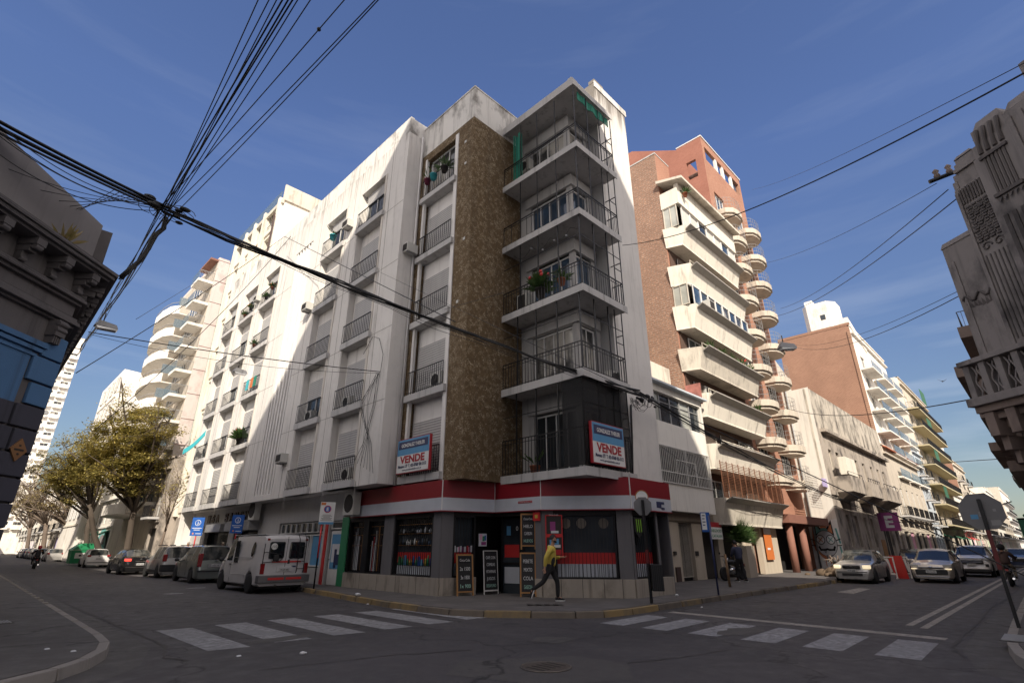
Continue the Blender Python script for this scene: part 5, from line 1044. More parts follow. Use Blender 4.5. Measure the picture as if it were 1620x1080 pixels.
# graffiti: a cat-like face painted on the gable; (u, z) on the wall, u runs to the left
G = lambda u, z, d: Fg.p(u, z, d)
def gshape(pts, mat, d, name='painted_shape'): return MB().poly([G(u, z, d) for u, z in pts]).build(name, M[mat], T)
def ell(cu, cz, ru, rz, n=26, a0=0, a1=2 * math.pi): return [(cu + ru * math.cos(a0 + (a1 - a0) * i / n), cz + rz * math.sin(a0 + (a1 - a0) * i / n)) for i in range(n)]
def gline(pts, w, mat, d):
    m = MB()
    for (a, b) in zip(pts, pts[1:]):
        v = Vector((b[0] - a[0], b[1] - a[1])); v = v.normalized() * w / 2; q = Vector((-v.y, v.x)); m.poly([G(a[0] - v.x + q.x, a[1] - v.y + q.y, d), G(b[0] + v.x + q.x, b[1] + v.y + q.y, d), G(b[0] + v.x - q.x, b[1] + v.y - q.y, d), G(a[0] - v.x - q.x, a[1] - v.y - q.y, d)])
    return m.build('painted_line', M[mat], T)
gshape([(13.2, .15), (11.12, .15), (11.12, 3.5), (13.2, 3.3)], 'gwhite', .006, 'painted_ground')
cu = 12.10
gshape([(12.98, 1.9), (12.8, 3.3), (12.5, 3.3), (12.6, 2.2), (12.3, 1.2), (12.2, .7), (12.5, .9), (12.9, 1.4)], 'gorange', .009)
for s, a in ((1, 'gteal'), (-1, 'gorange')):
    gshape([(cu + s * .62, 2.35), (cu + s * .58, 3.45), (cu + s * .1, 2.75)], 'gblack', .012); gshape([(cu + s * .54, 2.5), (cu + s * .52, 3.15), (cu + s * .22, 2.72)], a, .015)
gshape(ell(cu, 2.95, .2, .28), 'gorange', .013); gshape(ell(cu, 2.75, .24, .16), 'gteal', .016)
gshape(ell(cu, 1.85, .71, .89), 'gblack', .018); gshape(ell(cu, 1.85, .68, .86), 'ggrey', .021)
for s, a in ((1, 'gorange'), (-1, 'gteal')):
    gshape(ell(cu + s * .33, 2.1, .30, .33), 'gblack', .024); gshape(ell(cu + s * .33, 2.1, .25, .28), 'gwhite', .027)
    gline([(cu + s * .33 - .14, 1.95), (cu + s * .33 + .14, 2.25)], .05, a, .030); gline([(cu + s * .33 + .14, 1.95), (cu + s * .33 - .14, 2.25)], .05, a, .031)
gline([(cu + .5, 1.6), (cu + .42, 1.42), (cu + .15, 1.42), (cu, 1.46), (cu - .15, 1.42), (cu - .42, 1.42), (cu - .5, 1.6)], .13, 'gblack', .030)
gline([(cu + .2, 1.35), (cu + .15, 1.2), (cu + .1, 1.35)], .03, 'gblack', .031)
for i, l in enumerate((.5, .2, .35, .15)): gline([(cu + .25 - i * .15, 1.05), (cu + .25 - i * .15, 1.05 - l - .2)], .05, 'gblack' if i % 2 else 'gorange', .026 + i * .001)
for s in (1, -1):
    for dz in (0, .35): gline([(cu + s * .72, 1.7 + dz), (cu + s * .95, 1.72 + dz * 1.2)], .06, 'gblack', .034)
gline([(11.2, 1.9), (11.3, 2.8)], .12, 'gteal', .012); gline([(11.2, 1.0), (11.25, 1.6)], .1, 'gteal', .013)
# ---------------------------------------------------------------- the rest of the right-hand street, left side
building('ornate_two_storey_house', 'ornate two storey house with a red tiled parapet and iron balconies', FR, 67.45, 87, 12.0, fh=4.2, gh=4.6, wm='beige', sm='creamd', ww=1.1, wh=2.3, bay=2.8, balc='each', seed=3, cap='beige', shops=('dark', 'pinkp', 'black'), rail='iron')
t = thing('roof_tiles', 'strip of red roof tiles along the parapet of the ornate house', 'roof tiles', (77, 11, 12.05)); MB().hexa([(68, 10.7, 11.6), (86.8, 10.7, 11.6), (86.8, 11.6, 12.04), (68, 11.6, 12.04), (68, 10.7, 11.7), (86.8, 10.7, 11.7), (86.8, 11.6, 12.2), (68, 11.6, 12.2)]).build('tiles', M['tileroof'], t)
T = building('white_balcony_tower', 'nine storey white tower with glass balconies behind a blank orange brick gable', F((0, 12.0), (1, 0), (0, -1)), 72.7, 92, 27.8, depth=8.5, fh=2.6, gh=9.0, wm='offwhite2', sm='orangey', bay=6, ww=2.2, balc='each', bd=1.3, seed=5, rail='glass', bslab='offwhite2', shop=False, par=1.0)
MB().box(72.66, 73.0, 11.9, 20.5, 27.8, 28.15).build('coping', M['orangey'], T); MB().box(72.6, 72.7, 12.0, 12.35, 9, 27).build('brick_pier', M['orangex'], T)
m = MB().prism([(76, 14.5), (77.2, 13.6), (79.5, 13.6), (80.7, 14.5), (80.7, 17), (79.5, 17.6), (76.6, 17.6), (76, 17)], 27.8, 33.2); m.prism([(76.9, 16.3), (78.1, 16.3), (78.1, 17.3), (76.9, 17.3)], 33.2, 34.2); wt_ = m.build('water_tank', M['offwhite2'], T)
MB().box(75.96, 76.0, 14.9, 15.5, 30.6, 31.3).build('window', M['glass'], wt_)
m = MB().hexa([(72.8, 11.9, 27.8), (80, 11.9, 25.9), (80, 13, 25.9), (72.8, 13, 27.8), (72.8, 11.9, 28.9), (80, 11.9, 26.6), (80, 13, 26.6), (72.8, 13, 28.9)]); m.build('sloping_parapet', M['offwhite2'], T)
building('narrow_white_house', 'narrow pale blue fronted house squeezed under the white tower', FR, 87.05, 93.5, 14.5, fh=3.1, gh=4.2, wm='greyblue', sm='offwhite', bay=2.1, ww=.8, seed=6, balc='alt')
building('striped_awning_tower', 'tower with yellow edged balconies and green awnings beyond the white tower', FR, 93.6, 118, 25.5, depth=12, fh=2.7, gh=4.4, wm='beige', sm='offwhite', bay=4.5, ww=2.4, balc='full', bd=1.4, seed=8, bslab='yelstripe', rail='iron', awn='greencl', par=1.0)
c = MB()
for k in range(7):
    if k % 2 == 0: c.fb(FR, 96 + k, 99 + k * 1.2, 8 + k * 2.5, 10.1 + k * 2.5, 1.30, 1.34)
tag(c.build('balcony_awnings', M['greencl']), 'green cloth blinds let down on the yellow edged balconies', 'blinds', kind='stuff')
x = 118.1
names = (('pale_shop_building', 'pale three storey building with shops beyond the yellow edged tower', 'offwhite', 'redy', 11, 14), ('brick_gable_block', 'block with a brick gable and a white rooftop tank far up the street', 'beige', 'orangey', 17.5, 18), ('cream_office_block', 'cream block with rows of small windows past the brick gable', 'cream', 'offwhite2', 13, 20), ('grey_terrace', 'low grey terrace far along the street', 'beiged', 'beige', 10, 24), ('sunlit_block', 'sunlit block near the vanishing end of the right hand street', 'offwhite', 'cream', 17, 26), ('long_beige_block', 'long beige block before the end of the right hand street', 'beige', 'offwhite', 12, 40), ('end_tower', 'pale tower at the very end of the right hand street', 'offwhite2', 'beige', 22, 50))
for i, (nm, lb, a, b_, H, L) in enumerate(names):
    tt = building(nm, lb, FR, x, x + L, H, depth=14, fh=3.1, gh=4.2, wm=a, sm=b_, bay=3.4 if i < 3 else 5, balc='alt' if i % 2 else 'full', seed=20 + i, awn='redb' if i == 0 else None, shops=('dark', 'gbin', 'skyblue', 'pinkp', 'paper'), detail=i < 3)
    if i == 1: MB().box(x + .5, x + 6, 12.2, 14.8, H, H + 3.2).build('water_tank', M['offwhite2'], tt)
    x += L + .1
# ---------------------------------------------------------------- right side of the right-hand street (seen edge on) and its corner building
FK = F((0, 0.05), (-1, 0), (0, 1))            # faces +y; u = -x
T = thing('dark_art_deco_building', 'soot darkened art deco corner building with stepped towers and a heavy balcony', 'building', (14.6, -.2, .147))
H1 = hz(1495, 385, 14.6, .10); 
# polygonal corner block: chamfer towards the crossing
def rot(a): return (math.cos(R_(a)), math.sin(R_(a)))
c0 = (14.6, .12); ux, uy = rot(235)           # chamfer runs away from c0 down to the left-street side
FC = F(c0, (ux, uy), (-.8192, .5736))
z0b = hz(1562, 595, 14.5, .1)
z0b = 5.12; H1 = 8.12
P_ = lambda u, d=0: (c0[0] + ux * u + FC.n[0] * d, c0[1] + uy * u + FC.n[1] * d)
m = MB(); m.prism([P_(0), P_(7), (10.6, -30), (30, -30), (30, 0.0), (15.2, 0.0)], 4.1, 7.9); m.prism([P_(0.1, -.5), P_(7, -.5), (11.2, -30), (30, -30), (30, -.3), (15.2, -.3)], .147, 4.1); m.prism([P_(1.2, -1.2), P_(7, -1), (11.6, -30), (30, -30), (30, -1.5), (16, -1.5)], 7.9, 9.2); m.build('corner_wall', M['darkstone'], T)
FU = lambda w0, w1, za, zb, d0, d1, mb: mb.fb(FC, w0, w1, za, zb, d0, d1)
def bevel_top(mb, u0, u1, z0, z1, d0, d1, k=.12):
    mb.hexa([FC.p(u0, z0, d0), FC.p(u1, z0, d0), FC.p(u1, z0, d1), FC.p(u0, z0, d1), FC.p(u0 + k, z1, d0), FC.p(u1 - k, z1, d0), FC.p(u1 - k, z1, d1 - k * .6), FC.p(u0 + k, z1, d1 - k * .6)])
m = MB(); FU(-.02, .76, z0b + .08, H1 - .1, .001, .12, m); bevel_top(m, -.04, .78, H1 - .1, H1 + .03, .0, .14, .05); FU(.10, .16, z0b + .08, H1 - .5, .12, .15, m); FU(.62, .68, z0b + .08, H1 - .5, .12, .15, m); m.build('low_pylon', M['darkstone'], T, bevel=.012)
m = MB(); FU(.78, 1.46, z0b + .08, 9.05, .08, .30, m); FU(.84, 1.40, 9.05, 9.42, .08, .27, m); FU(.80, .90, 9.05, 9.25, .08, .3, m)
for i in range(3): FU(.92 + .02 * i, 1.44 - .03 * i, 9.42 + i * .12, 9.52 + i * .12, .08, .33 - .05 * i, m)
bevel_top(m, .94, 1.36, 9.78, 9.86, .08, .24, .06)
for u in (.79, 1.38): FU(u, u + .07, z0b + .2, 8.95, .30, .345, m)
m.build('fluted_pylon', M['darkstone'], T, bevel=.012)
m = MB()
for i in range(8): FU(.88 + i * .062, .915 + i * .062, 8.62, 9.0, .30, .335, m)
rr = random.Random(3)
for i in range(15):
    z = 8.55 - i * .063
    for j in range(4): o_ = rr.uniform(0, .03); FU(.88 + j * .125 + (i % 2) * .03, .98 + j * .125 + (i % 2) * .03, z - .045, z, .30, .315 + o_, m)
for j in range(2):
    c = Vector(FC.p(1.0 + j * .25, 7.48, .315)); e_ = Vector((ux, uy, 0)); m.tube([c + (e_ * math.cos(a * .7) + Vector((0, 0, 1)) * math.sin(a * .7)) * (.11 - a * .009) for a in range(11)], .02, 5)
for i in range(6): FU(.90 + i * .085, .925 + i * .085, z0b + .3, 7.3, .30, .32, m)
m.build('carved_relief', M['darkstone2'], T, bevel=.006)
m = MB(); FU(1.46, 2.30, z0b + .08, 9.30, .12, .50, m); FU(1.50, 2.26, 9.30, 9.62, .12, .46, m); FU(1.56, 2.2, 9.62, 10.0, .12, .42, m); bevel_top(m, 1.60, 2.2, 10.0, 10.18, .12, .40, .08); m.build('tall_pylon', M['darkstone'], T, bevel=.012)
m = MB()
for i in range(6): FU(1.66 + i * .075, 1.70 + i * .075, 8.32, 9.18, .50, .53, m)
FU(1.60, 2.14, 9.18, 9.25, .50, .56, m); FU(1.60, 2.14, 8.22, 8.30, .50, .56, m)
for i in range(5): m.poly([FC.p(1.62 + i * .10, 8.20, .53), FC.p(1.72 + i * .10, 8.20, .53), FC.p(1.67 + i * .10, 8.06, .57)])
for i in range(4): m.tube([FC.p(1.64 + i * .14, 9.35, .47), FC.p(1.66 + i * .14, 9.62, .49), FC.p(1.68 + i * .14, 9.95, .43)], [.05, .035, .045], 6)
for i in range(4): FU(1.6 + i * .16, 1.68 + i * .16, z0b + .3, 7.8, .50, .53, m)
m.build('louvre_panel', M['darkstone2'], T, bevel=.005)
m = MB(); FU(2.30, 5.5, z0b, 9.75, .2, .62, m); bevel_top(m, 2.34, 5.5, 9.75, 9.95, .2, .62, .1); FU(2.8, 5.5, 9.95, 10.6, .1, .5, m)
for i in range(8): FU(2.36 + i * .2, 2.44 + i * .2, 7.5, 9.6, .62, .67, m)
m.build('highest_pylon', M['darkstone'], T, bevel=.012)
m = MB()
for i in range(7): m.poly([FC.p(.08 + i * .08, 6.42 + .04 * math.sin(i), .125), FC.p(.17 + i * .08, 6.42, .125), FC.p(.12 + i * .08, 6.57, .16)])
m.tube([FC.p(.06 + i * .06, 6.66 + .08 * math.sin(i * 1.3), .145) for i in range(11)], .028, 6); m.build('wavy_ornament', M['darkstone2'], T)
m = MB(); FU(-.10, 5.5, z0b - .02, z0b + .08, -.2, .72, m); zz = 4.40
for i in range(16): FU(-.05 + i * .32, .07 + i * .32, zz, z0b - .02, .52, .66, m)
for i in range(15):
    for q in (0, .09): m.tube([FC.p(.12 + i * .32 + q + .035 * math.sin(j * 1.5 + q * 20), zz + .04 + j * .09, .59) for j in range(8)], .02, 5)
FU(-.13, 5.5, zz - .16, zz, -.2, .74, m); m.build('balustrade', M['darkstone'], T, bevel=.008)
m = MB(); FU(-.08, 5.5, zz - .30, zz - .16, -.2, .64, m); FU(-.05, 5.5, zz - .45, zz - .30, -.2, .50, m); FU(-.02, 5.5, zz - .62, zz - .45, -.2, .34, m)
for i in range(12): FU(.02 + i * .40, .20 + i * .40, zz - .78, zz - .30, .2, .60, m); FU(.04 + i * .40, .18 + i * .40, zz - 1.05, zz - .78, .0, .40, m); FU(.06 + i * .40, .16 + i * .40, zz - 1.3, zz - 1.05, -.2, .22, m)
m.build('cornice', M['stonebrown'], T, bevel=.012)
# street side mouldings that stick out over the right pavement
m = MB()
for x0, x1, z, o in ((14.9, 19.5, 4.7, .35), (15.2, 24, 4.2, .55), (15.5, 24, 3.7, .3), (16, 24, 6.3, .45), (17, 28, 5.6, .8), (18, 28, 5.2, .55), (20, 30, 3.5, .5), (24, 30, 7.5, .7), (24, 30, 4.6, .9)): m.box(x0, x1, 0, o, z, z + .28)
for i in range(12): m.box(15.2 + i * 1.2, 15.5 + i * 1.2, 0, .55, 4.3 - i * .02, 5.0)
m.build('street_cornice', M['stonebrown'], T)
t = thing('flag', 'dark green banner projecting at the right edge over the street', 'banner', (21, .7, 2.9)); p = onX(1610, 822, 24); q = onX(1620, 870, 24)
MB().box(23.95, 24.0, p.y - .9, p.y, q.z, p.z).build('cloth', M['greencl'], t); MB().tube([(24.02, p.y - 1.0, p.z + .03), (24.02, p.y + .02, p.z + .03)], .03, 6).build('pole', M['iron'], t)
t = thing('crossarm', 'iron crossarm with two insulators on top of the dark corner building', 'cable bracket', (14.4, .2, 10.8))
a = onX(1470, 288, 14.1); b = onX(1526, 266, 14.3); MB().tube([a, b], .05, 6).build('bar', M['iron'], t)
for k in (.25, .6):
    c = a.lerp(b, k); MB().lathe(c, [(.03, 0), (.07, .08), (.04, .14), (.07, .2), (.02, .26)], 8).build('insulator', M['stonebrown'], t)
x = 30.1
for i, (nm, lb, a_, H, L) in enumerate((('shaded_building', 'shaded building behind the octagonal sign on the right side of the street', 'stonebrown', 15.3, 26), ('shaded_building', 'second shaded building along the right side of the street', 'beiged', 14, 34), ('shaded_building', 'far building on the right side of the street', 'beige', 13, 60), ('shaded_building', 'last building on the right side of the street', 'offwhite', 16, 120))):
    building(nm, lb, F((0, -.05 - .1 * i), (-1, 0), (0, 1)), -(x + L), -x, H, depth=14, fh=3.3, gh=4.3, wm=a_, bay=5, balc='alt', bd=.8, seed=40 + i, awn='greencl' if i == 0 else None, detail=False)
    x += L + .1
# ---------------------------------------------------------------- dark corner building on the left, with chamfered front
T = thing('blue_corner_building', 'dark corner building with a heavy bracketed cornice and blue painted chamfered wall', 'building', (.45, 12.3, .147))
LC = (.45, 12.3); FCH = F(LC, (-math.sqrt(.5), -math.sqrt(.5)), (math.sqrt(.5), -math.sqrt(.5)))   # chamfer, u runs to the left of the picture
FLS = F((.45, 12.3), (0, 1), (1, 0))          # left-street face, u = y - 12.3
zc = 6.66                                     # top of the cornice lip
m = MB(); m.prism([(.45, 12.3), (.45, 24), (-16, 24), (-16, 8.9), (-2.95, 8.9)], .147, zc - .08); m.build('wall_core', M['lgrey'], T)
m = MB(); mb = MB(); z = .26; i = 0; zbl = 3.66
while z < 4.75:
    h = .40 if z < 4.2 else .46; tgt = mb if z > zbl - .1 else m
    wv = .52 if i % 2 == 0 else .40
    tgt.fb(FCH, -.03, wv, z, z + h - .035, .001, .07); tgt.fb(FLS, -.03, wv, z, z + h - .035, .001, .07)
    if z < zbl - .1: tgt.fb(FCH, wv + .04, 2.2, z, z + h - .035, .001, .06)
    for q in range(6): tgt.fb(FLS, wv + .04 + q * 1.8, wv + q * 1.8 + 1.78, z, z + h - .035, .001, .055)
    z += h; i += 1
m.build('rusticated_blocks', M['lnavy'], T, bevel=.015); mb.build('blue_blocks', M['lblue'], T, bevel=.015)
m = MB(); m.fb(FCH, .56, 3.5, zbl - .05, 4.80, .001, .035); m.build('blue_panel', M['lblue'], T)
m = MB(); m.fb(FCH, .36, 3.5, 4.84, 4.93, .001, .11); m.fb(FCH, .42, 3.5, 4.75, 4.815, .001, .085); m.fb(FCH, .48, 3.5, 4.66, 4.71, .001, .06); m.build('blue_moulding', M['lblue'], T)
m = MB()
for (z0, z1, d) in ((zc - .07, zc, .47), (zc - .14, zc - .07, .43), (zc - .19, zc - .14, .36), (5.98, 6.04, .10), (5.92, 5.98, .15), (5.86, 5.92, .08), (5.52, 5.60, .09), (5.45, 5.52, .15), (5.40, 5.45, .07)):
    k = d * math.tan(R_(22.5)); m.fb(FCH, -k, 4.8, z0, z1, -.1, d); m.fb(FLS, -k, 11.6, z0, z1, -.1, d)
m.build('cornice', M['lgrey'], T, bevel=.01)
for f, us in ((FCH, [.16 + .62 * i for i in range(7)]), (FLS, [.3 + .66 * i for i in range(17)])):
    for u in us:
        b = MB(); b.fb(f, u - .09, u + .09, zc - .32, zc - .192, .001, .36); b.fb(f, u - .07, u + .07, zc - .44, zc - .32, .001, .24); b.fb(f, u - .06, u + .06, zc - .60, zc - .44, .001, .13)
        b.tube([f.p(u - .07, zc - .35, .30), f.p(u + .07, zc - .35, .30)], .055, 8); b.tube([f.p(u - .06, zc - .57, .11), f.p(u + .06, zc - .57, .11)], .045, 8); b.build('bracket', M['lgrey'], T, bevel=.008)
b = MB(); u = .33
b.fb(FCH, u - .10, u + .10, 5.10, 5.398, .001, .20)
for i in range(4): b.fb(FCH, u - .085 + i * .045, u - .06 + i * .045, 4.96, 5.12, .001, .17)
b.tube([FCH.p(u - .11, 5.33, .20), FCH.p(u + .11, 5.33, .20)], .045, 8); b.tube([FCH.p(u - .11, 5.22, .19), FCH.p(u + .11, 5.22, .19)], .04, 8); b.build('pilaster_capital', M['lgrey'], T, bevel=.008)
# plain roof volume set back behind the cornice
rc = (.5, 14.0); hh = hz(165, 358, *rc); dv = (math.cos(R_(232)), math.sin(R_(232)))
m = MB().prism([rc, (.5, 23.5), (-14, 23.5), (-14, 12.5), (rc[0] + dv[0] * 4, rc[1] + dv[1] * 4)], zc - .1, hh)
m.build('roof_volume', M['lgrey2'], T); MB().box(.501, .72, 14.1, 15, zc, hh - .05).build('roof_pier', M['lgrey'], T)
m = MB(); m.tube([(.47, 12.6, .2), (.47, 12.6, 3)], .03, 6); 
t = thing('diamond_sign', 'small orange diamond plate on the navy corner blocks', 'sign', FCH.p(.35, 2.9, .08))
q = onp(19, 711, 1, 0); ctr = None
zc2 = hz(19, 711, .28, 12.13); 
m = MB(); P = [FCH.p(.24 + .16 * a, zc2 + .19 * b, .075) for a, b in ((0, 1), (1, 0), (0, -1), (-1, 0))]; P2 = [FCH.p(.24 + .16 * a, zc2 + .19 * b, .10) for a, b in ((0, 1), (1, 0), (0, -1), (-1, 0))]
m.poly(P); m.poly(P2)
for i in range(4): m.poly([P[i], P[(i + 1) % 4], P2[(i + 1) % 4], P2[i]])
m.build('plate', plain('worn_orange_plate', (.24, .12, .05), .6, var=.4), t); m = MB()
for k in (-.07, 0, .07): m.fb(FCH, .24 - .09 + abs(k), .24 + .09 - abs(k), zc2 + k - .015, zc2 + k + .015, .101, .104)
m.build('text_lines', M['dark'], t)
plantpot((-.05, 11.9, zc + .0), 'dry weeds growing on top of the dark cornice', .9, leaf='leafb', pot='lgrey', n=40)
m = MB().hexa([(.02, 11.62, zc), (.42, 11.95, zc), (.3, 12.1, zc), (-.08, 11.8, zc), (.05, 11.65, zc + .06), (.40, 11.95, zc + .10), (.27, 12.05, zc + .12), (-.05, 11.8, zc + .08)]); tag(m.build('loose_slab', M['lgrey2'], bevel=.02), 'broken slab lying on the dark cornice edge', 'slab')
# the row behind it on the same side
for i, (y0, L, H, wm) in enumerate(((24.1, 20, 9.5, 'beiged'), (44.2, 30, 12, 'offwhite'), (74.3, 40, 11, 'beige'), (114.4, 60, 13, 'creamd'), (174.5, 80, 12, 'offwhite'))):
    building('side_street_building', ('first', 'second', 'third', 'fourth', 'last')[i] + ' plain building behind the dark corner building on the left street', F((.3 - .1 * i, 0), (0, 1), (1, 0)), y0, y0 + L, H, depth=14, fh=3.2, gh=4.2, wm=wm, bay=5, seed=60 + i, detail=False)
# ---------------------------------------------------------------- tall block behind the camera; its shadow covers the crossing
T = thing('tall_block_across', 'tall concrete apartment block across the crossing that shades the street', 'apartment building', (-2, -2.5, .147))
m = MB().prism([(.3, -34), (.3, -2.3), (-2.3, .2), (-30, .2), (-30, -34)], .147, 38); m.build('walls', M['offwhite2'], T)
Fa = F((.3, 0), (0, 1), (1, 0)); Fbb = F((0, .2), (1, 0), (0, 1))
for k in range(12):
    z = 4 + k * 2.8
    for i in range(7): window(Fa, -31 + i * 4.1, -29 + i * 4.1, z, z + 1.5, .04, T, M['glass'], mull=1)
    for i in range(6): window(Fbb, -29 + i * 4.4, -27 + i * 4.4, z, z + 1.5, .04, T, M['glass'], mull=1)
# ---------------------------------------------------------------- left street, right-hand row beyond the corner building
FQ2 = F((12.8, 0), (0, 1), (-1, 0))
T = thing('cream_concrete_block', 'taller cream block with concrete piers and set back balconies beyond the white wing', 'apartment building', (12.8, 47, .147))
ops = []; cols = [(42.3, 44.9), (45.6, 47.3), (47.9, 49.6), (50.2, 52.6)]
FZ = [4.2 + 2.97 * k for k in range(9)]
for z in FZ:
    for a, b in cols: ops.append((a, b, z + .5, z + 2.75))
m = MB().wall(FQ2, 41.65, 53, .1, 30.9, ops, .9); m.poly([(12.8, 41.65, .1), (24, 41.65, .1), (24, 41.65, 30.9), (12.8, 41.65, 30.9)]); m.poly([(12.8, 53, .1), (24, 53, .1), (24, 53, 31), (12.8, 53, 31)]); m.poly([(12.8, 41.65, 30.9), (24, 41.65, 30.9), (24, 53, 30.9), (12.8, 53, 30.9)]); m.fb(FQ2, 41.7, 52.9, .2, 30.5, -1.0, -.92)
m.build('front_wall', M['cream'], T); MB().box(12.85, 24, 41.55, 41.64, 20, 30.3).build('white_side_wall', M['offwhite2'], T)
m = MB().box(12.7, 24, 41.5, 41.7, 30.6, 32.2); m.box(12.6, 12.8, 41.5, 53, 30.2, 30.6); m.build('parapet', M['creamd'], T)
m = MB()
for a in (41.7, 45.0, 47.4, 49.7, 52.7): m.fb(FQ2, a, a + .4, 4, 30.8, .001, .35)
m.build('piers', M['cream'], T)
MB().box(12.62, 12.66, 42, 52.8, 30.6, 31.7).build('glass_screen', M['glassrail'], T)
for z in FZ:
    for a, b in cols:
        MB().fb(FQ2, a, b, z + .1, z + .5, -.3, .12).build('spandrel', M['cream'], T)
        window(FQ2, a + .1, b - .1, z + .55, z + 2.7, -.86, T, M['glass'], mull=1, shut=random.choice((None, .4, 1)), sm=M['shutter2'])
        if (a == 42.3 or a == 47.9): railing(FQ2, a, b, z + .5, -.05, T, M['greyiron'], .8, .2)
MB().fb(FQ2, 41.7, 53, .15, 3.9, .001, .05).build('ground_floor_cladding', M['beiged'], T)
MB().tube([(12.3, 41.75, 3), (12.3, 41.75, 29)], .07, 6).build('downpipe', M['cbrown'], T)
# low stained house then pink gabled tower with cantilevered balconies
building('stained_old_house', 'old stained two storey house with iron balconies behind the lamp cables', F((11.6, 0), (0, 1), (-1, 0)), 53.05, 55.95, 9, fh=3.4, gh=3.9, wm='beiged', bay=2.8, ww=1.0, balc='each', seed=71)
T = thing('pink_balcony_tower', 'twelve storey tower with a pale pink gable and long curved white balconies', 'apartment building', (12, 62, .147))
m = MB().box(11.98, 13.05, 56, 70, .1, 30.4); m.build('pink_gable', M['pink'], T); m = MB().box(13.05, 13.6, 56.02, 70, .1, 30.2); m.box(13.6, 24, 56.1, 70, .1, 28); m.build('pale_green_strip', M['palegreen'], T)
jm = MB()
for k in range(12): jm.box(11.97, 13.62, 55.98, 56.0, 3.1 + k * 2.45, 3.15 + k * 2.45)
jm.build('joint_lines', M['redb'] if False else plain('reddish_joint', (.25, .13, .12), .9), T)
MB().box(11.96, 11.98, 56.1, 69.9, .2, 30).build('recessed_wall', M['beige'], T)
for k in range(12):
    z = 27.45 - k * 2.46
    if z < 3: break
    b = MB().prism([(11.96, 56.05), (10.55, 56.05), (10.55, 58.6), (11.96, 58.6)], z - .28, z + .0); bo = b.build('balcony', M['offwhite2'], T)
    MB().box(10.55, 10.58, 56.1, 58.5, z + .02, z + .95).build('glass_panel', M['glassrail'], bo); r = MB()
    for i in range(10): r.box(10.62 + i * .14, 10.64 + i * .14, 56.06, 56.08, z, z + .95)
    r.box(10.58, 11.95, 56.05, 56.09, z + .92, z + .97); r.build('railing', M['greyiron'], bo)
    pr = [(11.96, 58.65), (10.0, 58.65), (9.45, 59.6), (9.15, 61.5), (9.1, 64), (9.5, 66.5), (10.4, 69), (11.96, 70)]
    if k > 0:
        b = MB().prism(pr, z - .95, z - .85); b.prism(pr[1:-1] + [(x + .12, y) for x, y in pr[1:-1]][::-1], z - .85, z - .05); b2 = b.build('balcony', M['offwhite2'], T)
        g = MB()
        for i in range(1, 6): g.tube([(pr[i][0] + .06, pr[i][1], z + .35), (pr[i + 1][0] + .06, pr[i + 1][1], z + .35)], .03, 4)
        g.build('railing', M['greyiron'], b2); MB().box(9.9, 11.9, 58.66, 58.69, z - .0, z + .9).build('glass_panel', M['glassrail'], b2)
    window(F((11.96, 0), (0, 1), (-1, 0)), 59.5, 63, z + .0, z + 1.5, .06, T, M['glassb'], mull=2)
MB().box(11.2, 12.0, 56, 60, 29.9, 30.1).build('roof_slab', M['brownpil'], T)
p1 = hz(200, 584, 9.9, 80); T = thing('white_gable_house', 'white blank gable rising behind the green tree', 'building', (11, 80, .147))
m = MB(); zz = hz(240, 590, 12.4, 80); m.hexa([(9.6, 80, .1), (24, 80, .1), (24, 95, .1), (9.6, 95, .1), (9.6, 80, p1), (24, 80, zz - 1), (24, 95, zz - 1), (9.6, 95, p1)]); m.build('gable_wall', M['offwhite2'], T)
m = MB()
for k in range(6): m.box(9.5, 9.6, 81, 94, 4 + k * 3.1, 4.2 + k * 3.1)
m.build('string_course', M['cream'], T)
for k in range(6):
    for i in range(4): window(F((9.6, 0), (0, 1), (-1, 0)), 81.5 + i * 3.2, 83 + i * 3.2, 4.8 + k * 3.1, 6.8 + k * 3.1, .05, T, M['glass'], mull=1)
building('mural_shopfront_house', 'low pale house with a green arched mural behind the parked white hatchback', F((11.2, 0), (0, 1), (-1, 0)), 70.1, 79.9, 7.5, fh=3.2, gh=3.9, wm='offwhite', bay=3, seed=73, shops=('paper', 'gteal', 'greencl'), awn='greencl')
t = thing('arched_mural', 'teal arched mural with dark lettering on the house wall behind the green container', 'mural', (11.15, 73, 2)); m = MB(); Fm = F((11.18, 0), (0, 1), (-1, 0))
m.poly([Fm.p(y, z, .02) for y, z in [(76.5, .4), (76.5, 2)] + [(74 + 2.5 * math.cos(a * math.pi / 10), 2 + 1.6 * math.sin(a * math.pi / 10)) for a in range(11)][0:] + [(71.5, .4)]]); m.build('arch', M['gteal'], t)
m = MB(); m.poly([Fm.p(74 + 1.7 * math.cos(a * math.pi / 10), 1.9 + 1.0 * math.sin(a * math.pi / 10), .03) for a in range(11)]); m.build('arch_centre', M['lgrey2'], t)
rows = ((95.1, 16, 10, 'offwhite', 'lilac'), (111.2, 20, 14, 'beige', 'cream'), (131.3, 20, 9, 'cream', 'beige'), (151.4, 38, 15, 'offwhite', 'offwhite2'))
for i, (y0, L, H, wm, s2) in enumerate(rows):
    building('distant_street_building', ('first pale building beyond the tree with a lilac shopfront', 'second beige building beyond the tree', 'third low cream garage like building far down the left street', 'fourth white building far down the left street')[i], F((11.3, 0), (0, 1), (-1, 0)), y0, y0 + L, H, fh=3.2, gh=4.2, wm=wm, sm=s2, bay=3.6, balc='alt', seed=80 + i, shops=('lilac', 'dark', 'beige', 'paper'), awn=None)
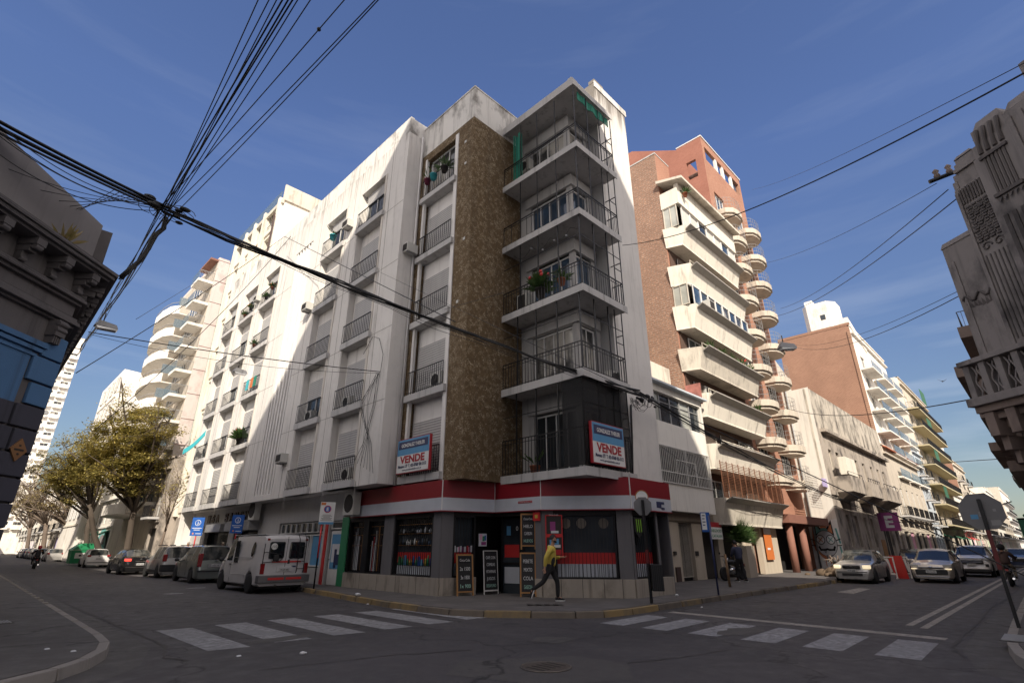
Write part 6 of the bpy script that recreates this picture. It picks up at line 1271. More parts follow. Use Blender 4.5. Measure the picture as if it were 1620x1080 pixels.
T = building('distant_white_tower', 'distant white tower with many window bands at the end of the left street', F((0, 190), (1, 0), (0, -1)), 1.0, 11.4, 59, depth=10, fh=2.9, gh=6, wm='offwhite2', bay=2.6, ww=1.7, wh=1.0, balc='each', bd=.8, seed=90, rail='solid', bslab='offwhite2', shop=False, detail=False, par=3)
building('end_of_street_block', 'pale block closing the far left street', F((0, 260), (1, 0), (0, -1)), -20, 11, 12, depth=10, wm='cream', bay=5, seed=91, detail=False)
# ---------------------------------------------------------------- trees
def tree(name, label, base, trunk_pts, r0, crown, seeds, nleaf, leafmat, lsize=.11, lim=5, droop=0.0, bare=.0, bark='bark', nb=9, twig=3):
    """trunk_pts: list of (x,y,z) offsets from base; crown: list of ellipsoids (cx,cy,cz,rx,ry,rz) relative to base that branches grow into"""
    rnd = random.Random(seeds); t = thing(name, label, 'tree', base)
    tm = MB(); tp = [Vector(p) for p in trunk_pts]; n = len(tp)
    tm.tube(tp, [r0 * (1.25 if i == 0 else 1 - .35 * i / n) for i in range(n)], 10)
    tips = []; bm_ = MB()
    def pt():
        c = rnd.choices(crown, weights=[e[3] * e[4] * e[5] for e in crown])[0]
        while True:
            v = Vector((rnd.uniform(-1, 1), rnd.uniform(-1, 1), rnd.uniform(-1, 1)))
            if .35 < v.length < 1: return Vector((c[0] + v.x * c[3], c[1] + v.y * c[4], c[2] + v.z * c[5]))
    top = tp[-1]
    for i in range(nb):
        e = pt(); st = tp[-1].lerp(tp[-2], rnd.uniform(0, .5)); mid = st.lerp(e, .5) + Vector((rnd.uniform(-.5, .5), rnd.uniform(-.5, .5), rnd.uniform(.0, .9)))
        P = [st, st.lerp(mid, .5) + Vector((rnd.uniform(-.2, .2), rnd.uniform(-.2, .2), .1)), mid, mid.lerp(e, .5) + Vector((rnd.uniform(-.3, .3), rnd.uniform(-.3, .3), rnd.uniform(-.1, .3))), e]
        rb = r0 * rnd.uniform(.35, .55); tm.tube(P, [rb, rb * .8, rb * .6, rb * .4, rb * .15], 7)
        for q in range(lim):
            k = rnd.uniform(.3, 1); a = P[min(3, int(k * 4))].lerp(P[min(4, int(k * 4) + 1)], (k * 4) % 1); e2 = a.lerp(pt(), rnd.uniform(.3, .6))
            m2 = a.lerp(e2, .5) + Vector((rnd.uniform(-.3, .3), rnd.uniform(-.3, .3), rnd.uniform(0, .4))); rr = rb * .32
            bm_.tube([a, a.lerp(m2, .5), m2, e2], [rr, rr * .8, rr * .55, rr * .2], 5); tips.append((m2, e2))
            for w in range(twig):
                a3 = m2.lerp(e2, rnd.random()); e3 = a3 + Vector((rnd.uniform(-1, 1), rnd.uniform(-1, 1), rnd.uniform(-.4, .9))) * .9; m3 = a3.lerp(e3, .5) + Vector((rnd.uniform(-.1, .1), rnd.uniform(-.1, .1), .12))
                bm_.tube([a3, m3, e3], [rr * .3, rr * .22, rr * .06], 4); tips.append((a3, e3))
    tm.build('trunk', M[bark], t, True); bm_.build('branches', M['bark2' if bark != 'bark' or bare > .5 else 'bark'], t, True)
    if nleaf:
        lm = MB(); tot = len(tips); v = lm.v; f = lm.f; sm = lm.sm
        keep = [x for x in tips if rnd.random() > bare] or tips
        for i in range(nleaf):
            a, b = rnd.choice(keep); c = a.lerp(b, rnd.uniform(.2, 1.1)) + Vector((rnd.gauss(0, .28), rnd.gauss(0, .28), rnd.gauss(0, .12) - droop))
            d = Vector((rnd.uniform(-1, 1), rnd.uniform(-1, 1), rnd.uniform(-.5, .35))).normalized(); w = d.cross(Vector((rnd.uniform(-.3, .3), rnd.uniform(-.3, .3), 1))).normalized()
            L = lsize * rnd.uniform(.7, 1.5); n0 = len(v); wv = w * L * .34
            v += [tuple(c), tuple(c + d * L * .6 + wv), tuple(c + d * L * 1.3), tuple(c + d * L * .6 - wv)]; f.append((n0, n0 + 1, n0 + 2, n0 + 3)); sm.append(False)
        lm.build('crown', M[leafmat], t, True)
    return t
tree('acacia_tree', 'big green acacia on the left pavement with a thick forked trunk', (10.35, 56, .147), [(0, 0, 0), (.05, 0, 1.2), (.0, .1, 2.4), (-.15, 0, 3.6), (-.2, 0, 4.6)], .31,
     [(-1.8, -1, 10.2, 4.8, 4.6, 4.2), (-4.6, 0, 8.8, 3.8, 4, 3.4), (1.0, -2, 8.6, 2.6, 3.5, 3.2), (-2.0, -1, 13.4, 3.0, 3.2, 2.9), (-3.0, -1, 6.8, 4.6, 3.8, 2.3)], 11, 42000, 'leaf', .14, 10, nb=19, twig=4)
tree('leaning_tree', 'leaning tree with a slanting double trunk left of the big acacia', (10.2, 64, .147), [(0, 0, 0), (-.5, 0, 1.2), (-1.1, .2, 2.4), (-1.7, 0, 3.8), (-2.2, 0, 5.2)], .27,
     [(-4.8, 1, 9.0, 3.8, 4, 3.6), (-3.4, 0, 12.0, 3.4, 3.4, 3.4), (-6.2, 0, 7.6, 2.8, 3.4, 2.4)], 12, 24000, 'leaf', .135, 7, nb=9)
tree('street_tree', 'broad tree standing farther back behind the leaning tree', (10.2, 76, .147), [(0, 0, 0), (.1, 0, 1.5), (-.2, .2, 3.2), (-.3, 0, 4.8)], .30, [(-2.4, 0, 9.6, 4.6, 4.5, 4.2), (-4.8, 0, 8.2, 3.4, 4, 3.2)], 13, 13000, 'leaf', .15, 7, nb=12, bare=.2)
tree('bare_tree', 'nearly bare tree with a thick knotted trunk beside the parked white car', (10.15, 92, .147), [(0, 0, 0), (.0, 0, 1.5), (.2, .2, 3), (-.1, 0, 4.4)], .38, [(-2.4, 0, 9, 4.6, 5, 4.2), (-4.6, 0, 8, 3.4, 5, 3.2)], 14, 3500, 'leafb', .15, 8, nb=13, bare=.6, bark='bark2')
tree('bare_tree', 'far bare tree spreading over the row of small parked cars', (10.1, 112, .147), [(0, 0, 0), (-.3, 0, 1.8), (-.5, .2, 3.4), (-.8, 0, 5)], .36, [(-3.4, 0, 10, 5.2, 6, 4.6), (-5.6, 0, 9, 3, 5, 3.4)], 15, 3500, 'leafb', .16, 8, nb=13, bare=.6, bark='bark2')
tree('bare_tree', 'farthest bare tree half hidden by the dark corner building', (10.1, 138, .147), [(0, 0, 0), (-.3, 0, 1.8), (-.5, .2, 3.4), (-.8, 0, 5)], .36, [(-3.6, 0, 11, 5.6, 6, 5)], 16, 3000, 'leafb', .17, 8, nb=12, bare=.6, bark='bark2')
tree('thin_tree', 'thin leafless tree in front of the stained old house', (10.5, 46, .147), [(0, 0, 0), (.0, 0, 1.6), (.1, 0, 3.2)], .10, [(0, 0, 6, 1.7, 2.6, 2.6)], 17, 500, 'leaf', .12, 6, nb=8, bark='bark2')
# planter shrub and soil heap on the right
t = thing('cactus_planter', 'stone planter with a spiky green shrub behind the parked motorcycle', 'planter', (29.2, 11.9, .147))
MB().prism([(-.5, -.35), (.5, -.35), (.5, .35), (-.5, .35)], 0, 1.5).build('planter', M['travert'], t, True); m = MB(); rr = random.Random(5)
for i in range(900):
    a = rr.uniform(0, 6.28); e = rr.uniform(-.3, 1.5); L = rr.uniform(.5, 1.0); d = Vector((math.cos(a) * math.cos(e), math.sin(a) * math.cos(e), math.sin(e))); p = Vector((rr.gauss(0, .25), 0, 1.7 + rr.random() * .5)); w = d.orthogonal().normalized() * .035
    m.poly([p - w, p + w, p + d * L])
m.build('foliage', M['leafd'], t, True)
m = MB(); rr = random.Random(9)
for i in range(26): m.ball((34.2 + rr.gauss(0, .9), 8.9 + rr.gauss(0, .45), .15 + abs(rr.gauss(0, .16))), rr.uniform(.12, .38), 7, 5, (1.2, 1, .7))
tag(m.build('soil_heap', M['soil']), 'heap of soil and roots on the pavement beside the silver hatchback', 'soil heap', kind='stuff')
m = MB()
for i in range(9): a = i * .7; m.tube([(34.2, 8.9, .5), (34.2 + math.cos(a) * .5, 8.9 + math.sin(a) * .4, .95 + .1 * (i % 3)), (34.2 + math.cos(a) * 1.1, 8.9 + math.sin(a) * .7, .8 + .15 * (i % 2))], [.06, .04, .01], 5)
tag(m.build('root_stump', M['bark2']), 'dry tree stump with roots on the soil heap', 'stump')
# ---------------------------------------------------------------- vehicles
def lerp(a, b, t): return a + (b - a) * t
def car(name, label, cat, P, loc, rz, group=None):
    """local frame: +x forward, +y left. P: dict with L, W, ground clearance, wheel data and stations (x, ztop, zbelt, hw, rw, flag)"""
    t = thing(name, label, cat, loc, (0, 0, rz), group); ws = P['wheels']; wr = P.get('wr', .31); ra = wr + .06; zs = P.get('zs', .20)
    st = P['st']; D = []
    xs = set()
    for a, b in zip(st, st[1:]):
        n = max(1, int(math.ceil((b[0] - a[0]) / .22)))
        for i in range(n): xs.add(round(lerp(a[0], b[0], i / n), 4))
    xs.add(round(st[-1][0], 4))
    for xw in ws:
        for k in range(-6, 7): xs.add(round(xw + ra * math.sin(k * math.pi / 12), 4))
    xs = sorted(x for x in xs if st[0][0] - 1e-6 <= x <= st[-1][0] + 1e-6); xs = [x for i, x in enumerate(xs) if i == 0 or x - xs[i - 1] > .012 or x in (st[0][0], st[-1][0])]
    def sample(x):
        for a, b in zip(st, st[1:]):
            if x <= b[0] + 1e-6:
                k = 0 if b[0] == a[0] else max(0, min(1, (x - a[0]) / (b[0] - a[0]))); return [lerp(a[i], b[i], k) for i in range(1, 5)]
        return list(st[-1][1:5])
    def flag(x):
        for a, b in zip(st, st[1:]):
            if x <= b[0]: return a[5]
        return 'b'
    rings = []
    for x in xs:
        zt, zb, hw, rw = sample(x); za = 0
        for xw in ws:
            if abs(x - xw) < ra: za = max(za, wr + math.sqrt(max(0, ra * ra - (x - xw) ** 2)))
        zmid = min(max(.52, za + .04), zb - .06); e = P.get('bulge', .0)
        rings.append([(hw * .90, max(zs, za)), (hw * .975, max(zs + .05, za + .005)), (hw * 1.0, zmid), (hw * (.992 + e), lerp(zmid, zb, .6)), (hw * .965, zb), (lerp(hw * .965, rw, .5) + .01, lerp(zb, zt, .52)), (rw, zt - .045 if zt - zb > .1 else zt - .012), (rw * .82, zt - .008), (rw * .4, zt + .012), (0, zt + .018)])
    body, gl, ws_, rwn, gr_ = MB(), MB(), MB(), MB(), MB(); nmid = (st[0][0] + st[-1][0]) / 2
    def P3(i, j, s): y, z = rings[i][j]; return (xs[i], y * s, z)
    for i in range(len(xs) - 1):
        fl = flag((xs[i] + xs[i + 1]) / 2)
        for j in range(9):
            tgt = body
            if fl in 'gv' and j in (4, 5): tgt = gl
            if fl in 'wv' and j in (6, 7, 8): tgt = ws_ if xs[i] > nmid else rwn
            if fl == 'w' and j == 5 and False: tgt = body
            for s in (1, -1):
                q = [P3(i, j, s), P3(i + 1, j, s), P3(i + 1, j + 1, s), P3(i, j + 1, s)]; (gr_ if (tgt is gl and s < 0) else tgt).poly(q if s > 0 else q[::-1], True)
    for i in (0, len(xs) - 1):
        body.poly([P3(i, j, 1) for j in range(10)] + [P3(i, j, -1) for j in range(8, -1, -1)])
    pm_ = M[P['paint']]; bo = body.build('body', pm_, t, True); gm = M[P.get('glass', 'carglass')]
    for o_ in (bo,):
        bm = bmesh.new(); bm.from_mesh(o_.data); bmesh.ops.remove_doubles(bm, verts=bm.verts, dist=.0008); bmesh.ops.recalc_face_normals(bm, faces=bm.faces)
        for e in bm.edges:
            if len(e.link_faces) == 2 and e.calc_face_angle(0) > R_(38): e.smooth = False
        bm.to_mesh(o_.data); bm.free()
    for mb, nm in ((gl, 'side_window'), (gr_, 'side_window'), (ws_, 'windscreen'), (rwn, 'rear_window')):
        if mb.f:
            o_ = mb.build(nm, gm, t, True); bm = bmesh.new(); bm.from_mesh(o_.data); bmesh.ops.remove_doubles(bm, verts=bm.verts, dist=.0008); bm.to_mesh(o_.data); bm.free()
    x0, x1 = st[0][0], st[-1][0]; W2 = P['W'] / 2
    MB().box(x0 + .25, x1 - .25, -W2 + .16, W2 - .16, .17, .62).build('underbody', M['trim'], t, True)
    for xw in ws:
        for s in (1, -1):
            yo = s * (W2 - .10)
            wh_ = MB().lathe((xw, yo, wr), [(wr * .62, -.10), (wr * .92, -.10), (wr, -.07), (wr, .07), (wr * .92, .10), (wr * .62, .10)], 24, 'y').build('wheel', M['rubber'], t, True)
            r = MB().lathe((xw, yo, wr), [(wr * .63, -.085), (wr * .63, .085)], 20, 'y')
            rr_ = MB()
            sp = P.get('spokes', 7)
            for k in range(sp):
                a = 2 * math.pi * k / sp; c, d_ = math.cos(a), math.sin(a); n_ = (-d_, c); y1 = yo + s * .092; y0 = yo + s * .06; w_ = .028
                pts = [(xw + n_[0] * q * w_ + c * rad, yy, wr + n_[1] * q * w_ + d_ * rad) for yy in (y0, y1) for rad, q in ((.03, -1), (.03, 1), (wr * .62, 1.2), (wr * .62, -1.2))]
                rr_.hexa(pts)
            rr_.lathe((xw, yo + s * .08, wr), [(.05, -.02), (.055, .014)], 10, 'y'); rr_.lathe((xw, yo + s * .085, wr), [(wr * .56, -.01), (wr * .56, .008), (wr * .64, .008), (wr * .64, -.01)], 20, 'y')
            rr_.build('rim', M['rim'], wh_, True); r.build('brake_disc', M['dark'], wh_, True)
    def bx(nm, x0, x1, y0, y1, z0, z1, mat, sym=False, bev=.012, sk=0):
        for s in ((1, -1) if sym else (1,)):
            m = MB(); a, b = (y0, y1) if s > 0 else (-y1, -y0); k = sk * s
            m.hexa([(x0 - (sk if s < 0 else 0), a, z0), (x1 - (sk if s < 0 else 0), a, z0), (x1 - (sk if s > 0 else 0), b, z0), (x0 - (sk if s > 0 else 0), b, z0), (x0 - (sk if s < 0 else 0), a, z1), (x1 - (sk if s < 0 else 0), a, z1), (x1 - (sk if s > 0 else 0), b, z1), (x0 - (sk if s > 0 else 0), b, z1)])
            m.build(nm, M[mat] if isinstance(mat, str) else mat, t, True, bevel=bev)
    # door seams and handles
    for x in P.get('seams', ()):
        zt, zb, hw, rw = sample(x); m = MB()
        for s in (1, -1): m.box(x - .006, x + .006, s * hw * .995 - .004, s * hw * .995 + .004, .32, zb - .02)
        m.build('door_seam', M['trim'], t, True)
    for x in P.get('handles', ()):
        zt, zb, hw, rw = sample(x); bx('door_handle', x - .09, x + .09, hw * .985, hw * .985 + .03, zb - .14, zb - .11, P.get('handlemat', P['paint']), True, .006)
    xm = P.get('mirror')
    if xm is not None:
        zt, zb, hw, rw = sample(xm)
        for s in (1, -1): MB().ball((xm, s * (hw + .12), zb + .05), .11, 10, 6, (.7, .9, .75)).tube([(xm, s * (hw * .93), zb - .02), (xm, s * (hw + .1), zb + .03)], .025, 6).build('wing_mirror', M[P.get('mirmat', 'trim')], t, True)
    for d in P.get('boxes', ()): bx(*d)
    if 'plate' in P:
        x, z, s, txt = P['plate']; bx('number_plate', x - .012 if s > 0 else x, x if s > 0 else x + .012, -.20, .20, z - .06, z + .06, 'plate', False, .003)
        text('lettering', txt, M['dark'], t, (x + (.003 if s > 0 else -.003), 0, z - .035), (0, s, 0), (0, 0, 1), .09, .003, local=True, width=.32)
    return t
def hatch(L, W, H, hood=.95, nose=.75, tail=.9, wb=None, belt=.92, roofpos=(.30, .62), sedan=False, mpv=False):
    """station list for common shapes"""
    h = L / 2; w = W / 2
    if sedan:
        return [(-h, .62, .58, w * .80, w * .62, 'b'), (-h + .06, .98, .80, w * .92, w * .72, 'b'), (-h + .18, 1.03, .90, w * .965, w * .76, 'b'), (-h + .72, 1.06, .98, w * .99, w * .72, 'w'), (-h + 1.28, H - .035, .98, w, w * .66, 'b'), (-h + 1.42, H - .01, .97, w, w * .67, 'g'), (-h + 2.05, H, .95, w, w * .69, 'b'), (-h + 2.13, H, .95, w, w * .69, 'g'), (-h + 2.75, H - .04, .94, w, w * .68, 'w'), (h - 1.25, hood, .90, w * .985, w * .78, 'b'), (h - .6, hood - .07, .85, w * .97, w * .76, 'b'), (h - .22, hood - .19, .70, w * .91, w * .68, 'b'), (h - .06, .60, .52, w * .82, w * .60, 'b'), (h, .50, .45, w * .74, w * .55, 'b')]
    rb = .34 if not mpv else .26; ff = 1.55 if not mpv else 1.25
    return [(-h, .60, .55, w * .84, w * .66, 'b'), (-h + .05, .80, .74, w * .93, w * .74, 'b'), (-h + .10, belt + .02, belt - .10, w * .965, w * .80, 'w'), (-h + .10 + rb, H - .06, belt, w * .985, w * .70, 'b'), (-h + .22 + rb, H - .02, belt, w * .99, w * .71, 'g'), (-h + .85 + rb, H, belt - .01, w, w * .74, 'b'), (-h + .93 + rb, H, belt - .01, w, w * .74, 'g'), (-h + 1.75 + rb, H - .01, belt - .02, w, w * .74, 'b'), (-h + 1.83 + rb, H - .01, belt - .02, w, w * .74, 'g'), (h - ff - .35, H - .08, belt - .02, w, w * .71, 'w'), (h - ff + .52, hood, belt - .04, w * .985, w * .80, 'b'), (h - .42, hood - .10, belt - .10, w * .96, w * .76, 'b'), (h - .16, nose, .62, w * .90, w * .68, 'b'), (h - .04, .56, .48, w * .82, w * .6, 'b'), (h, .46, .42, w * .74, w * .52, 'b')]
# rear-facing cars on the left street (drive away along +y)
NORTH = math.pi / 2
# white van
h = 2.2; w = .96
van = dict(L=4.4, W=1.92, paint='pvan', wheels=(-1.42, 1.55), wr=.33, zs=.26, spokes=9, seams=(.62, 1.42), handles=(.75,), handlemat='trim', mirror=1.45,
 st=[(-2.2, 1.86, 1.02, w * .94, w * .84, 'b'), (-2.12, 1.97, 1.05, w * .975, w * .86, 'b'), (-1.9, 2.01, 1.08, w, w * .86, 'b'), (.55, 2.01, 1.08, w, w * .86, 'b'), (.66, 2.0, 1.08, w, w * .86, 'g'), (1.28, 1.92, 1.08, w, w * .82, 'w'), (1.78, 1.22, 1.04, w * .98, w * .80, 'b'), (2.08, .98, .82, w * .93, w * .75, 'b'), (2.17, .62, .5, w * .86, w * .7, 'b'), (2.2, .5, .42, w * .8, w * .6, 'b')],
 plate=(-2.235, .80, -1, 'WQM 483'))
bxs = [('rear_window', -2.225, -2.19, .10, .66, 1.18, 1.76, 'carglass', False, .05), ('rear_window', -2.225, -2.19, -.66, -.10, 1.18, 1.76, 'carglass', False, .05), ('side_window', .02, .42, .925, .958, 1.02, 1.82, 'carglass', True, .02),
 ('bumper', -2.36, -2.05, -.95, .95, .36, .62, plain('dark_grey_bumper', (.11, .11, .115), .6), False, .03), ('red_strip', -2.368, -2.359, -.62, -.04, .46, .54, 'redb', False, .002), ('red_strip', -2.368, -2.359, .04, .62, .46, .54, 'redb', False, .002),
 ('tail_lamp', -2.235, -2.12, .74, .89, .66, 1.02, 'tail', True, .015), ('top_lamp', -2.215, -2.15, .68, .78, 1.80, 1.88, 'tail', True, .01), ('red_band', -2.222, -2.2, -.60, .50, 1.04, 1.10, 'redb', False, .003), ('door_gap', -2.212, -2.196, -.006, .006, .62, 1.95, 'trim', False, 0), ('plate_recess', -2.222, -2.2, -.30, .30, .72, .90, 'pvan', False, .01), ('badge_panel', -2.217, -2.205, -.42, -.26, .88, .93, 'navy', False, .002), ('door_latch', -2.23, -2.2, -.16, -.08, 1.0, 1.14, 'trim', False, .01), ('side_groove', -1.1, .5, .955, .975, .62, .635, 'signwhite2', True, 0), ('sliding_rail', -1.3, .3, .95, .966, 1.20, 1.212, 'greyiron', True, 0), ('exhaust', -2.2, -1.9, .2, .3, .24, .30, 'chrome', False, .01)]
van['boxes'] = bxs
T = car('white_van', 'old white panel van with a rear ladder parked nearest the corner', 'van', van, (8.95, 23.1, 0), NORTH)
m = MB(); m.tube([(-2.27, .86, 1.0), (-2.27, .86, 1.70)], .016, 6); m.tube([(-2.27, .86, 1.38), (-2.29, .78, 1.40), (-2.29, .25, 1.32), (-2.29, .16, 1.25), (-2.29, .17, 1.16), (-2.29, .25, 1.10), (-2.29, .80, 1.05), (-2.27, .86, 1.05)], .016, 6); m.build('spare_wheel_carrier', M['iron'], T, True)
MB().box(-2.31, -2.28, .30, .50, 1.10, 1.32).build('carrier_plate', M['trim'], T, True, bevel=.03)
m = MB()
for y in (-.70, -.44): m.tube([(-2.22, y, .68), (-2.28, y, .74), (-2.28, y, 1.60), (-2.24, y, 1.86), (-2.05, y, 2.06)], .014, 6)
for z in (.82, 1.08, 1.34, 1.60): m.tube([(-2.28, -.70, z), (-2.28, -.44, z)], .012, 6)
m.build('rear_ladder', M['iron'], T, True)
m = MB(); m.poly([(-1.35 + .14 * math.cos(a * math.pi / 12) + .0, .906 + .0 - .028 * math.sin(a * math.pi / 12), 1.52 + .27 * math.sin(a * math.pi / 12)) for a in range(24)]); 
m = MB(); pts0 = [(-1.38 + .15 * math.cos(a * math.pi / 12), 1.50 + .26 * math.sin(a * math.pi / 12)) for a in range(24)]
yv = lambda z: .965 - (z - 1.08) / .92 * .115 + .012
m.poly([(x, yv(z), z) for x, z in pts0]); m.build('oval_window', M['carglass'], T, True)
m = MB().tube([(-2.232, .50, 1.60), (-2.226, .50, 1.60)], .115, 24); m.build('round_sticker', M['signwhite2'], T, True); text('lettering', '110', M['dark'], T, (-2.236, .50, 1.545), (0, -1, 0), (0, 0, 1), .14, .003, local=True, width=.16)
MB().box(-2.0, 1.2, -.80, .80, 2.015, 2.035).build('roof_ribs', M['pvan'], T, True, bevel=.01)
# grey-green MPV
P = dict(L=3.95, W=1.70, paint='pidea', wheels=(-1.25, 1.27), wr=.31, glass='carglasst', seams=(-.45, .62), handles=(-.3, .75), mirror=.95, st=hatch(3.95, 1.70, 1.66, 1.08, .85, belt=.98, mpv=True), plate=(-2.0, .78, -1, 'GSD 742'),
 boxes=[('tail_lamp', -1.99, -1.80, .62, .80, .72, 1.30, 'tail', True, .03), ('tailgate_recess', -1.985, -1.95, -.34, .34, .68, .86, 'greyiron', False, .01), ('bumper_strip', -2.01, -1.9, -.76, .76, .50, .55, 'trim', False, .01), ('badge', -1.985, -1.96, -.05, .05, .96, 1.03, 'chrome', False, .01), ('roof_bar', -1.3, .5, .56, .60, 1.67, 1.71, 'trim', True, .01), ('wiper', -1.93, -1.90, -.3, .1, 1.10, 1.12, 'trim', False, 0)])
car('grey_mpv', 'grey green compact people carrier parked behind the white van', 'car', P, (9.1, 31.0, 0), NORTH)
# silver rugged hatch
P = dict(L=4.1, W=1.72, paint='psil', wheels=(-1.25, 1.27), wr=.33, glass='carglasst', seams=(-.4, .6), handles=(-.25, .75), mirror=.95, st=hatch(4.1, 1.72, 1.64, 1.05, .85, belt=1.0), plate=(-2.07, .62, -1, 'FXE 318'),
 boxes=[('tail_lamp', -2.06, -1.86, .62, .82, .86, 1.22, 'tail', True, .03), ('rear_bumper', -2.10, -1.75, -.84, .84, .34, .70, 'trim', False, .04), ('sill_trim', -1.0, 1.0, .84, .88, .28, .42, 'trim', True, .01), ('roof_rail', -1.3, .6, .56, .60, 1.66, 1.71, 'trim', True, .01), ('badge', -2.06, -2.02, -.1, .1, .92, .97, 'chrome', False, .005), ('roof_lamp', -.2, 0.1, -.12, .12, 1.65, 1.72, 'trim', False, .02)])
car('silver_hatchback', 'silver tall hatchback with a black bumper between the grey people carrier and the black sedan', 'car', P, (9.1, 37.2, 0), NORTH)
# black sedan with lit tail lamps, moving out
P = dict(L=4.6, W=1.8, paint='pblk', wheels=(-1.3, 1.38), wr=.33, glass='carglasst', seams=(-.5, .55), handles=(-.35, .7), mirror=.8, st=hatch(4.6, 1.8, 1.46, .96, .8, sedan=True), plate=(-2.33, .60, -1, 'KPV 274'),
 boxes=[('tail_lamp', -2.30, -2.10, .50, .84, .78, .92, 'tailon', True, .03), ('chrome_strip', -2.325, -2.28, -.3, .3, .76, .785, 'chrome', False, .004), ('bumper_strip', -2.325, -2.2, -.74, .74, .42, .45, 'chrome', False, .004), ('badge', -2.31, -2.25, -.05, .05, .86, .93, 'chrome', False, .01), ('rear_plate_recess', -2.318, -2.25, -.28, .28, .52, .68, 'trim', False, .01)])
car('black_sedan', 'black sedan with glowing red tail lamps beside the acacia', 'car', P, (8.45, 43.5, 0), NORTH + .03)
# white hatch in the sun
P = dict(L=3.9, W=1.7, paint='pwht', wheels=(-1.2, 1.25), wr=.31, glass='carglasst', seams=(-.4, .65), handles=(-.25,), mirror=.9, st=hatch(3.9, 1.7, 1.46, .98, .8, belt=.92), plate=(-1.99, .68, -1, 'HTS 915'),
 boxes=[('tail_lamp', -1.97, -1.80, .55, .80, .84, 1.0, 'tail', True, .03), ('bumper_strip', -1.99, -1.9, -.74, .74, .36, .42, 'trim', False, .01), ('badge', -1.97, -1.93, -.04, .04, .86, .92, 'chrome', False, .01)])
car('white_hatchback', 'small white hatchback in the sun beside the green container', 'car', P, (9.0, 60.5, 0), NORTH)
small = dict(P); small['boxes'] = P['boxes'][:1]; small.pop('plate'); small['seams'] = (); small['handles'] = ()
far = (('silver_hatchback', 'psil', 'white_backed estate car under the first bare tree', 8.9, 88), ('grey_car', 'pgrey', 'grey car second in the distant parked row', 8.9, 101), ('silver_car', 'psil', 'silver car third in the distant parked row', 8.9, 107), ('grey_car', 'pgrey', 'dark grey car fourth in the distant parked row', 8.9, 113), ('navy_car', 'pnavy', 'navy car fifth in the distant parked row', 8.9, 119), ('white_car', 'pwht', 'white car last in the distant parked row', 8.9, 126))
for nm, pt_, lb, x, y in far: q = dict(small); q['paint'] = pt_; car(nm, lb.replace('white_backed', 'white'), 'car', q, (x, y, 0), NORTH, 'distant cars parked on the left street')
# ---- right street, facing the camera (towards -x)
WEST = math.pi
P = dict(L=3.9, W=1.66, paint='psil', wheels=(-1.2, 1.24), wr=.30, glass='carglasst', seams=(-.4, .65), handles=(-.25, .8), mirror=.8, mirmat='trim', st=hatch(3.9, 1.66, 1.45, .98, .82, belt=.92), plate=(1.99, .56, 1, 'JCR 508'),
 boxes=[('headlamp', 1.76, 1.93, .46, .76, .64, .80, 'lampon', True, .03, .10), ('grille', 1.86, 1.965, -.36, .36, .66, .78, 'trim', False, .02), ('grille_bar', 1.95, 1.98, -.34, .34, .715, .735, 'chrome', False, .004), ('lower_grille', 1.93, 1.985, -.42, .42, .34, .44, 'trim', False, .02), ('badge', 1.96, 1.99, -.05, .05, .70, .75, 'chrome', False, .01), ('bumper_line', 1.9, 1.975, -.62, .62, .50, .515, 'trim', False, 0)])
car('silver_hatchback', 'silver hatchback with lit headlamps parked beside the graffiti wall', 'car', P, (32.0, 7.35, 0), WEST)
P = dict(L=4.15, W=1.73, paint='pgold', wheels=(-1.28, 1.30), wr=.31, seams=(-.4, .7), handles=(-.25, .85), mirror=.85, mirmat='pgold', st=hatch(4.15, 1.73, 1.48, .98, .80, belt=.95), plate=(2.12, .50, 1, 'AC 716 RD'),
 boxes=[('headlamp', 1.80, 2.02, .48, .80, .70, .82, 'lamp', True, .03, .16), ('day_lamp', 1.95, 2.06, .56, .78, .60, .645, 'lampon', True, .01, .08), ('grille', 1.96, 2.10, -.62, .62, .36, .60, 'trim', False, .04), ('grille_wing', 1.98, 2.07, -.5, .5, .68, .70, 'chrome', False, .004), ('badge', 2.03, 2.08, -.07, .07, .66, .73, 'chrome', False, .02), ('lower_lip', 1.98, 2.11, -.66, .66, .27, .30, 'chrome', False, .004)])
car('champagne_hatchback', 'champagne hatchback driving towards the crossing in the middle lane', 'car', P, (35.1, 4.75, 0), WEST)
P = dict(L=4.2, W=1.78, paint='pwht', wheels=(-1.28, 1.26), wr=.35, zs=.28, seams=(-.4, .7), handles=(-.25, .85), mirror=.85, mirmat='pwht', st=hatch(4.2, 1.78, 1.68, 1.14, .98, belt=1.08), plate=(2.14, .66, 1, 'AB 294 KT'),
 boxes=[('headlamp', 1.82, 2.02, .50, .82, .90, 1.02, 'lamp', True, .03, .15), ('upper_grille', 1.98, 2.04, -.5, .5, .98, 1.02, 'chrome', False, .01), ('grille', 1.98, 2.13, -.56, .56, .70, .90, 'trim', False, .05), ('grille_bar', 2.11, 2.15, -.5, .5, .79, .81, 'chrome', False, .004), ('lower_trim', 1.96, 2.15, -.80, .80, .28, .44, 'trim', False, .03), ('fog_lamp', 2.0, 2.10, .60, .76, .56, .70, 'trim', True, .02), ('roof_rail', -1.2, .5, .6, .64, 1.70, 1.75, 'greyiron', True, .01)])
car('white_suv', 'white compact sport utility vehicle behind the champagne hatchback', 'car', P, (43.5, 4.0, 0), WEST)
P = dict(L=3.8, W=1.66, paint='pnavy', wheels=(-1.2, 1.2), wr=.30, seams=(-.4, .6), handles=(), mirror=.8, st=hatch(3.8, 1.66, 1.48, .98, .82, belt=.94), plate=(1.94, .56, 1, 'MGB 360'), boxes=[('headlamp', 1.7, 1.88, .46, .76, .68, .82, 'lamp', True, .03, .10), ('grille', 1.82, 1.92, -.4, .4, .5, .7, 'trim', False, .02)])
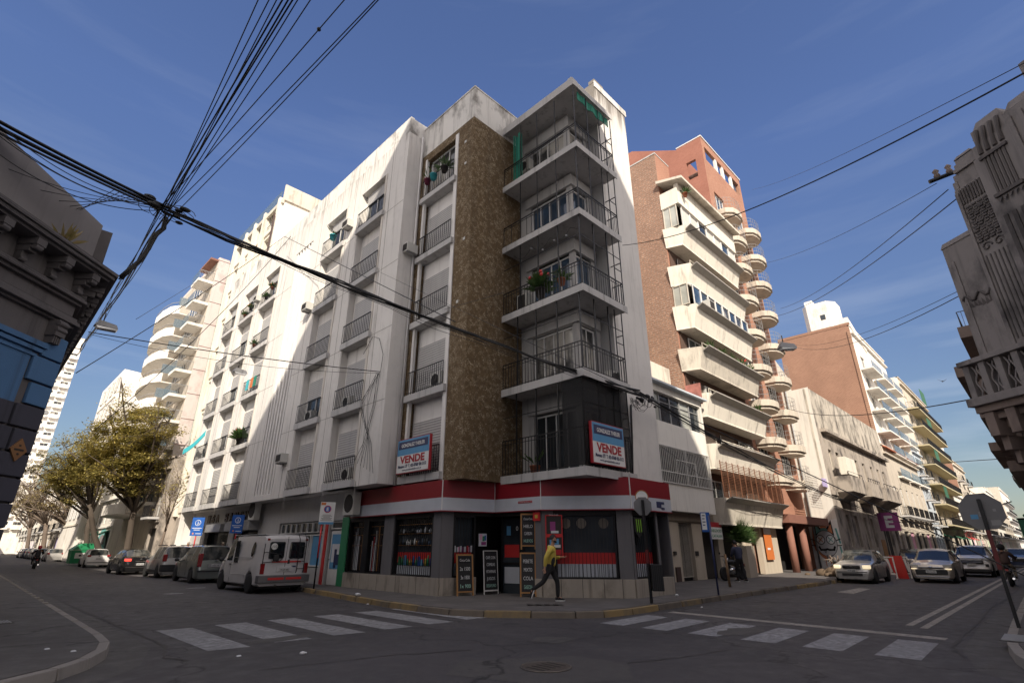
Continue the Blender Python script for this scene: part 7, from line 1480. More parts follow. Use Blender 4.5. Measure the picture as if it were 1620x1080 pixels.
car('navy_hatchback', 'navy blue hatchback half hidden behind the red and white barrier', 'car', P, (44.5, 7.1, 0), WEST)
fr = dict(L=4.1, W=1.7, paint='pgrey', wheels=(-1.25, 1.25), wr=.31, seams=(), handles=(), mirror=.8, st=hatch(4.1, 1.7, 1.5, .98, .8), boxes=[('headlamp', 1.86, 2.03, .46, .78, .68, .82, 'lamp', True, .03, .10), ('grille', 1.95, 2.07, -.4, .4, .45, .7, 'trim', False, .02)])
for i, (pt_, x, y, lb) in enumerate((('pwht', 50, 6.8, 'white car parked just behind the navy hatchback'), ('pgrey', 60, 4.6, 'grey car in the queue behind the white utility vehicle'), ('pgrey', 74, 5.0, 'dark grey car farther back in the traffic queue'), ('pnavy', 66, 3.0, 'dark blue car beside the leaning pole in the distance'), ('pwht', 84, 2.9, 'white car far behind the dark blue one'), ('psil', 96, 4.8, 'silver car far away in the middle of the right street'), ('pwht', 80, 7.0, 'white parked car far along the kerb of the right street'), ('psil', 92, 7.1, 'silver parked car far along the kerb of the right street'))):
    q = dict(fr); q['paint'] = pt_; car(('white_car', 'grey_car', 'grey_car', 'navy_car', 'white_car', 'silver_car', 'white_car', 'silver_car')[i], lb, 'car', q, (x, y, 0), WEST, 'distant cars on the right street')
# ---- motorcycles
def motorbike(name, label, loc, rz, col='trim', lamp=False):
    t = thing(name, label, 'motorcycle', loc, (0, 0, rz))
    for x in (-.62, .66):
        wv = MB().lathe((x, 0, .30), [(.22, -.05), (.29, -.05), (.30, 0), (.29, .05), (.22, .05)], 20, 'y').build('wheel', M['rubber'], t, True)
        r = MB()
        for k in range(8): a = k * math.pi / 4; r.tube([(x, 0, .30), (x + .23 * math.cos(a), 0, .30 + .23 * math.sin(a))], .008, 4)
        r.lathe((x, 0, .30), [(.21, -.03), (.21, .03), (.235, .03), (.235, -.03)], 18, 'y'); r.build('rim', M['chrome'], wv, True)
    m = MB(); m.tube([(.66, .07, .30), (.42, .07, .86), (.38, .07, .98)], .022, 6); m.tube([(.66, -.07, .30), (.42, -.07, .86), (.38, -.07, .98)], .022, 6); m.build('fork', M['chrome'], t, True)
    m = MB(); m.tube([(.38, 0, .86), (.1, 0, .62), (-.2, 0, .5), (-.62, 0, .30)], .03, 6); m.ball((.08, 0, .42), .17, 10, 6, (1.2, .8, .9)); m.tube([(.1, -.12, .3), (-.3, -.14, .26), (-.75, -.14, .32)], [.025, .04, .045], 8); m.build('engine_frame', M['chrome'], t, True)
    m = MB(); m.ball((.12, 0, .78), .17, 12, 8, (1.5, .75, .7)); m.build('fuel_tank', M[col], t, True); m = MB().ball((-.32, 0, .80), .16, 12, 6, (2.0, .75, .42)); m.build('seat', M['cblack'], t, True)
    m = MB().tube([(.30, .36, 1.02), (.38, .18, 1.03), (.36, 0, .98), (.38, -.18, 1.03), (.30, -.36, 1.02)], .016, 6); m.ball((.32, .38, 1.16), .05, 8, 5, (.5, 1, 1)); m.ball((.32, -.38, 1.16), .05, 8, 5, (.5, 1, 1)); m.build('handlebar', M['iron'], t, True)
    MB().ball((.50, 0, .88), .09, 10, 6).build('headlamp', M['lampon' if lamp else 'lamp'], t, True); MB().box(-.86, -.80, -.06, .06, .62, .70).build('tail_lamp', M['tail'], t, True)
    m = MB(); m.tube([(-.35, .10, .5), (-.62, .12, .30)], .03, 6); m.tube([(-.35, -.10, .5), (-.62, -.12, .30)], .03, 6); m.box(-.90, -.52, -.06, .06, .58, .62); m.build('rear_fender', M[col], t, True); return t
motorbike('motorcycle', 'dark motorcycle ridden away down the left street', (4.95, 58.5, 0), NORTH)
motorbike('parked_motorcycle', 'chrome trimmed motorcycle parked on the pavement next to the wooden post', (25.9, 11.2, .147), R_(168), 'trim')
motorbike('motorcycle', 'small motorcycle ridden along the double line of the right street', (33.2, 2.0, 0), 0)
# container
t = thing('waste_container', 'green street waste container with a sloping lid ahead of the white hatchback', 'container', (9.0, 69, 0))
m = MB().hexa([(-.75, -1.0, .15), (.75, -1.0, .15), (.75, 1.0, .15), (-.75, 1.0, .15), (-.85, -1.1, 1.35), (.85, -1.1, 1.35), (.85, 1.1, 1.35), (-.85, 1.1, 1.35)]); m.build('body', M['gbin'], t, True, bevel=.04)
m = MB().hexa([(-.88, -1.14, 1.36), (.88, -1.14, 1.36), (.88, 1.14, 1.36), (-.88, 1.14, 1.36), (-.2, -1.1, 1.95), (.80, -1.1, 1.95), (.80, 1.1, 1.95), (-.2, 1.1, 1.95)]); m.build('lid', M['gbin'], t, True, bevel=.04)
MB().box(-.5, .5, -1.085, -1.06, .6, 1.1).build('sticker', M['signwhite2'], t, True)
# barrier
for k, (x, y, lb) in enumerate(((36.2, 7.35, 'red and white striped road works barrier next to the silver hatchback'), (37.6, 6.95, 'second road works barrier standing just behind the first'))):
    t = thing('barrier', lb, 'barrier', (x, y, 0), (0, 0, .25 * k)); m = MB()
    for yy in (-.6, .6): m.box(-.03, .03, yy - .03, yy + .03, 0, 1.1); m.box(-.25, .25, yy - .02, yy + .02, 0, .05)
    m.box(-.02, .02, -.6, .6, 1.05, 1.1); m.box(-.02, .02, -.6, .6, .2, .25); m.build('frame', M['signwhite2'], t, True)
    for i in range(6): MB().hexa([(-.045, -.6 + i * .2, .3), (-.03, -.6 + i * .2, .3), (-.03, -.5 + i * .2, .3), (-.045, -.5 + i * .2, .3), (-.045, -.5 + i * .2, 1.0), (-.03, -.5 + i * .2, 1.0), (-.03, -.4 + i * .2, 1.0), (-.045, -.4 + i * .2, 1.0)]).build('stripe', M['redb' if i % 2 == k else 'signwhite2'], t, True)
t = thing('barrier', 'solid red leaning plastic barrier beside the striped ones', 'barrier', (36.6, 6.35, 0)); MB().hexa([(0, -.05, 0), (.08, -.05, 0), (.5, .6, 0), (.42, .6, 0), (0, 0.05, 1.15), (.08, .05, 1.15), (.5, .7, 1.15), (.42, .7, 1.15)]).build('panel', M['redb'], t, True)
# ---------------------------------------------------------------- people
def skin(name, vs, es, mat, parent, sub=1):
    """vs: (x, y, z, r) joints; es: edges; one continuous skinned surface rooted at joint 0"""
    me = bpy.data.meshes.new(name); me.from_pydata([v[:3] for v in vs], es, []); o = bpy.data.objects.new(name, me); COL.objects.link(o)
    md = o.modifiers.new('skin', 'SKIN'); md.use_smooth_shade = True; md.branch_smoothing = .3
    ly = me.skin_vertices[0].data
    for i, v in enumerate(vs):
        r = v[3]; ly[i].radius = (r, r) if not isinstance(r, tuple) else r; ly[i].use_root = (i == 0)
    s = o.modifiers.new('sub', 'SUBSURF'); s.levels = sub; s.render_levels = sub
    m2 = dgmesh(o); bpy.data.objects.remove(o); bpy.data.meshes.remove(me); m2.name = name
    for p in m2.polygons: p.use_smooth = True
    m2.materials.clear(); m2.materials.append(mat); r = bpy.data.objects.new(name, m2); COL.objects.link(r); r.parent = parent
    return r
def chain(vs, es, pts, start=None):
    """append a joint chain, optionally welded to joint index start; returns last index"""
    prev = start
    for p in pts:
        vs.append(p); i = len(vs) - 1
        if prev is not None: es.append((prev, i))
        prev = i
    return prev
def V4(p, r): return (p[0], p[1], p[2], r)
def hand(vs, es, wrist, palm_dir, side_dir, start, s=1.0, curl=.35):
    """palm plus five unequal fingers"""
    w = Vector(wrist); d = Vector(palm_dir).normalized(); sd = Vector(side_dir).normalized(); n = d.cross(sd)
    palm = w + d * .05 * s; vs.append(V4(palm, .026 * s)); pi = len(vs) - 1; es.append((start, pi)); vs.append(V4(w + d * .085 * s, .028 * s)); pk = len(vs) - 1; es.append((pi, pk))
    for k, L in enumerate((.060, .072, .068, .052)):
        b = w + d * .092 * s + sd * (-.028 + .019 * k) * s; a1 = b + (d * math.cos(curl * .6) + n * math.sin(curl * .6)) * L * .5 * s; a2 = a1 + (d * math.cos(curl * 1.8) + n * math.sin(curl * 1.8)) * L * .5 * s
        chain(vs, es, [V4(b, .0095 * s), V4(a1, .0085 * s), V4(a2, .007 * s)], pk)
    b = w + d * .035 * s - sd * .03 * s; chain(vs, es, [V4(b, .012 * s), V4(b + (d * .6 - sd * .7).normalized() * .035 * s, .010 * s), V4(b + (d * .85 - sd * .6).normalized() * .062 * s, .008 * s)], pi)
def shoe(name, heel, toe, up, parent, mat, sole, s=1.0):
    h, t_ = Vector(heel), Vector(toe); d = (t_ - h).normalized(); u = (Vector(up) - d * Vector(up).dot(d)).normalized(); w = d.cross(u); L = .275 * s
    def loop(z, pr): return [h + d * (L * a - .03) + w * b * s + u * z * s for a, b in pr]
    P = [(0, .03), (.1, .038), (.45, .036), (.72, .046), (.92, .036), (1.0, .012), (1.0, -.012), (.92, -.036), (.72, -.044), (.45, -.034), (.1, -.038), (0, -.03)]
    m = MB(); a = loop(0, P); b = loop(.028, P); m.poly(a[::-1]); m.poly(b)
    for i in range(12): m.poly([a[i], a[(i + 1) % 12], b[(i + 1) % 12], b[i]])
    sh = MB(); prof = [.028, .05, .075, .10]; sc = [(.98, 0), (.93, 0), (.72, -.0), (.42, .0)]
    L0 = [loop(z, [(x * k if k > .9 else x * k, y * (k if k > .5 else .9)) for x, y in P]) for z, (k, _) in zip(prof, sc)]
    for A, Bq in zip(L0, L0[1:]):
        for i in range(12): sh.poly([A[i], A[(i + 1) % 12], Bq[(i + 1) % 12], Bq[i]], True)
    sh.poly(L0[-1]); so = sh.build(name, M[mat], parent, True); m.build('sole', M[sole], so, True)
def head(c, fwd, parent, hairm='hair', beard=False, bald=False, s=1.0, helmet=None):
    """face details as parts of the person; c head centre, fwd gaze"""
    c = Vector(c); f = Vector(fwd).normalized(); u = Vector((0, 0, 1)); f = (f - u * f.dot(u)).normalized(); r = f.cross(u)
    def at(a, b, d): return c + f * a * s + r * b * s + u * d * s
    m = MB(); 
    for q in (1, -1): m.ball(at(.082, .032 * q, .012), .011 * s, 8, 5)
    m.build('eyes', M['cblack'], parent, True)
    if helmet: MB().ball(tuple(at(-.01, 0, .03)), .145 * s, 14, 9, (1, 1, 1)).build('helmet', M[helmet], parent, True); return
    h = MB(); rings = 7; nn = 16; pts = []
    for i in range(rings):
        for k in range(nn):
            a = 2 * math.pi * k / nn; ph = (math.pi * .56) * i / (rings - 1) * (1.0 if math.cos(a) < .1 else .60); rr = .108 * s
            if bald: ph = ph * .5 + .55 if math.cos(a) < .3 else .6
            p = c + u * .018 * s + (f * math.cos(a) * 1.02 + r * math.sin(a) * .88) * rr * math.sin(ph) + u * rr * 1.18 * math.cos(ph) - f * .012 * s; pts.append(tuple(p))
    a0 = len(h.v); h.v += pts
    for i in range(rings - 1):
        for k in range(nn): k2 = (k + 1) % nn; h.f.append((a0 + i * nn + k, a0 + i * nn + k2, a0 + (i + 1) * nn + k2, a0 + (i + 1) * nn + k)); h.sm.append(True)
    h.build('hair', M[hairm], parent, True)
    if beard:
        b = MB()
        for q in range(-3, 4): a = q * .42; b.ball(tuple(c + (f * math.cos(a) * .072 + r * math.sin(a) * .066) * s - u * (.075 - .02 * abs(q) / 3) * s), .026 * s, 8, 5, (1, 1, 1.1))
        b.build('beard', M[hairm], parent, True)
    e = MB()
    for q in (1, -1): e.ball(tuple(at(-.012, .086 * q, -.005)), .024 * s, 8, 5, (.9, .5, 1.3))
    e.build('ears', M['skin'], parent, True)
def figure(label, loc, rz, J, top, legs, hairm='hair', beard=False, bald=False, shoes=('cblack', 'shoew'), helmet=None, hem=None, bulk=1.0, gaze=(1, 0, 0), name='person', group=None):
    """J: joints in the person's frame (x forward, y left, z up)"""
    t = thing(name, label, 'person', loc, (0, 0, rz), group); g = {k: Vector(v) for k, v in J.items()}; vs, es = [], []
    pel, ch, nk, hd = g['pelvis'], g['chest'], g['neck'], g['head']
    sp = pel.lerp(ch, .5); vs.append(V4(pel, .125)); chain(vs, es, [V4(sp, .115), V4(ch, .12)], 0); ci = 2
    ni = chain(vs, es, [V4(ch.lerp(nk, .6), .085), V4(nk, .056), V4(nk.lerp(hd, .45), .056)], ci); gz = Vector(gaze).normalized()
    hi = chain(vs, es, [V4(hd - Vector((0, 0, .045)) + gz * .012, .074), V4(hd + Vector((0, 0, .02)), .092), V4(hd + Vector((0, 0, .075)) - gz * .008, .070)], ni)
    chain(vs, es, [V4(hd + gz * .085 - Vector((0, 0, .015)), .017), V4(hd + gz * .112 - Vector((0, 0, .030)), .014)], hi - 1); chain(vs, es, [V4(hd + gz * .065 - Vector((0, 0, .085)), .034)], hi - 2)
    for s in ('l', 'r'):
        sh, el, wr_ = g['sh_' + s], g['el_' + s], g['wr_' + s]; i = chain(vs, es, [V4(sh, .042), V4(sh.lerp(el, .5), .040), V4(el, .036), V4(el.lerp(wr_, .4), .036), V4(wr_, .025)], ci)
        hd_ = g.get('hd_' + s, (wr_ - el)); hand(vs, es, wr_, hd_, g.get('hs_' + s, Vector((0, 0, 1)) if abs(Vector(hd_).normalized().z) < .7 else Vector((1, 0, 0))), i)
        hp, kn, an = g['hip_' + s], g['kn_' + s], g['an_' + s]; chain(vs, es, [V4(hp, .085), V4(hp.lerp(kn, .5), .072), V4(kn, .052), V4(kn.lerp(an, .35), .052), V4(an, .036), V4(an + (g['toe_' + s] - an) * .6, .03)], 0)
    skin('body', vs, es, M['skin'], t)
    # jacket
    vs, es = [], []; lo = pel.lerp(ch, .0 if hem is None else -hem)
    vs.append(V4(ch, .175 * bulk)); chain(vs, es, [V4(sp, .158 * bulk), V4(lo + Vector((0, 0, .03)), .150 * bulk), V4(lo - Vector((0, 0, .04)), .146 * bulk)], 0); chain(vs, es, [V4(ch.lerp(nk, .55), .135 * bulk), V4(ch.lerp(nk, .97), .075)], 0)
    for s in ('l', 'r'): sh, el, wr_ = g['sh_' + s], g['el_' + s], g['wr_' + s]; chain(vs, es, [V4(sh.lerp(ch, .5) + Vector((0, 0, .03)), .105 * bulk), V4(sh, .092 * bulk), V4(sh.lerp(el, .5), .070 * bulk), V4(el, .060 * bulk), V4(el.lerp(wr_, .5), .050 * bulk), V4(el.lerp(wr_, .93), .040 * bulk)], 0)
    jk = skin('jacket', vs, es, M[top], t)
    vs, es = [], []; vs.append(V4(pel + Vector((0, 0, .02)), .138)); chain(vs, es, [V4(pel + Vector((0, 0, .12)), .128)], 0)
    for s in ('l', 'r'): hp, kn, an = g['hip_' + s], g['kn_' + s], g['an_' + s]; chain(vs, es, [V4(hp - Vector((0, 0, .03)), .104), V4(hp.lerp(kn, .5), .096), V4(kn, .074), V4(kn.lerp(an, .5), .066), V4(kn.lerp(an, 1.0), .056)], 0)
    skin('trousers', vs, es, M[legs], t)
    for s in ('l', 'r'):
        an, to = g['an_' + s], g['toe_' + s]; d = (to - an); up = g.get('up_' + s, Vector((0, 0, 1))); dd = d - up * d.dot(up); dd.normalize(); hl = an - up * .085 - dd * .045; shoe('shoe', hl, hl + dd, up, t, shoes[0], shoes[1])
    head(hd, gz, t, hairm, beard, bald, helmet=helmet); return t
RIGHT = HEAD - math.pi / 2                    # walking to the right of the picture
wp = onZ(872, 951, .147)
J = dict(pelvis=(0, 0, .93), chest=(.05, 0, 1.27), neck=(.075, 0, 1.47), head=(.11, 0, 1.63), sh_r=(.02, -.17, 1.40), el_r=(-.14, -.22, 1.13), wr_r=(-.17, -.20, .88), sh_l=(.10, .17, 1.40), el_l=(.14, .24, 1.13), wr_l=(.34, .16, 1.15),
 hip_r=(-.02, -.09, .88), kn_r=(-.22, -.10, .50), an_r=(-.56, -.10, .29), toe_r=(-.52, -.10, .12), up_r=Vector((-.93, 0, .36)), hip_l=(.03, .09, .88), kn_l=(.20, .08, .50), an_l=(.20, .07, .09), toe_l=(.40, .07, .06), hd_l=(1, -.1, .02), hs_l=(0, 1, 0), hd_r=(-.05, 0, -1))
wk = figure('man in a yellow jacket and black trousers striding past the shop', (wp.x, wp.y, .147), RIGHT, J, 'yellow', 'cblack', beard=True, bulk=1.08)
m = MB()                                      # black side panel and belt bag of the jacket
pts = [(.10, -.135, 1.28), (.16, -.10, 1.24), (.15, -.12, 1.0), (.10, -.13, .88), (-.05, -.155, .90), (-.02, -.16, 1.0), (.05, -.155, 1.14)]
vs = [(.11, -.10, 1.20, .055), (.07, -.10, 1.08, .075), (.03, -.08, .98, .10), (.02, 0, .95, .15)]; skin('black_side_panel', vs, [(0, 1), (1, 2), (2, 3)], M['cblack'], wk)
c = Vector((-.17, -.205, .915)); skin('cuff', [(-.163, -.206, .98, .047), (-.168, -.203, .93, .045)], [(0, 1)], M['cblack'], wk)
# man standing at the parked motorcycle, in a dark hooded jacket
J2 = dict(pelvis=(0, 0, .93), chest=(.06, 0, 1.26), neck=(.12, 0, 1.45), head=(.20, 0, 1.59), sh_r=(.08, -.19, 1.39), el_r=(.12, -.26, 1.12), wr_r=(.33, -.16, 1.04), sh_l=(.08, .19, 1.39), el_l=(.12, .26, 1.12), wr_l=(.33, .16, 1.04),
 hip_r=(0, -.09, .88), kn_r=(.02, -.12, .48), an_r=(-.12, -.14, .09), toe_r=(.08, -.16, .06), hip_l=(0, .09, .88), kn_l=(.12, .12, .50), an_l=(.10, .13, .09), toe_l=(.30, .15, .06))
figure('man in a navy hooded jacket bending over the parked motorcycle', (25.2, 10.55, .147), R_(60), J2, 'cnavy', 'cblack', bulk=1.15)
bl = onX(241, 866, 10.4); figure('bald man in a dark coat walking on the left pavement behind the silver hatchback', (10.5, 39.3, .147), R_(95), dict(J, kn_r=(-.05, -.1, .5), an_r=(-.25, -.1, .12), toe_r=(-.05, -.1, .07), up_r=Vector((0, 0, 1)), wr_l=(.1, .22, .88), hd_l=(0, 0, -1)), 'cblack', 'cblack', hairm='hairg', bald=True, gaze=(1, .2, 0))
JR = dict(pelvis=(-.22, 0, .90), chest=(-.14, 0, 1.20), neck=(-.10, 0, 1.40), head=(-.06, 0, 1.55), sh_r=(-.12, -.19, 1.34), el_r=(.02, -.33, 1.14), wr_r=(.27, -.33, 1.06), sh_l=(-.12, .19, 1.34), el_l=(.02, .33, 1.14), wr_l=(.27, .33, 1.06),
 hip_r=(-.2, -.1, .86), kn_r=(.20, -.2, .74), an_r=(.06, -.2, .36), toe_r=(.26, -.2, .34), hip_l=(-.2, .1, .86), kn_l=(.20, .2, .74), an_l=(.06, .2, .36), toe_l=(.26, .2, .34), hd_r=(1, 0, 0), hd_l=(1, 0, 0), hs_r=(0, 1, 0), hs_l=(0, 1, 0))
figure('helmeted rider in dark clothes on the motorcycle going down the left street', (4.95, 58.5, 0), NORTH, JR, 'cblack', 'cblack', helmet='darkred', bulk=1.25)
figure('rider in a brown jacket on the small motorcycle of the right street', (33.2, 2.0, 0), 0, JR, 'cbrown', 'beigecl', helmet='cblack', bulk=1.3)
# ---------------------------------------------------------------- street signs and posts
def octagon(name, label, P0, face, zc, size, lean=0, pole=None, polem='iron', z0=.147, dz=.0):
    """post with an eight sided plate seen from behind; face: direction its (grey) back looks to"""
    t = thing(name, label, 'road sign', (P0[0], P0[1], z0)); f = Vector((face[0], face[1], 0)).normalized(); s = Vector((-f.y, f.x, 0)); c = Vector((P0[0], P0[1], zc)); r = size / 2 / math.cos(math.pi / 8)
    def ring(k, rr): return [c + f * k + (s * math.cos(a) + Vector((0, 0, 1)) * math.sin(a)) * rr for a in [math.pi / 8 + i * math.pi / 4 + dz for i in range(8)]]
    A, B2, C2 = ring(-.045, r), ring(-.042 + .004, r), ring(-.049, r)
    m = MB(); m.poly(A); m.poly(B2)
    for i in range(8): m.poly([A[i], A[(i + 1) % 8], B2[(i + 1) % 8], B2[i]])
    m.build('plate_back', M['galv'], t); MB().poly(C2).build('red_face', M['redb'], t)
    text('lettering', 'PARE', M['signwhite2'], t, c - f * .052 - Vector((0, 0, size * .13)), s, (0, 0, 1), size * .38, .003, width=size * .74)
    m = MB(); m.box(P0[0] - .03, P0[0] + .03, P0[1] - .03, P0[1] + .03, z0, zc + size * .34); m.build('post', M[polem], t); return t, c, f, s
t, c, f, s = octagon('stop_sign', 'grey back of an eight sided sign on a black and red post, right edge', (14.61, .99), (-1, -.12), 2.24, .70, dz=R_(3))
p2 = t
MB().box(14.575, 14.645, .955, 1.025, 1.15, 1.88).build('red_sleeve', M['redpole'], t)
m = MB()
for a, b, w_, h_, mt in ((.14, -.10, .12, .09, 'skyblue'), (-.17, -.22, .15, .10, 'greyiron'), (.02, -.05, .08, .10, 'greyiron'), (-.2, 0.02, .05, .05, 'greyiron')):
    q = c + s * a * -1 + Vector((0, 0, b)) + f * -.0365; u = Vector((0, 0, 1)); MB().poly([q - s * w_ / 2 - u * h_ / 2, q + s * w_ / 2 - u * h_ / 2, q + s * w_ / 2 + u * h_ / 2, q - s * w_ / 2 + u * h_ / 2]).build('sticker', M[mt], t)
g = onZ(1031, 954, .147); zc_ = hz(1016, 800, g.x, g.y)
t, c, f, s = octagon('stop_sign', 'grey back of the eight sided sign in front of the red fascia end', (g.x, g.y), (-.75, -.66), zc_, .50, polem='iron')
MB().box(g.x - .032, g.x + .032, g.y - .032, g.y + .032, 1.15, 1.5).build('red_sleeve', M['redpole'], t)
rr_ = MB(); cc = Vector((g.x, g.y, zc_ + .26)) - f * .07
rr_.tube([cc - f * .006, cc + f * .006], .19, 20); rr_.build('round_plate', M['signwhite2'], t); 
rr_ = MB(); rr_.tube([cc + (s * math.cos(a * math.pi / 12) + Vector((0, 0, 1)) * math.sin(a * math.pi / 12)) * .18 + f * .008 for a in range(25)], .012, 4, False); rr_.build('plate_rim', M['wood'], t)
t = thing('litter_bin', 'black slatted litter bin hung on the sign post beside the shop', 'litter bin', (g.x + .2, g.y - .12, .55)); m = MB()
d = Vector((math.cos(RIGHT), math.sin(RIGHT), 0)); e = Vector((-d.y, d.x, 0)); c0 = Vector((g.x, g.y, 0)) + d * .21 + e * .02
def ob(c, d, e, a0, a1, b0, b1, z0, z1, mb): return mb.hexa([c + d * a + e * b + Vector((0, 0, z)) for z in (z0, z1) for a, b in ((a0, b0), (a1, b0), (a1, b1), (a0, b1))])
ob(c0, d, e, -.16, .16, -.11, .11, .45, 1.12, m); m.build('bin_body', M['iron'], t, bevel=.02); m = MB()
for i in range(6): ob(c0, d, e, -.15 + i * .052, -.125 + i * .052, -.118, -.11, .48, 1.08, m)
m.build('slats', M['trim'], t)
# parking sign
g = onZ(496, 931, .147); t = thing('parking_sign', 'white parking sign with a blue letter E disc on a black and red post', 'road sign', (g.x, g.y, .147)); z0, z1 = hz(523, 829, g.x, g.y), hz(523, 794, g.x, g.y)
d = Vector((math.cos(RIGHT + .35), math.sin(RIGHT + .35), 0)); e = Vector((-d.y, d.x, 0)); tp = Vector((g.x, g.y, 0)); cN = tp + d * .14 - e * .05
m = MB(); m.tube([(g.x, g.y, .147), (g.x, g.y, z1 - .05)], .03, 8); m.build('post', M['iron'], t); MB().tube([(g.x, g.y, 1.2), (g.x, g.y, z0)], .034, 8).build('red_sleeve', M['redb'], t)
m = MB(); ob(cN, d, e, -.27, .27, -.01, .01, z0, z1, m); m.build('plate', M['signwhite2'], t); H = z1 - z0; m = MB(); ob(cN, d, e, -.27, .27, -.014, -.0105, z0, z0 + H * .10, m); m.build('blue_strip', M['skyblue'], t)
m = MB(); ob(cN, d, e, -.25, -.08, -.014, -.0105, z1 - H * .14, z1 - .02, m); m.build('orange_patch', M['orange'], t)
cc = cN - e * .014 + Vector((0, 0, z0 + H * .68)); MB().tube([cc, cc - e * .006], .135, 20).build('red_ring', M['redb'], t); MB().tube([cc, cc - e * .009], .11, 20).build('blue_disc', M['blue'], t)
text('lettering', 'E', M['signwhite2'], t, cc - e * .012 - Vector((0, 0, .065)), d, (0, 0, 1), .18, .003, bold=.006)
m = MB()
for i, wv in enumerate((.22, .17, .2, .12, .19, .15)): ob(cN, d, e, -wv, wv, -.0135, -.0105, z0 + H * (.16 + .05 * i), z0 + H * (.175 + .05 * i), m)
m.build('small_print', M['dark'], t)
# blue bus stop sign at the right kerb
g = onZ(1137, 941, .147); t = thing('bus_stop_sign', 'blue and white bus stop plate on a dark blue post at the right kerb', 'road sign', (g.x, g.y, .147)); zt = hz(1113, 810, g.x, g.y)
MB().tube([(g.x, g.y, .147), (g.x, g.y, zt - .1)], .032, 8).build('post', M['navy'], t); d = Vector((math.cos(RIGHT), math.sin(RIGHT), 0)); e = Vector((-d.y, d.x, 0)); cN = Vector((g.x, g.y, 0)) - d * .12
m = MB(); ob(cN, d, e, -.14, .16, -.012, .012, zt - .62, zt, m); m.build('plate', M['blue'], t); m = MB(); ob(cN, d, e, -.13, .03, -.016, -.0125, zt - .55, zt - .03, m); m.build('white_panel', M['signwhite2'], t)
m = MB()
for i in range(4): ob(cN, d, e, -.10, -.0 - .02 * (i % 2), -.019, -.0165, zt - .12 - i * .1, zt - .09 - i * .1, m)
m.build('text_lines', M['navy'], t)
g = onZ(1155, 928, .147); m = MB().tube([(g.x, g.y, .147), (g.x - .05, g.y, hz(1147, 876, g.x, g.y))], [.055, .045], 7); tag(m.build('wooden_post', M['woodp']), 'short weathered wooden post in the right pavement in front of the motorcycle', 'post')
for k, (px0, px1, py0, py1, x, y, lb) in enumerate(((307, 320, 818, 847, 10.1, 0, 'blue disabled parking sign on a red post, left of the pair'), (364, 388, 814, 843, 10.1, 0, 'blue disabled parking sign on a red post, right of the pair'))):
    a = onX((px0 + px1) / 2, 830, 10.15); y = a.y; t = thing('parking_sign', lb, 'road sign', (10.15, y, .147)); z0, z1 = hz((px0 + px1) / 2, py1, 10.15, y), hz((px0 + px1) / 2, py0, 10.15, y); H = z1 - z0
    MB().tube([(10.15, y, .147), (10.15, y, z1 - .1)], .035, 8).build('post', M['redb'], t); d = Vector((.75, -.66, 0)); e = Vector((.66, .75, 0)); c = Vector((10.15, y, 0)) - e * .05; wv = H * .34
    m = MB(); ob(c, d, e, -wv, wv, -.01, .01, z0, z1, m); m.build('plate', M['blue'], t); cc = c - e * .013 + Vector((0, 0, z0 + H * .70))
    MB().tube([cc + (d * math.cos(q * math.pi / 10) + Vector((0, 0, 1)) * math.sin(q * math.pi / 10)) * H * .15 for q in range(21)], H * .014, 4, False).build('white_ring', M['signwhite2'], t)
    m = MB(); m.tube([cc + Vector((0, 0, .07 * H / .8)), cc - Vector((0, 0, .0)), cc + d * .05 - Vector((0, 0, .02)), cc + d * .08 - Vector((0, 0, .1))], H * .016, 4); m.tube([cc + d * -.04 + Vector((0, 0, -.02)), cc + d * -.03 - Vector((0, 0, .09)), cc + d * .03 - Vector((0, 0, .1))], H * .012, 4)
    for i, wq in enumerate((.8, .5)): ob(c, d, e, -wv * wq, wv * wq, -.013, -.0105, z0 + H * (.40 - .1 * i), z0 + H * (.43 - .1 * i), m)
    ob(c, d, e, -wv * .1, wv * .8, -.013, -.0105, z0 + H * .10, z0 + H * .13, m); m.build('white_symbol', M['signwhite2'], t)
    m = MB(); m.tube([c - e * .012 + d * -wv * .5 + Vector((0, 0, z0 + H * .12)), c - e * .016 + d * -wv * .5 + Vector((0, 0, z0 + H * .12))], H * .05, 10); m.build('emblem', M['gorange'], t)
# small wall signs on the right ground floor
t = panelthing('rental_sign', 'red and white notice hanging beside the dark doorway of the low house', 'sign', F((0, 12.2), (1, 0), (0, -1)), 26.2, 27.5, 1.95, 2.75, .0, 'signwhite2', ((0, 1, .7, 1, 'darkred'),))
text('lettering', 'NEGOCIO', M['gbin'], t, (26.85, 12.16, 2.28), (1, 0, 0), (0, 0, 1), .2, .004, width=1.1); text('lettering', 'CATALAN', M['gbin'], t, (26.85, 12.16, 2.04), (1, 0, 0), (0, 0, 1), .18, .004, width=1.1)
panelthing('poster', 'tall orange poster with a pale head at the pillar before the brown columns', 'poster', F((0, 12.4), (1, 0), (0, -1)), 33.6, 34.7, .9, 2.7, .0, 'orange', ((0, 1, .78, 1, 'paper'), (.2, .6, .3, .36, 'paper')))
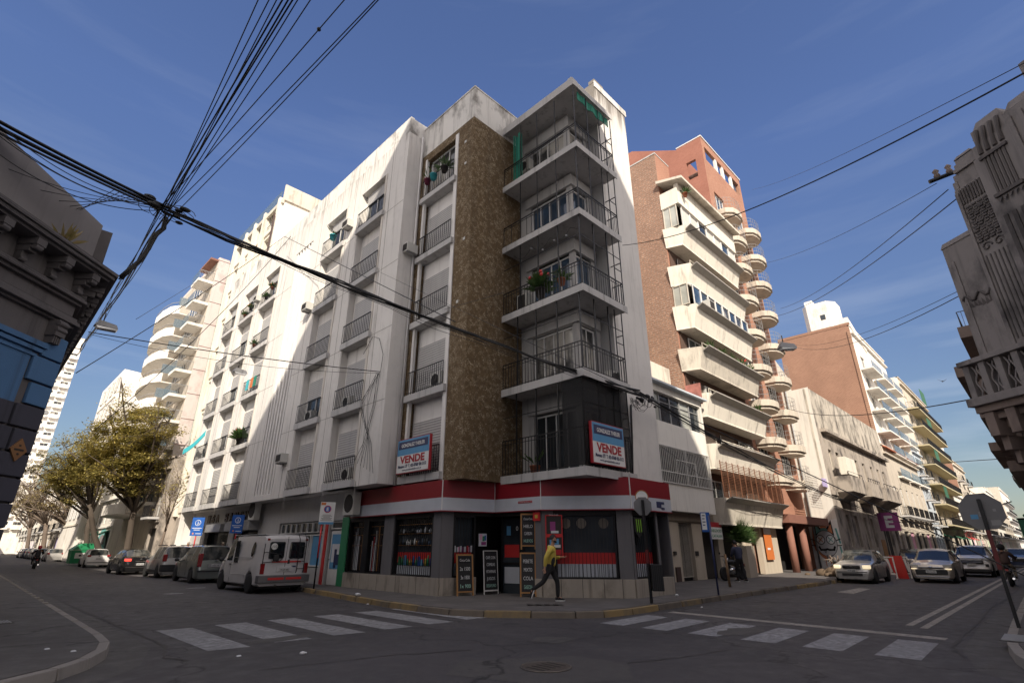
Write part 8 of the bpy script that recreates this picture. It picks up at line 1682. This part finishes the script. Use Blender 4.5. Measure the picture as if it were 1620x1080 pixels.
# ---------------------------------------------------------------- overhead cables
def cable(a, b, sag, r, label, group=None, n=22, name='overhead_cable', knots=(), sway=0):
    a, b = Vector(a), Vector(b); P = []
    for i in range(n + 1):
        k = i / n; p = a.lerp(b, k) - Vector((0, 0, sag * 4 * k * (1 - k)))
        if sway: p += Vector((math.sin(k * 17 + sway) * .03, math.cos(k * 23 + sway) * .03, math.sin(k * 31 + sway * 2) * .03))
        P.append(p)
    m = MB().tube(P, r, 5)
    for k in knots:
        p = a.lerp(b, k) - Vector((0, 0, sag * 4 * k * (1 - k))); m.ball(tuple(p), r * 4, 6, 4)
    return tag(m.build(name, M['cable']), label, 'cable', group)
random.seed(21)
HB = onZ(262, 332, 8.6)                       # where the two bundles cross above the left street
EB = onp(1012, 622, 1, 9.2)                   # bundle anchor at the corner of the shop building
d1 = (Vector((HB.x, HB.y, HB.z)) - EB); SB = onp(-60, 172, 0, HB.x - 3.2)
for i in range(11):
    o1 = Vector((random.uniform(-.08, .08), random.uniform(-.08, .08), random.uniform(-.08, .08)))
    cable(Vector(SB) + o1 * (1.6 if i < 6 else 2.6), HB + o1, .05 + (.05 * i if i > 6 else 0), .024 if i < 6 else .009, 'cable of the thick bundle coming from the left edge over the dark corner building', 'main cable bundle, left part', sway=0)
for i in range(11):
    o1 = Vector((random.uniform(-.07, .07), random.uniform(-.07, .07), random.uniform(-.10, .07))); 
    cable(HB + o1, EB + Vector((0, 0, random.uniform(-.1, .1))), .16 + .015 * i * (i % 3), .022 if i < 5 else .007, 'cable of the thick bundle crossing the street to the shop building corner', 'main cable bundle, middle part', sway=i)
for i in range(7):
    q = onp(0, 262 + i * 22, 0, HB.x - 2.6); cable(q, HB.lerp(Vector(SB), .12 + .03 * i) - Vector((0, 0, .1)), .12, .007, 'thin cable joining the thick bundle from the left edge', 'thin cables at the left edge')
RE = onp(1330, 790, 1, 10.6); RE2 = onp(1545, 862, 1, 10.6)
for i in range(6): cable(EB + Vector((0, 0, random.uniform(-.1, .1))), RE + Vector((0, 0, random.uniform(-.12, .12))), .25 + i * .05, .022 if i < 3 else .008, 'cable running from the shop corner along the cream balcony block', 'bundle along the right facades', sway=i)
for i in range(5): cable(RE + Vector((0, 0, random.uniform(-.1, .1))), onp(1480 + i * 8, 836, 1, 10.7) if i % 2 else RE2, .4 + i * .2, .014, 'cable sagging past the sooty two storey building', 'cables along the sooty building', sway=i)
# second bundle along the left street
ups = [(408, 0), (425, 0), (437, 0), (446, 0), (455, 0), (462, 0), (470, 0), (490, 0), (537, 0), (592, -8), (597, -8)]
for i, (px, py) in enumerate(ups):
    far = HB + Vector((random.uniform(-.1, .1), random.uniform(-.15, .15), random.uniform(-.05, .12)))
    if i > 7: far = onZ(232 + (i - 7) * 10, 335 + (i - 7) * 6, 8.7)
    top = onZ(px, py, 9.4) if i < 8 else onZ(px, py, 9.6); ext = top + (top - far) * .6
    cable(ext, far, .04 if i < 8 else .18, .013 if 2 < i < 6 else .009, 'cable rising from the crossing knot over the street towards the upper edge' if i < 8 else 'separate cable rising to the right of the upper bundle', 'upper cable fan' if i < 8 else 'outer cables of the upper fan', knots=(.42,) if i == 8 else ())
for i in range(8):
    a = HB + Vector((random.uniform(-.15, .15), random.uniform(-.1, .1), random.uniform(-.1, 0))); b = onp(130 - i * 1.5, 545 + i * 3, 1, HB.y + 22); cable(a, b, .1 + .05 * i, .018 if i in (2, 3) else .009, 'cable running from the crossing knot down beside the dark cornice', 'cables beside the dark cornice', sway=i)
P = []
a = onp(262, 345, 1, HB.y); b = onp(185, 445, 1, HB.y + .6)
m = MB(); pp_ = [onp(*q, 1, HB.y + .3) for q in ((262, 345), (258, 362), (244, 372), (236, 392), (222, 412), (205, 428), (190, 440))]
for k in range(3): m.tube([p + Vector((.03 * math.sin(k * 2 + i), 0, .03 * math.cos(k * 2 + i))) for i, p in enumerate(pp_)], .035 - .008 * k, 6)
tag(m.build('drop_cable', M['cable']), 'thick twisted cable dropping from the crossing knot to the dark cornice', 'cable')
m = MB(); rr = random.Random(4)
for k in range(9):
    c = HB + Vector((rr.uniform(-.4, .4), rr.uniform(-.4, .4), rr.uniform(-.25, .15))); m.ball(tuple(c), rr.uniform(.04, .09), 7, 5, (1.6, 1, .7))
for k in range(7):
    c = HB + Vector((rr.uniform(-.3, .3), rr.uniform(-.3, .3), 0)); R0 = rr.uniform(.15, .4); m.tube([c + Vector((R0 * math.cos(a * .6), .3 * R0 * math.sin(a * .6 + k), R0 * .7 * math.sin(a * .6))) for a in range(9)], .008, 4)
tag(m.build('cable_knot', M['cable']), 'tangled knot of splices where the two cable bundles cross', 'cable knot')
m = MB()
for k in range(12):
    c = EB + Vector((rr.uniform(-.2, .9), rr.uniform(-.12, .05), rr.uniform(-.35, .05))); m.ball(tuple(c), rr.uniform(.05, .10), 7, 5, (1.7, .8, .8))
for k in range(10):
    c = EB + Vector((rr.uniform(-.3, .6), 0, -.2)); R0 = rr.uniform(.15, .45); m.tube([c + Vector((R0 * math.cos(a * .62), .02 * a, -R0 * abs(math.sin(a * .62)))) for a in range(8)], .008, 4)
tag(m.build('cable_splices', M['cable']), 'cluster of black splice boxes at the corner balcony over the end of the fascia', 'cable splices')
m = MB().tube([onp(*q, 1, 9.85) for q in ((998, 640), (1000, 690), (1001, 750), (996, 760))], .035, 6); tag(m.build('wall_cable', M['cable']), 'black conduit hanging down the edge of the netted balcony', 'cable')
# sundry single cables
WH = (('long thin cable descending across the sky from the left edge', onp(0, 148, 0, 2.5), onX(600, 430, 10.1), .0, .006), ('thin cable from the left edge of the distant pink tower to the crossing', onp(215, 505, 1, 26), onp(345, 425, 1, 40), 0, .01),
 ('heavy cable climbing from the dark cornice across the pink tower', onp(120, 590, 1, 22), onX(450, 374, 9.6), .2, .016), ('second heavy cable climbing beside the first across the white wing', onp(150, 680, 1, 26), onX(460, 374, 9.7), .6, .016), ('short cable from the climbing pair towards the main bundle', onX(450, 374, 9.6), HB.lerp(EB, .5), .0, .016),
 ('street lamp cable crossing to the white wing at third floor height', onp(140, 525, 1, 22), onX(602, 588, 10.2), .1, .018), ('thin companion of the street lamp cable', onp(140, 528, 1, 22), onX(602, 590, 10.2), .35, .008),
 ('thin cable across the balcony floors to the splice boxes', onX(700, 490, 11), onp(800, 462, 1, 9.2), .0, .008), ('cable from the corner balcony over the brick wing up to the right sky', onp(985, 388, 1, 9.8), onp(1640, 105, 0, 8.5), .55, .014), ('thin companion crossing the sky at the upper right', onp(1190, 300, 1, 9.6), onp(1640, 90, 0, 8.5), .3, .007),
 ('cable from the round balconies up to the roof crossarm', onp(1180, 420, 1, 10.8), onX(1482, 290, 14.0), .5, .008), ('pair cable from the orange gable up to the upper right, first strand', onp(1235, 488, 1, 11), onX(1500, 300, 14.2), .45, .012), ('pair cable from the orange gable up to the upper right, second strand', onp(1228, 500, 1, 11), onX(1524, 306, 14.3), .5, .014),
 ('cable over the orange gable to the carved pylon, upper strand', onp(1255, 545, 1, 11), onX(1562, 437, 14.4), .6, .008), ('cable over the orange gable to the carved pylon, lower strand', onp(1262, 550, 1, 11), onX(1566, 442, 14.4), .7, .012), ('single cable crossing the sky above the tank to the balustrade', onp(1240, 644, 1, 11), onX(1568, 625, 14.6), .5, .014), ('thin cable crossing low before the far towers', onp(1440, 735, 1, 10), onX(1592, 725, 34), .0, .02),
 ('low cable to the bracket under the dark cornice', onp(1395, 820, 1, 10.6), onX(1600, 793, 27), .5, .02), ('service wire slanting down over the white end wall', onp(995, 668, 1, 9.85), onp(1120, 760, 1, 11.6), .0, .007), ('service wire slanting to the graffiti gable', onp(1010, 625, 1, 9.5), onp(1290, 770, 1, 12), .4, .007))
for lb, a, b, sg, r in WH: cable(a, b, sg, r, lb)
m = MB()
for i in range(7): m.tube([onX(598 + 3 * math.sin(i * 1.7), 590, 10.2), onX(590 - i * 3 + 8 * math.sin(i), 640, 10.2), onX(575 + i * 2, 700, 10.2), onX(560 + i * 5, 730 + i * 3, 10.2)], .008, 4)
m.tube([onX(602, 588, 10.2), onX(606, 560, 10.2), onX(600, 535, 10.2), onX(590, 532, 10.2), onX(575, 560, 10.2)], .010, 4)
tag(m.build('wall_wires', M['cable']), 'loose wires trailing down the white pier beside the lower balconies', 'cable')
def street_lamp(c, label, s=1.0, d=(1, 0, 0)):
    t = thing('street_lamp', label, 'street lamp', tuple(c)); d = Vector(d).normalized(); e = Vector((-d.y, d.x, 0)); c = Vector((0, 0, 0)); m = MB()
    q = [(-.32, -.14, .0), (.32, -.14, .0), (.32, .14, .0), (-.32, .14, .0), (-.20, -.10, .22), (.26, -.08, .16), (.26, .08, .16), (-.20, .10, .22)]; m.hexa([d * a * s + e * b * s + Vector((0, 0, z * s)) for a, b, z in q]); m.build('housing', M['galv'], t, True, bevel=.03 * s)
    m = MB(); m.hexa([d * a * s + e * b * s + Vector((0, 0, z * s)) for a, b, z in [(-.2, -.12, -.07), (.28, -.12, -.05), (.28, .12, -.05), (-.2, .12, -.07), (-.26, -.13, 0), (.31, -.13, 0), (.31, .13, 0), (-.26, .13, 0)]]); m.build('lens', M['lamp'], t, True); MB().tube([d * -.1 * s + Vector((0, 0, .2 * s)), d * -.1 * s + Vector((0, 0, .5 * s))], .02, 5).build('hanger', M['iron'], t, True)
street_lamp(onp(167, 519, 1, 22), 'hanging street lamp beside the dark cornice', 1.1); street_lamp(onp(379, 590, 1, 30), 'street lamp hung on a cable in front of the sunlit white wing', 1.2); street_lamp(onp(1245, 551, 1, 6), 'street lamp hung against the sky beside the orange gable', 1.15, (1, -1, 0)); street_lamp(onp(65, 653, 1, 60), 'distant hanging street lamp over the left street trees', 1.6)
# birds
for (px, py, dd, s, lb) in ((1553, 227, 14, .35, 'bird flying beside the tall pylon'), (1491, 603, 60, .9, 'bird gliding in the pale sky left of the balustrade')):
    c = onX(px, py, dd); t = MB(); r0 = Vector((math.sin(HEAD), -math.cos(HEAD), 0)); u = Vector((0, 0, 1)); t.ball(tuple(c), .07 * s, 8, 5, (1.8, 1, 1))
    for q in (1, -1): t.hexa([c + r0 * q * .05 * s, c + r0 * q * .5 * s + u * .22 * s, c + r0 * q * .5 * s + u * .22 * s + Vector((.02, 0, 0)), c + r0 * q * .05 * s + Vector((.18 * s, 0, 0)), c + r0 * q * .05 * s + u * .02, c + r0 * q * .5 * s + u * (.22 * s + .01), c + r0 * q * .5 * s + u * (.22 * s + .01) + Vector((.02, 0, 0)), c + r0 * q * .05 * s + Vector((.18 * s, 0, .02))])
    tag(t.build('bird', M['birdm']), lb, 'bird')
